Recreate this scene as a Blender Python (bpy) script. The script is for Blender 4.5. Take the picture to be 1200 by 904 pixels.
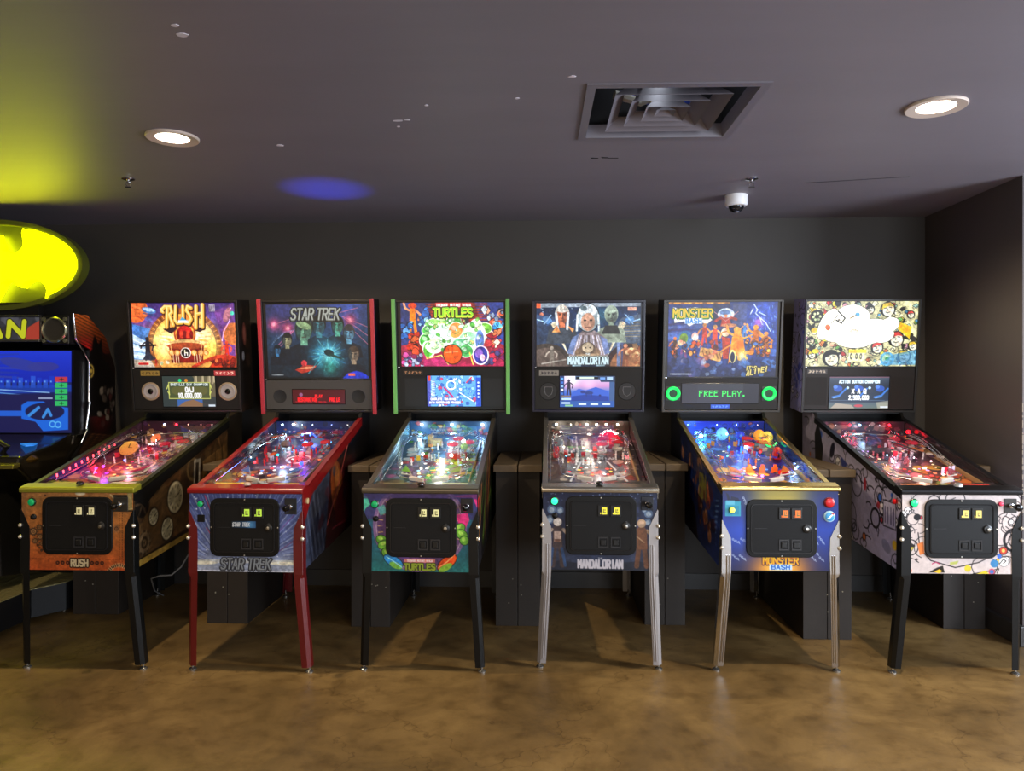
import bpy, math, random
import numpy as np
from math import sin, cos, pi, radians

for _o in list(bpy.data.objects):
    bpy.data.objects.remove(_o)
SC = bpy.context.scene
COL = SC.collection

# ------------------------------------------------------------------ camera, light, exposure
CAM_H = 1.436
YAW = 0.0413
cam_d = bpy.data.cameras.new('camera')
cam = bpy.data.objects.new('camera', cam_d)
COL.objects.link(cam)
cam.location = (0, 0, CAM_H)
cam.rotation_euler = (radians(90), 0, YAW)
cam_d.sensor_width = 36
cam_d.sensor_fit = 'HORIZONTAL'
cam_d.lens = 36 * 862.8 / 1200
cam_d.shift_y = -(452 - 446.3) / 1200
cam_d.clip_start = 0.05
SC.camera = cam

CEIL = 2.55
WALL_Y = 5.12

w = bpy.data.worlds.new('world')
SC.world = w
w.use_nodes = True
w.node_tree.nodes['Background'].inputs[0].default_value = (0.5, 0.55, 0.7, 1)
w.node_tree.nodes['Background'].inputs[1].default_value = 0.03

SC.view_settings.view_transform = 'Standard'
SC.view_settings.look = 'None'
SC.view_settings.exposure = 0.0
SC.view_settings.gamma = 1.0
SC.view_settings.use_curve_mapping = False

DOWN_W = 115.0          # watts of a ceiling downlight


def lamp_area(name, loc, rot, sx, sy, power, col):
    d = bpy.data.lights.new(name, 'AREA')
    d.shape = 'RECTANGLE'
    d.size = sx
    d.size_y = sy
    d.energy = power
    d.color = col
    o = bpy.data.objects.new(name, d)
    COL.objects.link(o)
    o.location = loc
    o.rotation_euler = rot
    return o


# added cool fill far behind the photographer, right, standing for an unseen window
lamp_area('window_fill', (3.2, -3.3, 1.45), (radians(90), 0, 0), 3.0, 2.0, 200, (0.80, 0.88, 1.0))
lamp_area('side_daylight', (4.5, 1.9, 1.35), (radians(90), 0, radians(90)), 1.6, 1.5, 230, (0.78, 0.87, 1.0))
lamp_area('warm_fill', (-2.0, -3.3, 1.5), (radians(90), 0, 0), 4.0, 1.8, 55, (1.0, 0.80, 0.58))  # added warm fill behind the photographer, no fixture there


def lamp_spot(name, loc, power, col, size=150, blend=0.5, radius=0.05, parent=None):
    d = bpy.data.lights.new(name, 'SPOT')
    d.energy = power
    d.color = col
    d.spot_size = radians(size)
    d.spot_blend = blend
    d.shadow_soft_size = radius
    o = bpy.data.objects.new(name, d)
    COL.objects.link(o)
    o.location = loc
    if parent:
        o.parent = parent
    return o


def lamp_point(name, loc, power, col, radius=0.02, parent=None):
    d = bpy.data.lights.new(name, 'POINT')
    d.energy = power
    d.color = col
    d.shadow_soft_size = radius
    o = bpy.data.objects.new(name, d)
    COL.objects.link(o)
    o.location = loc
    if parent:
        o.parent = parent
    return o


# ------------------------------------------------------------------ colour + materials
def lin1(c):
    return c / 12.92 if c <= 0.04045 else ((c + 0.055) / 1.055) ** 2.4


def hx(s):
    s = s.lstrip('#')
    return np.array([int(s[i:i + 2], 16) / 255 for i in (0, 2, 4)])


def L(s):
    c = hx(s) if isinstance(s, str) else s
    return (lin1(c[0]), lin1(c[1]), lin1(c[2]), 1.0)


MATS = {}


def mat(name, col='#808080', rough=0.5, metal=0.0, emit=0.0, ecol=None, spec=0.5, coat=0.0, bump=0.0, bscale=60, var=0.0, vscale=8):
    if name in MATS:
        return MATS[name]
    m = bpy.data.materials.new(name)
    m.use_nodes = True
    nt = m.node_tree
    b = nt.nodes['Principled BSDF']
    b.inputs['Base Color'].default_value = L(col)
    b.inputs['Roughness'].default_value = rough
    b.inputs['Metallic'].default_value = metal
    b.inputs['Specular IOR Level'].default_value = spec
    b.inputs['Coat Weight'].default_value = coat
    if emit:
        b.inputs['Emission Color'].default_value = L(ecol or col)
        b.inputs['Emission Strength'].default_value = emit
    if bump or var:
        tc = nt.nodes.new('ShaderNodeTexCoord')
        n = nt.nodes.new('ShaderNodeTexNoise')
        n.inputs['Scale'].default_value = bscale if bump else vscale
        n.inputs['Detail'].default_value = 4
        nt.links.new(tc.outputs['Object'], n.inputs['Vector'])
        if bump:
            bp = nt.nodes.new('ShaderNodeBump')
            bp.inputs['Strength'].default_value = bump
            bp.inputs['Distance'].default_value = 0.002
            nt.links.new(n.outputs['Fac'], bp.inputs['Height'])
            nt.links.new(bp.outputs['Normal'], b.inputs['Normal'])
        if var:
            n2 = nt.nodes.new('ShaderNodeTexNoise')
            n2.inputs['Scale'].default_value = vscale
            n2.inputs['Detail'].default_value = 5
            nt.links.new(tc.outputs['Object'], n2.inputs['Vector'])
            mx = nt.nodes.new('ShaderNodeMix')
            mx.data_type = 'RGBA'
            c = L(col)
            mx.inputs['A'].default_value = (c[0] * (1 - var), c[1] * (1 - var), c[2] * (1 - var), 1)
            mx.inputs['B'].default_value = (min(1, c[0] * (1 + var)), min(1, c[1] * (1 + var)), min(1, c[2] * (1 + var)), 1)
            nt.links.new(n2.outputs['Fac'], mx.inputs['Factor'])
            nt.links.new(mx.outputs['Result'], b.inputs['Base Color'])
    MATS[name] = m
    return m


def mat_print(name, emit=0.0, rough=0.35, base=1.0):
    """printed artwork: the print's own colours come from the mesh's colour attribute"""
    if name in MATS:
        return MATS[name]
    m = bpy.data.materials.new(name)
    m.use_nodes = True
    nt = m.node_tree
    b = nt.nodes['Principled BSDF']
    a = nt.nodes.new('ShaderNodeAttribute')
    a.attribute_name = 'print'
    b.inputs['Roughness'].default_value = rough
    if emit:
        b.inputs['Base Color'].default_value = (0.01, 0.01, 0.01, 1)
        nt.links.new(a.outputs['Color'], b.inputs['Emission Color'])
        b.inputs['Emission Strength'].default_value = emit
    else:
        nt.links.new(a.outputs['Color'], b.inputs['Base Color'])
    MATS[name] = m
    return m


def mat_glass(name, refl=1.0, tint=(1, 1, 1)):
    if name in MATS:
        return MATS[name]
    m = bpy.data.materials.new(name)
    m.use_nodes = True
    nt = m.node_tree
    nt.nodes.clear()
    out = nt.nodes.new('ShaderNodeOutputMaterial')
    tr = nt.nodes.new('ShaderNodeBsdfTransparent')
    tr.inputs[0].default_value = (*tint, 1)
    gl = nt.nodes.new('ShaderNodeBsdfGlossy')
    gl.inputs['Roughness'].default_value = 0.02
    fr = nt.nodes.new('ShaderNodeFresnel')
    fr.inputs['IOR'].default_value = 1.5
    ml = nt.nodes.new('ShaderNodeMath')
    ml.operation = 'MULTIPLY'
    ml.inputs[1].default_value = refl
    mx = nt.nodes.new('ShaderNodeMixShader')
    geo = nt.nodes.new('ShaderNodeNewGeometry')
    inv = nt.nodes.new('ShaderNodeMath')
    inv.operation = 'SUBTRACT'
    inv.inputs[0].default_value = 1.0
    nt.links.new(geo.outputs['Backfacing'], inv.inputs[1])
    m2 = nt.nodes.new('ShaderNodeMath')
    m2.operation = 'MULTIPLY'
    nt.links.new(fr.outputs[0], m2.inputs[0])
    nt.links.new(inv.outputs[0], m2.inputs[1])
    nt.links.new(m2.outputs[0], ml.inputs[0])
    nt.links.new(ml.outputs[0], mx.inputs[0])
    nt.links.new(tr.outputs[0], mx.inputs[1])
    nt.links.new(gl.outputs[0], mx.inputs[2])
    nt.links.new(mx.outputs[0], out.inputs[0])
    MATS[name] = m
    return m


# ------------------------------------------------------------------ mesh collector
class MB:
    def __init__(s):
        s.v = []
        s.f = []
        s.mi = []
        s.cur = 0

    def add(s, vs, fs):
        o = len(s.v)
        s.v += [tuple(p) for p in vs]
        for f in fs:
            s.f.append(tuple(i + o for i in f))
            s.mi.append(s.cur)
        return s

    def box(s, x0, x1, y0, y1, z0, z1):
        vs = [(x0, y0, z0), (x1, y0, z0), (x1, y1, z0), (x0, y1, z0), (x0, y0, z1), (x1, y0, z1), (x1, y1, z1), (x0, y1, z1)]
        return s.add(vs, [(0, 3, 2, 1), (4, 5, 6, 7), (0, 1, 5, 4), (1, 2, 6, 5), (2, 3, 7, 6), (3, 0, 4, 7)])

    def prism_y(s, pts, y0, y1):
        """polygon in x,z extruded along y"""
        n = len(pts)
        vs = [(p[0], y0, p[1]) for p in pts] + [(p[0], y1, p[1]) for p in pts]
        fs = [tuple(range(n)), tuple(range(2 * n - 1, n - 1, -1))]
        fs += [(i, i + n, (i + 1) % n + n, (i + 1) % n) for i in range(n)]
        return s.add(vs, fs)

    def prism_x(s, pts, x0, x1):
        """polygon in y,z extruded along x"""
        n = len(pts)
        vs = [(x0, p[0], p[1]) for p in pts] + [(x1, p[0], p[1]) for p in pts]
        fs = [tuple(range(n - 1, -1, -1)), tuple(range(n, 2 * n))]
        fs += [(i, (i + 1) % n, (i + 1) % n + n, i + n) for i in range(n)]
        return s.add(vs, fs)

    def prism_z(s, pts, z0, z1):
        n = len(pts)
        vs = [(p[0], p[1], z0) for p in pts] + [(p[0], p[1], z1) for p in pts]
        fs = [tuple(range(n - 1, -1, -1)), tuple(range(n, 2 * n))]
        fs += [(i, (i + 1) % n, (i + 1) % n + n, i + n) for i in range(n)]
        return s.add(vs, fs)

    def lathe(s, prof, c=(0, 0, 0), axis='z', n=20):
        """prof: (radius, height) pairs; closed at the ends when the radius is 0"""
        vs = []
        for r, h in prof:
            for k in range(n):
                a = 2 * pi * k / n
                p = (r * cos(a), r * sin(a), h)
                if axis == 'y':
                    p = (p[0], p[2], -p[1])
                elif axis == 'x':
                    p = (p[2], p[0], p[1])
                vs.append((p[0] + c[0], p[1] + c[1], p[2] + c[2]))
        fs = []
        for i in range(len(prof) - 1):
            for k in range(n):
                a, b = i * n + k, i * n + (k + 1) % n
                fs.append((a, b, b + n, a + n))
        if prof[0][0] > 0:
            fs.append(tuple(range(n - 1, -1, -1)))
        if prof[-1][0] > 0:
            fs.append(tuple(range((len(prof) - 1) * n, len(prof) * n)))
        return s.add(vs, fs)

    def tube(s, path, r, n=8, caps=True):
        P = [np.array(p, float) for p in path]
        vs = []
        up = np.array([0.13, 0.21, 0.97])
        for i, p in enumerate(P):
            t = P[min(i + 1, len(P) - 1)] - P[max(i - 1, 0)]
            t = t / (np.linalg.norm(t) + 1e-9)
            a = np.cross(t, up)
            if np.linalg.norm(a) < 1e-3:
                a = np.cross(t, np.array([1, 0, 0]))
            a /= np.linalg.norm(a)
            b = np.cross(a, t)
            rr = r[i] if isinstance(r, (list, tuple)) else r
            for k in range(n):
                an = 2 * pi * k / n
                vs.append(tuple(p + rr * (cos(an) * a + sin(an) * b)))
        fs = []
        for i in range(len(P) - 1):
            for k in range(n):
                q, w_ = i * n + k, i * n + (k + 1) % n
                fs.append((q, q + n, w_ + n, w_))
        if caps:
            fs.append(tuple(range(n)))
            fs.append(tuple(range(len(P) * n - 1, (len(P) - 1) * n - 1, -1)))
        return s.add(vs, fs)

    def build(s, name, m, parent=None, bevel=0.0, smooth=False, loc=None, rot=None):
        me = bpy.data.meshes.new(name)
        me.from_pydata(s.v, [], s.f)
        me.validate()
        ms = m if isinstance(m, (list, tuple)) else [m]
        for q in ms:
            me.materials.append(q)
        if len(ms) > 1 and len(me.polygons) == len(s.mi):
            me.polygons.foreach_set('material_index', s.mi)
        import bmesh
        bm = bmesh.new()
        bm.from_mesh(me)
        bmesh.ops.recalc_face_normals(bm, faces=bm.faces)
        bm.to_mesh(me)
        bm.free()
        if smooth:
            me.polygons.foreach_set('use_smooth', [True] * len(me.polygons))
            try:
                me.set_sharp_from_angle(angle=radians(40))
            except Exception:
                pass
        me.update()
        o = bpy.data.objects.new(name, me)
        COL.objects.link(o)
        if parent:
            o.parent = parent
        if loc:
            o.location = loc
        if rot:
            o.rotation_euler = rot
        if bevel:
            bv = o.modifiers.new('bevel', 'BEVEL')
            bv.width = bevel
            bv.segments = 2
            bv.limit_method = 'ANGLE'
            bv.angle_limit = radians(40)
        return o


def rrect(x0, x1, z0, z1, r, n=6):
    pts = []
    for cx, cz, a0 in ((x1 - r, z0 + r, -90), (x1 - r, z1 - r, 0), (x0 + r, z1 - r, 90), (x0 + r, z0 + r, 180)):
        for k in range(n + 1):
            a = radians(a0 + 90 * k / n)
            pts.append((cx + r * cos(a), cz + r * sin(a)))
    return pts


def thing(name, label, cat, loc=(0, 0, 0), rz=0.0, group=None):
    o = bpy.data.objects.new(name, None)
    o.empty_display_size = 0.1
    COL.objects.link(o)
    o.location = loc
    o.rotation_euler = (0, 0, rz)
    o['label'] = label
    o['category'] = cat
    if group:
        o['group'] = group
    return o


def tag(o, label, cat, group=None):
    o['label'] = label
    o['category'] = cat
    if group:
        o['group'] = group
    return o


def struct(o):
    o['kind'] = 'structure'
    return o


# ------------------------------------------------------------------ printed artwork: a little painter that fills a colour attribute
GL = {
    'A': [[(0, 0), (2, 6), (4, 0)], [(.7, 2), (3.3, 2)]], 'B': [[(0, 0), (0, 6), (3, 6), (3.7, 5.2), (3.7, 4), (3, 3.2), (0, 3.2)], [(3, 3.2), (4, 2.4), (4, .8), (3, 0), (0, 0)]],
    'C': [[(4, 5), (3, 6), (1, 6), (0, 5), (0, 1), (1, 0), (3, 0), (4, 1)]], 'D': [[(0, 0), (0, 6), (2.6, 6), (4, 4.6), (4, 1.4), (2.6, 0), (0, 0)]],
    'E': [[(4, 6), (0, 6), (0, 0), (4, 0)], [(0, 3.1), (3.2, 3.1)]], 'F': [[(4, 6), (0, 6), (0, 0)], [(0, 3.1), (3.2, 3.1)]],
    'G': [[(4, 5), (3, 6), (1, 6), (0, 5), (0, 1), (1, 0), (3, 0), (4, 1), (4, 2.8), (2.4, 2.8)]], 'H': [[(0, 0), (0, 6)], [(4, 0), (4, 6)], [(0, 3), (4, 3)]],
    'I': [[(2, 0), (2, 6)]], 'J': [[(3.6, 6), (3.6, 1), (2.6, 0), (1, 0), (0, 1)]], 'K': [[(0, 0), (0, 6)], [(4, 6), (0, 2.6)], [(1.2, 3.6), (4, 0)]],
    'L': [[(0, 6), (0, 0), (4, 0)]], 'M': [[(0, 0), (0, 6), (2, 2.6), (4, 6), (4, 0)]], 'N': [[(0, 0), (0, 6), (4, 0), (4, 6)]],
    'O': [[(1, 0), (0, 1), (0, 5), (1, 6), (3, 6), (4, 5), (4, 1), (3, 0), (1, 0)]], 'P': [[(0, 0), (0, 6), (3, 6), (4, 5), (4, 3.7), (3, 2.8), (0, 2.8)]],
    'Q': [[(1, 0), (0, 1), (0, 5), (1, 6), (3, 6), (4, 5), (4, 1), (3, 0), (1, 0)], [(2.4, 1.6), (4.2, -.4)]],
    'R': [[(0, 0), (0, 6), (3, 6), (4, 5), (4, 3.9), (3, 3), (0, 3)], [(2, 3), (4, 0)]], 'S': [[(4, 5.2), (3, 6), (1, 6), (0, 5), (0, 4), (1, 3.2), (3, 2.8), (4, 2), (4, 1), (3, 0), (1, 0), (0, .8)]],
    'T': [[(0, 6), (4, 6)], [(2, 6), (2, 0)]], 'U': [[(0, 6), (0, 1), (1, 0), (3, 0), (4, 1), (4, 6)]], 'V': [[(0, 6), (2, 0), (4, 6)]],
    'X': [[(0, 0), (4, 6)], [(0, 6), (4, 0)]], 'Y': [[(0, 6), (2, 3), (4, 6)], [(2, 3), (2, 0)]], 'Z': [[(0, 6), (4, 6), (0, 0), (4, 0)]], 'W': [[(0, 6), (1, 0), (2, 4), (3, 0), (4, 6)]],
    '0': [[(1, 0), (0, 1), (0, 5), (1, 6), (3, 6), (4, 5), (4, 1), (3, 0), (1, 0)]], '1': [[(1, 5), (2, 6), (2, 0)]], '2': [[(0, 5), (1, 6), (3, 6), (4, 5), (4, 4), (0, 0), (4, 0)]],
    '5': [[(4, 6), (0, 6), (0, 3.4), (3, 3.4), (4, 2.4), (4, 1), (3, 0), (0, 0)]], ',': [[(2, .8), (1.4, -.8)]], '.': [[(2, 0), (2, .5)]], "'": [[(2, 6), (1.7, 4.6)]],
    '!': [[(2, 6), (2, 2)], [(2, 0), (2, .4)]], '-': [[(.6, 3), (3.4, 3)]], ' ': [],
}


class Art:
    """X, Y: arrays with the place of every mesh point in the artwork's own units; px: size of one cell in those units; yd: y runs down"""

    def __init__(s, X, Y, px, base='#000000', yd=True):
        s.X, s.Y, s.px, s.yd = X, Y, px, yd
        s.c = np.ones(X.shape + (3,)) * hx(base)
        s.keep = np.zeros(X.shape, bool)

    def _b(s, m, col, al=1.0):
        col = hx(col) if isinstance(col, str) else np.asarray(col)
        m = (np.clip(m, 0, 1) * al)[..., None]
        s.c = s.c * (1 - m) + col * m
        return s

    def _bb(s, m, sl, col, al):
        col = hx(col) if isinstance(col, str) else np.asarray(col)
        m = (np.clip(m, 0, 1) * al)[..., None]
        s.c[sl] = s.c[sl] * (1 - m) + col * m

    def win(s, x0, x1, y0, y1):
        k = (s.X >= x0) & (s.X <= x1) & (s.Y >= y0) & (s.Y <= y1)
        r = np.where(k.any(1))[0]
        c = np.where(k.any(0))[0]
        if len(r) == 0 or len(c) == 0:
            return None
        return (slice(r[0], r[-1] + 1), slice(c[0], c[-1] + 1))

    def grad(s, c0, c1, y0, y1, x0=-1e9, x1=1e9):
        t = np.clip((s.Y - y0) / (y1 - y0), 0, 1)[..., None]
        k = ((s.X >= x0) & (s.X <= x1) & (s.Y >= min(y0, y1)) & (s.Y <= max(y0, y1)))[..., None]
        s.c = np.where(k, hx(c0) * (1 - t) + hx(c1) * t, s.c)
        return s

    def hgrad(s, c0, c1, x0, x1):
        t = np.clip((s.X - x0) / (x1 - x0), 0, 1)[..., None]
        s.c = hx(c0) * (1 - t) + hx(c1) * t
        return s

    def glow(s, x, y, r, col, al=1.0, p=2):
        d = np.hypot(s.X - x, s.Y - y) / r
        return s._b(np.exp(-d ** p * 1.5), col, al)

    def ell(s, x, y, rx, ry, col, rot=0, al=1.0, soft=1.0):
        R = max(rx, ry) + s.px * 2
        sl = s.win(x - R, x + R, y - R, y + R)
        if sl is None:
            return s
        a = radians(rot)
        dx, dy = s.X[sl] - x, s.Y[sl] - y
        u = dx * cos(a) + dy * sin(a)
        v = -dx * sin(a) + dy * cos(a)
        d = (np.sqrt((u / rx) ** 2 + (v / ry) ** 2) - 1) * min(rx, ry)
        s._bb(.5 - d / (s.px * soft), sl, col, al)
        return s

    def circ(s, x, y, r, col, al=1.0, soft=1.0):
        return s.ell(x, y, r, r, col, 0, al, soft)

    def ring(s, x, y, r, th, col, al=1.0):
        R = r + th + s.px * 2
        sl = s.win(x - R, x + R, y - R, y + R)
        if sl is None:
            return s
        d = abs(np.hypot(s.X[sl] - x, s.Y[sl] - y) - r) - th / 2
        s._bb(.5 - d / s.px, sl, col, al)
        return s

    def line(s, pts, th, col, al=1.0):
        for (x0, y0), (x1, y1) in zip(pts[:-1], pts[1:]):
            R = th / 2 + s.px * 1.5
            sl = s.win(min(x0, x1) - R, max(x0, x1) + R, min(y0, y1) - R, max(y0, y1) + R)
            if sl is None:
                continue
            dx, dy = x1 - x0, y1 - y0
            l2 = dx * dx + dy * dy + 1e-9
            X, Y = s.X[sl], s.Y[sl]
            t = np.clip(((X - x0) * dx + (Y - y0) * dy) / l2, 0, 1)
            d = np.hypot(X - x0 - t * dx, Y - y0 - t * dy) - th / 2
            s._bb(.5 - d / s.px, sl, col, al)
        return s

    def poly(s, pts, col, al=1.0):
        xs = [p[0] for p in pts]
        ys = [p[1] for p in pts]
        q = s.px * 1.5
        sl = s.win(min(xs) - q, max(xs) + q, min(ys) - q, max(ys) + q)
        if sl is None:
            return s
        X, Y = s.X[sl], s.Y[sl]
        ins = np.zeros(X.shape, bool)
        dm = np.full(X.shape, 1e9)
        n = len(pts)
        for i in range(n):
            x0, y0 = pts[i]
            x1, y1 = pts[(i + 1) % n]
            if y0 != y1:
                ins ^= ((y0 > Y) != (y1 > Y)) & (X < (x1 - x0) * (Y - y0) / (y1 - y0) + x0)
            dx, dy = x1 - x0, y1 - y0
            t = np.clip(((X - x0) * dx + (Y - y0) * dy) / (dx * dx + dy * dy + 1e-9), 0, 1)
            dm = np.minimum(dm, np.hypot(X - x0 - t * dx, Y - y0 - t * dy))
        d = np.where(ins, -dm, dm)
        s._bb(.5 - d / s.px, sl, col, al)
        return s

    def rect(s, x0, x1, y0, y1, col, al=1.0):
        return s.poly([(x0, y0), (x1, y0), (x1, y1), (x0, y1)], col, al)

    def text(s, t, x, y, h, col, th=.16, wd=.62, sp=.30, shear=0.0, out=None, oth=.18, mid=True, col2=None, arc=0.0):
        """x,y: centre of the line (mid) or its left end; h: letter height; th, wd, sp are fractions of h"""
        adv = h * (wd + sp)
        before = s.c.copy()
        W = adv * len(t) - sp * h
        X = x - W / 2 if mid else x
        sg = -1 if s.yd else 1
        for ps in (0, 1):
            if ps == 0 and out is None:
                continue
            cx = X
            for ch in t:
                uu = (cx + wd * h / 2 - x) / (W / 2 + 1e-6)
                lift = -arc * uu * uu
                for st in GL.get(ch, []):
                    pts = [(cx + (p[0] / 4) * wd * h + shear * (p[1] - 3) / 6 * h, y + sg * ((p[1] - 3) / 6 * h + lift)) for p in st]
                    if ps == 0:
                        s.line(pts, (th + oth * 2) * h, out)
                    elif col2:
                        s.line(pts, th * h, col2)
                        s.line([(a, b + sg * .06 * h) for a, b in pts], th * h * .6, col)
                    else:
                        s.line(pts, th * h, col)
                cx += adv
        s.keep |= np.abs(s.c - before).max(-1) > .02
        return s

    def blobs(s, x0, x1, y0, y1, n, pal, r0, r1, out=None, ot=.35, al=1.0, seed=0):
        g = np.random.RandomState(seed)
        for i in range(n):
            x, y = g.uniform(x0, x1), g.uniform(y0, y1)
            r = g.uniform(r0, r1)
            k = g.randint(3)
            c = pal[g.randint(len(pal))]
            if k == 0:
                if out:
                    s.ell(x, y, r + ot, r * .7 + ot, out, g.uniform(0, 180))
                s.ell(x, y, r, r * g.uniform(.5, 1), c, g.uniform(0, 180), al)
            else:
                m = g.randint(4, 8)
                pts = [(x + r * g.uniform(.5, 1.2) * cos(2 * pi * j / m), y + r * g.uniform(.5, 1.2) * sin(2 * pi * j / m)) for j in range(m)]
                s.poly(pts, c, al)
                if out:
                    s.line(pts + [pts[0]], ot, out)
        return s

    def scrib(s, x0, x1, y0, y1, n, col, th, r0, r1, seed=0):
        g = np.random.RandomState(seed)
        for i in range(n):
            x, y, r = g.uniform(x0, x1), g.uniform(y0, y1), g.uniform(r0, r1)
            a = g.uniform(0, 6.28)
            b = g.uniform(1.5, 5.5)
            e = g.uniform(.5, 1.2)
            pts = [(x + r * cos(a + b * k / 9), y + e * r * sin(a + b * k / 9)) for k in range(10)]
            s.line(pts, th, col)
        return s

    def grain(s, amp=.16, seed=0):
        g = np.random.RandomState(seed)
        ny, nx = s.X.shape
        for step, am in ((2, amp * .6), (5, amp), (14, amp * .8)):
            n = g.uniform(-1, 1, (ny // step + 3, nx // step + 3))
            yi, xi = np.arange(ny) / step, np.arange(nx) / step
            y0, x0 = yi.astype(int), xi.astype(int)
            fy, fx_ = (yi - y0)[:, None], (xi - x0)[None, :]
            m = (n[np.ix_(y0, x0)] * (1 - fy) * (1 - fx_) + n[np.ix_(y0 + 1, x0)] * fy * (1 - fx_) + n[np.ix_(y0, x0 + 1)] * (1 - fy) * fx_ + n[np.ix_(y0 + 1, x0 + 1)] * fy * fx_)
            s.c = np.where((s.c > .93) | s.keep[..., None], s.c, np.clip(s.c * (1 + am * m[..., None] * 1.6), 0, 1))
        return s

    def bust(s, x, y, h, skin, cloth, hair, rim=None):
        """a plain head and shoulders; x,y: chin"""
        sg = 1
        if rim:
            s.ell(x, y - h * .45, h * .42, h * .56, rim)
        s.poly([(x - h * .9, y + h * 1.1), (x - h * .75, y + h * .35), (x - h * .22, y + h * .1), (x + h * .22, y + h * .1), (x + h * .75, y + h * .35), (x + h * .9, y + h * 1.1)], cloth)
        s.rect(x - h * .16, x + h * .16, y - h * .2, y + h * .2, skin)
        s.ell(x, y - h * .55, h * .4, h * .52, hair)
        s.ell(x, y - h * .42, h * .33, h * .44, skin)
        s.ell(x + h * .17, y - h * .40, h * .17, h * .42, '#101018', 0, .38)
        s.ell(x - h * .06, y - h * .22, h * .2, h * .14, '#101018', 0, .15)
        s.ell(x, y - h * .78, h * .33, h * .16, hair)
        for q in (-1, 1):
            s.line([(x + q * h * .20, y - h * .56), (x + q * h * .07, y - h * .54)], h * .05, '#18141a', .8)
            s.ell(x + q * h * .13, y - h * .49, h * .05, h * .025, '#101010', 0, .9)
        s.line([(x + h * .02, y - h * .5), (x + h * .05, y - h * .32), (x - h * .03, y - h * .30)], h * .035, '#18141a', .5)
        s.line([(x - h * .09, y - h * .17), (x + h * .09, y - h * .17)], h * .035, '#402018', .8)
        return s

    def figure(s, x, y, h, body, skin, arm=1):
        """a small plain standing person; x,y: feet"""
        s.line([(x - h * .1, y), (x - h * .05, y - h * .45), (x + h * .05, y - h * .45), (x + h * .1, y)], h * .1, body)
        s.line([(x, y - h * .45), (x, y - h * .74)], h * .2, body)
        s.line([(x - h * .12, y - h * .74), (x - h * .25, y - h * (.62 + .2 * arm)), (x - h * .3, y - h * (.5 + .5 * arm))], h * .07, skin)
        s.line([(x + h * .12, y - h * .74), (x + h * .26, y - h * .6), (x + h * .2, y - h * .42)], h * .07, skin)
        s.circ(x, y - h * .9, h * .09, skin)
        return s


def art_flat(w_u, h_u, nx, ny, base='#000000', yd=True):
    x = np.linspace(0, w_u, nx)
    y = np.linspace(0, h_u, ny)
    X, Y = np.meshgrid(x, y)
    return Art(X, Y, w_u / nx, base, yd)


def grid_obj(name, P, colr, m, parent, gain=1.0):
    """P: (ny,nx,3) points, colr: (ny,nx,3) sRGB -> one mesh with a colour attribute"""
    ny, nx = P.shape[:2]
    me = bpy.data.meshes.new(name)
    nv = nx * ny
    idx = np.arange(nv).reshape(ny, nx)
    q = np.stack([idx[:-1, :-1], idx[:-1, 1:], idx[1:, 1:], idx[1:, :-1]], -1).reshape(-1, 4)
    me.vertices.add(nv)
    me.vertices.foreach_set('co', P.reshape(-1).astype(np.float32))
    nf = len(q)
    me.loops.add(nf * 4)
    me.loops.foreach_set('vertex_index', q.reshape(-1).astype(np.int32))
    me.polygons.add(nf)
    me.polygons.foreach_set('loop_start', np.arange(0, nf * 4, 4, dtype=np.int32))
    me.update(calc_edges=True)
    c = np.clip(colr, 0, None)
    lin = np.where(c <= .04045, c / 12.92, ((c + .055) / 1.055) ** 2.4) * gain
    at = me.color_attributes.new('print', 'FLOAT_COLOR', 'POINT')
    rgba = np.ones((nv, 4), np.float32)
    rgba[:, :3] = lin.reshape(-1, 3)
    at.data.foreach_set('color', rgba.reshape(-1))
    me.materials.append(m)
    o = bpy.data.objects.new(name, me)
    COL.objects.link(o)
    if parent:
        o.parent = parent
    return o


def panel_art(name, art, x0, x1, z1, z0, y, m, parent, gain=1.0):
    """artwork (rows run down) on the plane y = const, from z1 (top) to z0 (bottom)"""
    ny, nx = art.X.shape
    xs = np.linspace(x0, x1, nx)
    zs = np.linspace(z1, z0, ny)
    X, Z = np.meshgrid(xs, zs)
    P = np.stack([X, np.full_like(X, y), Z], -1)
    return grid_obj(name, P, art.c, m, parent, gain)


# ------------------------------------------------------------------ common materials
M_BLACK = mat('black_satin', '#060606', .48, spec=.3)
M_BLACKM = mat('black_powder_coat', '#070708', .55, spec=.3, bump=.25, bscale=400)
M_DARK = mat('dark_panel', '#1b1b1d', .5)
M_CHROME = mat('chrome', '#d8d8da', .12, 1.0)
M_STEEL = mat('brushed_steel', '#b9b5ac', .3, 1.0)
M_WHITEP = mat('white_plastic', '#e8e8ea', .35)
M_RUBBER = mat('rubber', '#0a0a0a', .7)
M_PRINT = mat_print('printed_art')
M_PRINTR = mat_print('printed_cabinet_art', rough=.3)
M_LIT = mat_print('backlit_art', emit=1.0)
M_SCREEN = mat_print('screen_picture', emit=1.0)
M_GLASS = mat_glass('playfield_glass', 1.0)
M_CLEAR = mat_glass('clear_plastic', 2.2, (.93, .95, .97))
M_WIRE = mat('wire_steel', '#d0d0d2', .22, 1.0)
M_WOODB = mat('dark_painted_wood', '#241d17', .6, var=.25, vscale=14, bump=.3, bscale=40)
M_WOODT = mat('dark_stained_plank', '#62533f', .55, var=.35, vscale=18, bump=.3, bscale=60)


def M_glow(name, col, e):
    return mat('glow_' + name, col, .4, emit=e, ecol=col)



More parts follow.
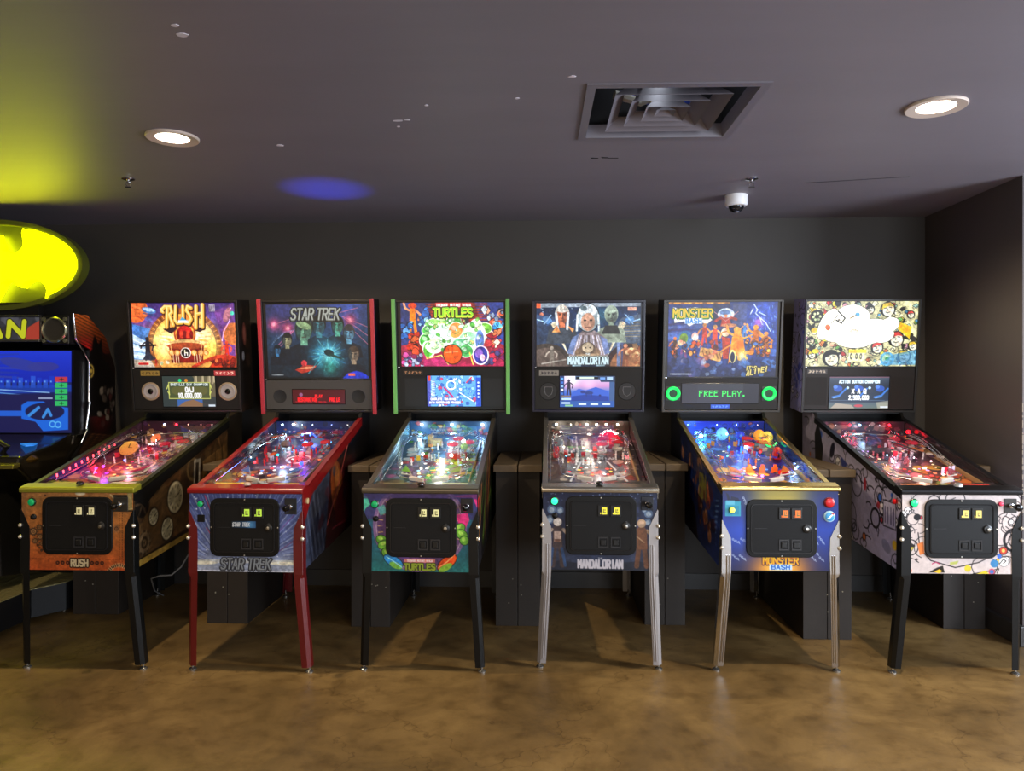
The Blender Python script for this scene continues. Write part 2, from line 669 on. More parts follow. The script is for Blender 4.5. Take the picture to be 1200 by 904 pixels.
# ------------------------------------------------------------------ the room
def mat_floor():
    m = bpy.data.materials.new('polished_brown_concrete')
    m.use_nodes = True
    nt = m.node_tree
    N = nt.nodes.new
    b = nt.nodes['Principled BSDF']
    tc = N('ShaderNodeTexCoord')
    n1 = N('ShaderNodeTexNoise')
    n1.inputs['Scale'].default_value = 1.7
    n1.inputs['Detail'].default_value = 8
    n1.inputs['Roughness'].default_value = .65
    n1.inputs['Distortion'].default_value = .6
    n2 = N('ShaderNodeTexNoise')
    n2.inputs['Scale'].default_value = 9
    n2.inputs['Detail'].default_value = 8
    n2.inputs['Roughness'].default_value = .7
    for n in (n1, n2):
        nt.links.new(tc.outputs['Object'], n.inputs['Vector'])
    r1 = N('ShaderNodeValToRGB')
    e = r1.color_ramp.elements
    e[0].position, e[0].color = .3, L('#564326')
    e[1].position, e[1].color = .7, L('#937748')
    e.new(.5).color = L('#765d36')
    nt.links.new(n1.outputs['Fac'], r1.inputs[0])
    r2 = N('ShaderNodeValToRGB')
    e = r2.color_ramp.elements
    e[0].position, e[0].color = .33, (.34, .29, .24, 1)
    e[1].position, e[1].color = .52, (1, 1, 1, 1)
    nt.links.new(n2.outputs['Fac'], r2.inputs[0])
    mx = N('ShaderNodeMix')
    mx.data_type = 'RGBA'
    mx.blend_type = 'MULTIPLY'
    mx.inputs['Factor'].default_value = .5
    nt.links.new(r1.outputs[0], mx.inputs['A'])
    nt.links.new(r2.outputs[0], mx.inputs['B'])
    # thin wandering cracks
    v = N('ShaderNodeTexVoronoi')
    v.feature = 'DISTANCE_TO_EDGE'
    v.inputs['Scale'].default_value = .9
    mp = N('ShaderNodeVectorMath')
    mp.operation = 'ADD'
    n3 = N('ShaderNodeTexNoise')
    n3.inputs['Scale'].default_value = 3
    n3.inputs['Detail'].default_value = 5
    nt.links.new(tc.outputs['Object'], n3.inputs['Vector'])
    nt.links.new(tc.outputs['Object'], mp.inputs[0])
    nt.links.new(n3.outputs['Color'], mp.inputs[1])
    nt.links.new(mp.outputs[0], v.inputs['Vector'])
    r3 = N('ShaderNodeValToRGB')
    e = r3.color_ramp.elements
    e[0].position, e[0].color = .0, (.45, .4, .35, 1)
    e[1].position, e[1].color = .006, (1, 1, 1, 1)
    nt.links.new(v.outputs['Distance'], r3.inputs[0])
    mx2 = N('ShaderNodeMix')
    mx2.data_type = 'RGBA'
    mx2.blend_type = 'MULTIPLY'
    mx2.inputs['Factor'].default_value = .7
    nt.links.new(mx.outputs['Result'], mx2.inputs['A'])
    nt.links.new(r3.outputs[0], mx2.inputs['B'])
    nt.links.new(mx2.outputs['Result'], b.inputs['Base Color'])
    rr = N('ShaderNodeMapRange')
    rr.inputs['To Min'].default_value = .32
    rr.inputs['To Max'].default_value = .58
    nt.links.new(n2.outputs['Fac'], rr.inputs['Value'])
    nt.links.new(rr.outputs[0], b.inputs['Roughness'])
    bp = N('ShaderNodeBump')
    bp.inputs['Strength'].default_value = .12
    bp.inputs['Distance'].default_value = .01
    nt.links.new(n2.outputs['Fac'], bp.inputs['Height'])
    nt.links.new(bp.outputs[0], b.inputs['Normal'])
    return m


def mat_paint(name, col, rough, var=.12, scale=3, bump=.05, stretch=(1, 1, 1)):
    m = bpy.data.materials.new(name)
    m.use_nodes = True
    nt = m.node_tree
    N = nt.nodes.new
    b = nt.nodes['Principled BSDF']
    tc = N('ShaderNodeTexCoord')
    mp = N('ShaderNodeMapping')
    mp.inputs['Scale'].default_value = stretch
    nt.links.new(tc.outputs['Object'], mp.inputs[0])
    n = N('ShaderNodeTexNoise')
    n.inputs['Scale'].default_value = scale
    n.inputs['Detail'].default_value = 7
    nt.links.new(mp.outputs[0], n.inputs['Vector'])
    c = L(col)
    mx = N('ShaderNodeMix')
    mx.data_type = 'RGBA'
    mx.inputs['A'].default_value = (c[0] * (1 - var), c[1] * (1 - var), c[2] * (1 - var), 1)
    mx.inputs['B'].default_value = (c[0] * (1 + var), c[1] * (1 + var), c[2] * (1 + var), 1)
    nt.links.new(n.outputs['Fac'], mx.inputs['Factor'])
    nt.links.new(mx.outputs['Result'], b.inputs['Base Color'])
    b.inputs['Roughness'].default_value = rough
    bp = N('ShaderNodeBump')
    bp.inputs['Strength'].default_value = bump
    bp.inputs['Distance'].default_value = .02
    nt.links.new(n.outputs['Fac'], bp.inputs['Height'])
    nt.links.new(bp.outputs[0], b.inputs['Normal'])
    return m


M_FLOOR = mat_floor()
M_CEIL = mat_paint('ceiling_dark_paint', '#78727a', .55, var=.10, scale=2.2, bump=.12, stretch=(.6, 2.0, 1))
M_WALL = mat_paint('wall_charcoal_paint', '#39342f', .6, var=.10, scale=4)
M_WALLR = mat_paint('wall_right_paint', '#4c4645', .55, var=.10, scale=4)

XL, XR, YF = -5.2, 4.6, -3.6
struct(MB().box(XL, XR, YF, WALL_Y + .1, -.1, 0).build('floor', M_FLOOR))

# ceiling with the opening for the diffuser
VX0, VX1, VY0, VY1 = .165, .855, 2.77, 3.41
ce = MB()
xs = [XL, VX0 + .03, VX1 - .03, XR]
ys = [YF, VY0 + .03, VY1 - .03, WALL_Y + .1]
for i in range(3):
    for j in range(3):
        if i == 1 and j == 1:
            continue
        ce.box(xs[i], xs[i + 1], ys[j], ys[j + 1], CEIL, CEIL + .05)
ceil = struct(ce.build('ceiling', M_CEIL))

struct(MB().box(XL, 2.66, WALL_Y, WALL_Y + .1, 0, CEIL).build('wall_back', M_WALL))
CX, CY = 2.60, 4.10       # the projecting wall on the right: its inner face and its near face
struct(MB().box(CX, XR, CY, WALL_Y + .1, 0, CEIL).build('wall_right', M_WALLR))
struct(MB().box(XL - .1, XL, YF, WALL_Y + .1, 0, CEIL).build('wall_left', M_WALL))
struct(MB().box(XR, XR + .1, YF, CY, 0, CEIL).build('wall_side_right', M_WALLR))
struct(MB().box(XL, XR, YF - .1, YF, 0, CEIL).build('wall_front', M_WALL))
bb_ = MB().box(CX - .03, CX, CY - .01, WALL_Y, 0, .11).box(CX - .03, CX + 1.2, CY - .03, CY, 0, .11)
struct(bb_.build('baseboard_right', mat('baseboard_dark', '#3a3836', .4), bevel=.004))
struct(MB().box(-5.2, 2.57, WALL_Y - .015, WALL_Y, 0, .11).build('baseboard_back', mat('baseboard_dark', '#3a3836', .4)))
# worn paint on the arris of the projecting wall: bare plaster showing
g_ = np.random.RandomState(5)
wn = MB()
z = .72
while z < 1.30:
    h = g_.uniform(.01, .05)
    wd = g_.uniform(.0015, .004)
    if z < .98:
        wd *= 1.6
    wn.box(CX - .0015, CX + wd, CY - .0015, CY + wd, z, z + h)
    z += h + g_.uniform(0, .03)
struct(wn.build('trim_1', mat('bare_plaster', '#8d867a', .8)))

# ---- square ceiling diffuser
dif = thing('ceiling_air_diffuser', 'square dark grey air diffuser with nested louvres in the ceiling', 'air vent', ((VX0 + VX1) / 2, (VY0 + VY1) / 2, CEIL), .01)
M_DIF = mat('diffuser_grey_paint', '#6f6a72', .4)


def sqring(mb, a0, b0, z0, a1, b1, z1, t=.002):
    """sloping square ring between half-size (a0,b0) at z0 and (a1,b1) at z1"""
    o = [(-a0, -b0, z0), (a0, -b0, z0), (a0, b0, z0), (-a0, b0, z0), (-a1, -b1, z1), (a1, -b1, z1), (a1, b1, z1), (-a1, b1, z1)]
    i = [(x, y, z_ + t) for x, y, z_ in o]
    mb.add(o + i, [(0, 1, 5, 4), (1, 2, 6, 5), (2, 3, 7, 6), (3, 0, 4, 7), (8, 12, 13, 9), (9, 13, 14, 10), (10, 14, 15, 11), (11, 15, 12, 8),
                   (0, 8, 9, 1), (1, 9, 10, 2), (2, 10, 11, 3), (3, 11, 8, 0), (4, 5, 13, 12), (5, 6, 14, 13), (6, 7, 15, 14), (7, 4, 12, 15)])


A_, B_ = (VX1 - VX0) / 2, (VY1 - VY0) / 2
fr_ = MB()
sqring(fr_, A_, B_, -.006, A_ - .035, B_ - .035, -.006, .006)
sqring(fr_, A_ - .035, B_ - .035, -.006, A_ - .045, B_ - .045, .05)
fr_.build('frame', M_DIF, dif)
for k, (s0, s1, zz) in enumerate(((.228, .178, -.004), (.155, .108, -.004), (.088, .045, -.004))):
    lv = MB()
    q = B_ / A_
    sqring(lv, s0, s0 * q, zz, s1, s1 * q, zz + .05)
    lv.build('louvre', M_DIF, dif)
cn = MB()
cn.add([(-.04, -.036, 0), (.04, -.036, 0), (.04, .036, 0), (-.04, .036, 0), (0, 0, .03)], [(0, 1, 4), (1, 2, 4), (2, 3, 4), (3, 0, 4)])
cn.build('centre_cone', M_DIF, dif)
br = MB()
for sx in (-1, 1):
    br.box(sx * .12 - .006, sx * .12 + .006, -.25, .25, .052, .06)
br.build('bracket', mat('galvanised', '#8d9096', .4, .8), dif)
du = MB()
W_, H_ = .31, .29
for b in ((-W_ - .01, -W_, -H_, H_), (W_, W_ + .01, -H_, H_), (-W_ - .01, W_ + .01, -H_ - .01, -H_), (-W_ - .01, W_ + .01, H_, H_ + .01)):
    du.box(b[0], b[1], b[2], b[3], .052, .4)
du.box(-W_ - .01, W_ + .01, -H_ - .01, H_ + .01, .4, .41)
du.build('duct', mat('duct_black', '#161618', .7), dif)
cb = MB().tube([(-.18, .18, .14), (-.1, .2, .16), (-.02, .19, .12), (.06, .21, .15), (.15, .19, .13)], .022, 8)
cb.build('cable', mat('blue_cable', '#4868e8', .4), dif, smooth=True)
cb = MB().tube([(-.2, .1, .12), (-.08, .14, .1), (.03, .1, .13), (.1, .16, .12)], .018, 8).box(-.04, .0, .15, .2, .08, .2).box(.06, .1, .05, .18, .09, .12)
cb.build('pipe', mat('pale_pipe', '#c9c7b8', .5), dif)
lamp_point('duct_fill', (0, .0, .34), 1.3, (.8, .85, 1), .03, dif)  # added light to brighten the cable and pipe; the duct has no lamp

# ---- recessed downlights
M_LENS = mat('downlight_lens', '#fff4e0', .4, emit=14, ecol='#fff0d8')


def downlight(x, y, label, r=.115, power=DOWN_W, col=(1.0, .80, .52)):
    t = thing('ceiling_downlight', label, 'ceiling light', (x, y, CEIL), 0, 'recessed ceiling downlights')
    MB().lathe([(r, 0), (r, -.006), (r * .97, -.010), (r * .64, -.006), (r * .62, 0)], n=40).build('trim_ring', mat('downlight_trim', '#c9b8ac', .4), t, smooth=True)
    MB().lathe([(r * .63, -.0005), (r * .61, -.005), (0, -.006)], n=40).build('lens', M_LENS, t, smooth=True)
    lamp_spot('downlight_beam', (0, 0, -.03), power, col, 160, .35, .03, t)
    return t


downlight(-1.69, 3.30, 'round white recessed ceiling downlight on the left, near the yellow glow')
downlight(1.595, 3.055, 'round white recessed ceiling downlight on the right of the square air vent')
# the same row carries on behind the photographer
for x, y, pw in ((-1.7, .2, .30), (1.6, 0.0, .34), (4.0, 2.6, .4), (-4.3, 1.0, .25)):
    lamp_spot('downlight_beam', (x, y, CEIL - .03), DOWN_W * pw, (1.0, .80, .55), 160, .35, .05)


# ---- sprinklers
def sprinkler(x, y, label):
    t = thing('fire_sprinkler', label, 'sprinkler', (x, y, CEIL), 0, 'ceiling sprinklers')
    MB().lathe([(.034, 0), (.034, -.004), (.02, -.009), (.011, -.01)], n=24).build('escutcheon', M_CHROME, t, smooth=True)
    MB().lathe([(.009, -.008), (.009, -.022), (.0, -.022)], n=12).tube([(-.009, 0, -.02), (-.014, 0, -.032), (-.004, 0, -.046)], .0022, 6).tube([(.009, 0, -.02), (.014, 0, -.032), (.004, 0, -.046)], .0022, 6).build('frame', M_CHROME, t, smooth=True)
    MB().lathe([(.0, -.046), (.016, -.046), (.017, -.049), (0, -.049)], n=16).build('deflector', M_CHROME, t)


sprinkler(-2.28, 3.965, 'small chrome fire sprinkler on the left, above the orange machine')
sprinkler(1.152, 4.107, 'small chrome fire sprinkler just in front of the white dome camera')

# ---- dome camera
t = thing('security_camera', 'small white dome security camera on the dark ceiling', 'camera', (1.165, 4.48, CEIL))
MB().lathe([(.066, 0), (.066, -.055), (.06, -.064), (.048, -.066), (.046, -.05)], n=32).build('housing', M_WHITEP, t, smooth=True)
pr = [(.046 * cos(a), -.062 - .042 * sin(a)) for a in [k * pi / 16 for k in range(9)]]
pr[-1] = (0, pr[-1][1])
MB().lathe(pr, n=28).build('dome', mat('smoked_dome', '#1a1a20', .08), t, smooth=True)
MB().lathe([(.016, -.075), (.016, -.106), (0, -.106)], c=(0, -.008, 0), n=16).build('lens', mat('camera_lens', '#8c8c98', .2, .6), t)

# ---- chips of bare plaster and scratches on the ceiling
for x, y, a, b in ((-1.157, 2.323, .022, .02), (-1.15, 2.26, .014, .012), (-.616, 3.129, .03, .012), (-.575, 3.12, .018, .01), (-1.241, 3.435, .022, .016), (-.468, 2.96, .01, .008),
                   (.11, 2.7, .02, .01), (-.63, 3.2, .008, .008), (-.1, 2.9, .012, .009)):
    n = 7
    MB().prism_z([(x + a * g_.uniform(.6, 1) * cos(2 * pi * k / n), y + b * g_.uniform(.6, 1) * sin(2 * pi * k / n)) for k in range(n)], CEIL - .002, CEIL).build('paint_chip', mat('bare_plaster_pale', '#cfc8d2', .8), ceil)
for x, y, a, b in ((.26, 3.70, .02, .012), (.31, 3.69, .018, .01), (.35, 3.70, .03, .006)):
    MB().prism_z([(x - a, y - b), (x + a, y - b * .4), (x + a * .8, y + b), (x - a * .6, y + b * .7)], CEIL - .0015, CEIL).build('scratch', mat('scratch_dark', '#17151a', .8), ceil)
sc = MB().prism_z([(1.484, 4.205), (1.999, 4.100), (2.0, 4.104), (1.486, 4.213)], CEIL - .0015, CEIL)
sc.build('scratch', mat('scratch_dark', '#17151a', .8), ceil)

# ------------------------------------------------------------------ dark wooden counters standing between the machines
def counter(x0, x1, y0, label, top=.945):
    xc = (x0 + x1) / 2
    t = thing('wooden_counter', label, 'counter', (xc, y0, 0), 0, 'dark wooden counters between the pinball machines')
    hw = (x1 - x0) / 2
    D = WALL_Y - y0 - .02
    th = .042
    g = .003
    for sx in (-1, 1):
        a, b = (-hw - .012, -g) if sx < 0 else (g, hw + .012)
        MB().box(a, b, -.03, D, top - th, top).build('top_plank', M_WOODT, t, bevel=.004)
        a, b = (-hw, -.0015) if sx < 0 else (.0015, hw)
        MB().box(a, b, 0, .02, 0, top - th).build('front_board', M_WOODB, t, bevel=.002)
        a, b = (-hw, -hw + .02) if sx < 0 else (hw - .02, hw)
        MB().box(a, b, .02, D, 0, top - th).build('side_board', M_WOODB, t)
    for k in range(4):
        MB().lathe([(.004, 0), (.003, -.002), (0, -.002)], c=(g_.uniform(-hw * .8, hw * .8), 0, g_.uniform(.12, .32)), axis='y', n=6).build('screw', mat('screw_head', '#8a8578', .5), t)
    return t


counter(-2.887, -2.599, 4.415, 'dark wooden counter behind the orange machine, nearest the driving game')
counter(-1.983, -1.738, 4.278, 'dark wooden counter between the orange machine and the red-legged machine')
counter(-1.115, -.888, 4.253, 'dark wooden counter between the red-legged and the green-edged machine')
counter(-.274, -.014, 4.304, 'dark wooden counter right of the green-edged pinball machine')
counter(.600, .836, 4.355, 'dark wooden counter right of the grey-legged dark navy machine', .95)
counter(1.446, 1.710, 4.15, 'dark wooden counter between the blue machine and the white doodle machine', .945)
counter(2.318, 2.555, 4.36, 'dark wooden counter in the right corner against the projecting wall')

# ------------------------------------------------------------------ pinball machines
HW = .279                      # half width of the cabinet
ZL = .90                       # lockdown bar height
ZB = .506                      # underside of the front
PITCH = math.atan2(1.212 - .897, 1.10)
BB_LEAN = math.atan2(.081, .713)


def ztop(y):
    return .885 + (1.200 - .885) * y / 1.16


def zbot(y):
    return ZB + .075 * y


def fx(px):
    return -HW + px * 2 * HW / 133


def fz(py):
    return .885 - py * (.885 - ZB) / 91


def cabinet(t, M_body, neck=None):
    mb = MB()
    prof = [(0, ZB), (0, .885), (1.10, ztop(1.10)), (1.145, 1.235), (1.34, 1.235), (1.34, zbot(1.3) + .0)]
    mb.prism_x(prof, -HW, -HW + .018)
    mb.prism_x(prof, HW - .018, HW)
    mb.box(-HW + .018, HW - .018, 0, .018, ZB, .885)
    mb.box(-HW + .018, HW - .018, 1.32, 1.34, .62, 1.235)
    mb.box(-HW + .018, HW - .018, 1.15, 1.33, 1.225, 1.235)
    b0, b1 = zbot(.018) + .01, zbot(1.32) + .01
    mb.add([(-HW + .018, .018, b0), (HW - .018, .018, b0), (HW - .018, 1.32, b1), (-HW + .018, 1.32, b1),
            (-HW + .018, .018, b0 + .015), (HW - .018, .018, b0 + .015), (HW - .018, 1.32, b1 + .015), (-HW + .018, 1.32, b1 + .015)],
           [(0, 3, 2, 1), (4, 5, 6, 7), (0, 1, 5, 4), (1, 2, 6, 5), (2, 3, 7, 6), (3, 0, 4, 7)])
    return mb.build('cabinet', M_body, t)


def side_art(t, side, paint, nx=240, ny=110):
    """artwork on a cabinet side; paint(art) draws in metres: X depth, Y height"""
    yy = np.linspace(.002, 1.335, nx)
    vv = np.linspace(0, 1, ny)
    top = np.where(yy < 1.10, ztop(yy), np.where(yy < 1.145, ztop(1.10) + (yy - 1.10) / .045 * (1.235 - ztop(1.10)), 1.235)) - .002
    bot = zbot(yy) + .001
    bot = np.minimum(bot, zbot(1.3))
    Y, V = np.meshgrid(yy, vv)
    Z = bot[None, :] + V * (top - bot)[None, :]
    a = Art(Y, Z, .0056, '#101010', yd=False)
    paint(a)
    a.grain(getattr(a, 'amp', .12), 7)
    x = side * (HW + .0012)
    P = np.stack([np.full_like(Y, x), Y, Z], -1)
    return grid_obj('side_artwork', P, a.c, M_PRINTR, t)


def rails(t, M_rail, deep=0.0, flange=.03):
    for s in (-1, 1):
        mb = MB()
        a = ztop(.03) + .001
        b = ztop(1.12) + .001
        x0, x1 = (HW - .022, HW + .0045)
        x0, x1 = (x0, x1) if s > 0 else (-x1, -x0)
        mb.prism_x([(.03, a), (1.12, b), (1.12, b + .011), (.03, a + .011)], x0, x1)
        xo0, xo1 = (HW + .0018, HW + .0045) if s > 0 else (-HW - .0045, -HW - .0018)
        if deep:
            f = [(.0, .885), (.0, .885 - deep * .8), (.02, .885 - deep), (.05, .885 - deep * .9), (.14, ztop(.14) - .06), (1.12, b - flange * 1.3), (1.12, b + .01), (.03, a + .01)]
        else:
            f = [(.005, .885), (.005, .885 - flange), (1.12, b - flange), (1.12, b + .01), (.03, a + .01)]
        mb.prism_x(f, xo0, xo1)
        mb.build('side_rail', M_rail, t, bevel=.0012)


def lockbar(t, M_bar, zo=0.0, h=.026):
    mb = MB()
    z = .887 + zo
    mb.prism_x([(-.012, z), (-.014, z + h - .008), (-.008, z + h), (.045, z + h + .012), (.06, z + h + .012), (.06, z + .01), (.004, z)], -HW - .008, HW + .008)
    return mb.build('lockdown_bar', M_bar, t, bevel=.004)


def glass(t):
    a, b = .06, 1.135
    za, zb = ztop(a) + .008, ztop(b) + .008
    mb = MB()
    q = .003
    mb.add([(-HW + .02, a, za - q), (HW - .02, a, za - q), (HW - .02, b, zb - q), (-HW + .02, b, zb - q), (-HW + .02, a, za), (HW - .02, a, za), (HW - .02, b, zb), (-HW + .02, b, zb)],
           [(0, 3, 2, 1), (4, 5, 6, 7), (0, 1, 5, 4), (1, 2, 6, 5), (2, 3, 7, 6), (3, 0, 4, 7)])
    return mb.build('playfield_glass', M_GLASS, t)


def leg_mesh(sx, M, t, y0, yd, ztop_, zfoot=.022, rear=False, ribs=False, back=0.0):
    """angled steel leg wrapping a cabinet corner; sx = -1 left, 1 right; yd = direction the flange runs in depth"""
    lv = [(ztop_, .0045, .006, .0045, .012), (ztop_ - .085, .0045, .006, .044, .050), (ztop_ - .16, .0045, .008, .047, .050), (ZB - .01 + back, .006, .010, .046, .050), (ZB - .03 + back * .6, .007, .010, .046, .050), (zfoot + .006, .030 if not rear else .006, .045, .044, .048)]
    th = .003
    vs = []
    for i, (z, ox, of, wx, wy) in enumerate(lv):
        X = HW + ox
        zk = (ZB - .012) if not rear else .60
        if z < zk:
            k = (zk - z) / zk
        else:
            k = 0
        Y = -ox if not rear else ox
        Y = -.0045 - k * .0 + (k * .045 if not rear else k * .03)
        c = .0015 if z > (ZB - .02 if not rear else .55) else .016
        pts = [(X - wx, Y), (X - c, Y), (X, Y + c), (X, Y + wy), (X - th, Y + wy), (X - th, Y + c + th * .4), (X - c - th * .4, Y + th), (X - wx, Y + th)]
        for p in pts:
            d = p[1]
            vs.append((sx * p[0], y0 + (d if yd > 0 else -d), z))
    fs = []
    n = 8
    for i in range(len(lv) - 1):
        for k in range(n):
            a, b = i * n + k, i * n + (k + 1) % n
            fs.append((a, b, b + n, a + n))
    fs.append(tuple(range(n)))
    fs.append(tuple(range(len(lv) * n - 1, (len(lv) - 1) * n - 1, -1)))
    mb = MB().add(vs, fs)
    if ribs:
        for off, w_ in ((.026, .0035), (.037, .0025)):
            za, zb_ = ztop_ - .17, .05
            mb.tube([(sx * (HW + .006 - off), y0 - .0065, za), (sx * (HW + .007 - off), y0 - .0055, ZB - .03), (sx * (HW + .029 - off), y0 + .034, zb_)], w_, 6)
    lg = mb.build('leg', M, t)
    xf, yf = sx * (HW + (.016 if not rear else -.004)), y0 + (.062 if yd > 0 else -.05)
    MB().lathe([(.005, .045), (.005, .014), (.011, .012), (.019, .006), (.019, .0), (0, 0)], c=(xf, yf, 0), n=20).build('foot', mat('foot_steel', '#a9a6a0', .25, .9), lg, smooth=True)
    for dz in (.065, .122):
        zz = ztop_ - dz - .012
        b = MB().lathe([(0, -.012), (.007, -.010), (.0095, -.005), (.0095, 0)], c=(sx * (HW - .004), y0 + (-.006 if yd > 0 else .006), zz), axis='y', n=14)
        b = MB()
        pr = [(.0, .013), (.006, .0115), (.0095, .006), (.010, 0), (.006, -.004)]
        # domed bolt head facing diagonally outwards from the corner
        c0 = np.array([sx * (HW + .002), y0 - (.004 if yd > 0 else -.004), zz])
        ax = np.array([sx * .7, -.7 if yd > 0 else .7, 0])
        u = np.array([0, 0, 1.0])
        v_ = np.cross(ax, u)
        vs2 = []
        for r, h in pr:
            for k in range(14):
                an = 2 * pi * k / 14
                vs2.append(tuple(c0 + ax * h + r * (cos(an) * u + sin(an) * v_)))
        f2 = []
        for i in range(len(pr) - 1):
            for k in range(14):
                a, b_ = i * 14 + k, i * 14 + (k + 1) % 14
                f2.append((a, b_, b_ + 14, a + 14))
        b.add(vs2, f2).build('leg_bolt', mat('bolt_silver', '#d6cfc0', .25, .7), lg, smooth=True)
    return lg


def legs(t, M, ribs=False, dz=0.0):
    for sx in (-1, 1):
        leg_mesh(sx, M, t, 0.0, 1, .803 + dz, ribs=ribs)
        leg_mesh(sx, M, t, 1.345, -1, .90, rear=True, back=.1)


def coin_door(t, slot_col, slot_e=.9, pale=False, badge=None, x0=25.5, x1=109, y0=4.5, y1=72.5):
    X0, X1, Z1, Z0 = fx(x0), fx(x1), fz(y0), fz(y1)
    W, H = X1 - X0, Z1 - Z0
    d = MB().prism_y(rrect(X0, X1, Z0, Z1, .042), -.010, 0).build('coin_door', M_BLACK, t, bevel=.003)
    i = .026
    fr = MB()
    o = rrect(X0 + i - .004, X1 - i + .004, Z0 + i - .004, Z1 - i + .004, .018)
    q = rrect(X0 + i, X1 - i, Z0 + i, Z1 - i, .016)
    n = len(o)
    vs = [(p[0], -.010, p[1]) for p in o] + [(p[0], -.0145, p[1]) for p in o] + [(p[0], -.0145, p[1]) for p in q] + [(p[0], -.010, p[1]) for p in q]
    fs = []
    for k in range(n):
        m = (k + 1) % n
        fs += [(k, m, m + n, k + n), (k + n, m + n, m + 2 * n, k + 2 * n), (k + 2 * n, m + 2 * n, m + 3 * n, k + 3 * n)]
    fr.add(vs, fs)
    fr.build('door_frame', mat('door_frame_gloss', '#1c1c1e', .2), d)
    MB().prism_y(rrect(X0 + i + .002, X1 - i - .002, Z0 + i + .002, Z1 - i - .002, .014), -.0125, -.009).build('door_leaf', M_BLACKM, d)

    def P(u, v):
        return X0 + u * W, Z1 - v * H
    for k, u in enumerate((.53, .705)):
        cx, cz = P(u, .24)
        s = MB().box(cx - .026, cx + .026, -.017, -.012, cz - .028, cz + .028).build('coin_slot_plate', mat('slot_plate', '#131313', .35), d, bevel=.002)
        MB().box(cx - .007, cx + .018, -.0195, -.017, cz - .017, cz + .017).build('lit_slot', M_glow('slot_' + slot_col, '#' + slot_col, slot_e * .6), s)
        MB().box(cx - .001, cx + .013, -.0200, -.0195, cz - .011, cz - .005).box(cx - .001, cx + .003, -.0200, -.0195, cz - .005, cz + .010).box(cx + .0065, cx + .010, -.0200, -.0195, cz - .001, cz + .010).build('slot_marking', mat('slot_dark', '#7a7440', .5), s)
        MB().box(cx - .015, cx - .011, -.0195, -.017, cz - .017, cz - .008).build('slot_lamp', M_glow('slot_' + slot_col, '#' + slot_col, slot_e * .6), s)
        cx, cz = P(u - .0, .78)
        s = MB()
        s.box(cx - .024, cx + .024, -.015, -.012, cz + .020, cz + .026)
        s.box(cx - .024, cx + .024, -.015, -.012, cz - .026, cz - .020)
        s.box(cx - .024, cx - .019, -.015, -.012, cz - .020, cz + .020)
        s.box(cx + .019, cx + .024, -.015, -.012, cz - .020, cz + .020)
        s.build('coin_return', mat('return_grey', '#2b2b2d', .3), d)
        MB().box(cx - .013, cx + .013, -.017, -.013, cz - .013, cz + .013).build('return_flap', mat('slot_plate', '#131313', .35), d, bevel=.002)
    cx, cz = P(.85, .50)
    lk = MB().lathe([(.020, 0), (.020, -.006), (.016, -.008)], c=(cx, -.012, cz), axis='y', n=24).build('lock', mat('slot_plate', '#131313', .35), d, smooth=True)
    MB().lathe([(.008, 0), (.008, -.006), (0, -.007)], c=(cx, -.020, cz), axis='y', n=18).build('lock_cylinder', M_STEEL, lk, smooth=True)
    MB().tube([(cx + .012 * cos(a), -.0125, cz + .022 * sin(a)) for a in np.linspace(.6, 2.9, 9)], .0016, 5).build('lock_ring', mat('return_grey', '#2b2b2d', .3), lk)
    hg = MB().box(X0 + .04, X0 + .10, -.0135, -.0125, Z0 + H * .5, Z0 + H * .5 + .0015)
    hg.build('door_seam', mat('return_grey', '#2b2b2d', .3), d)
    for u, v in ((.5, .025), (.5, .975), (.02, .5), (.98, .5)):
        cx, cz = P(u, v)
        MB().lathe([(.004, 0), (.003, -.002), (0, -.0025)], c=(cx, -.010, cz), axis='y', n=10).build('door_screw', M_STEEL, d)
    if badge:
        badge(d, P)
    return d


def button(t, name, x, z, r, M, M_ring, y=-.001):
    b = MB().lathe([(r * 1.3, 0), (r * 1.3, -.004), (r * 1.05, -.008)], c=(x, y, z), axis='y', n=24).build(name, M_ring, t, smooth=True)
    MB().lathe([(r, 0), (r, -.011), (r * .7, -.0135), (0, -.014)], c=(x, y, z), axis='y', n=24).build('button_cap', M, b, smooth=True)
    return b


def plunger(t, x, z, plate=True, col='#161616', w=.028, h=.031):
    p = MB().box(x - w, x + w, -.005, 0, z - h, z + h).build('plunger_plate', mat('plunger_plate' + col, col, .35), t, bevel=.002)
    MB().lathe([(.011, 0), (.011, -.01), (.006, -.012), (.005, -.045)], c=(x, -.004, z), axis='y', n=16).build('plunger_rod', M_CHROME, p, smooth=True)
    MB().lathe([(.006, 0), (.014, -.006), (.018, -.018), (.014, -.029), (0, -.034)], c=(x, -.046, z), axis='y', n=20).build('plunger_knob', mat('knob_black', '#0b0b0b', .15), p, smooth=True)
    return p


def front_art(t, paint, base='#000000'):
    a = art_flat(133, 91, 266, 182, base)
    paint(a)
    a.grain(getattr(a, 'amp', .09), 5)
    return panel_art('front_artwork', a, -HW + .0005, HW - .0005, .885, ZB, -.0012, M_PRINTR, t)


def knob_on_bar(t, col='#101010', z=0.0):
    MB().lathe([(.017, 0), (.017, .006), (.013, .013), (0, .016)], c=(0, .02, .925 + z), n=24).build('action_button', mat('action_btn' + col, col, .18), t, smooth=True)


# ------------------------------------------------------------------ the playfield under the glass
PF_L = 1.06


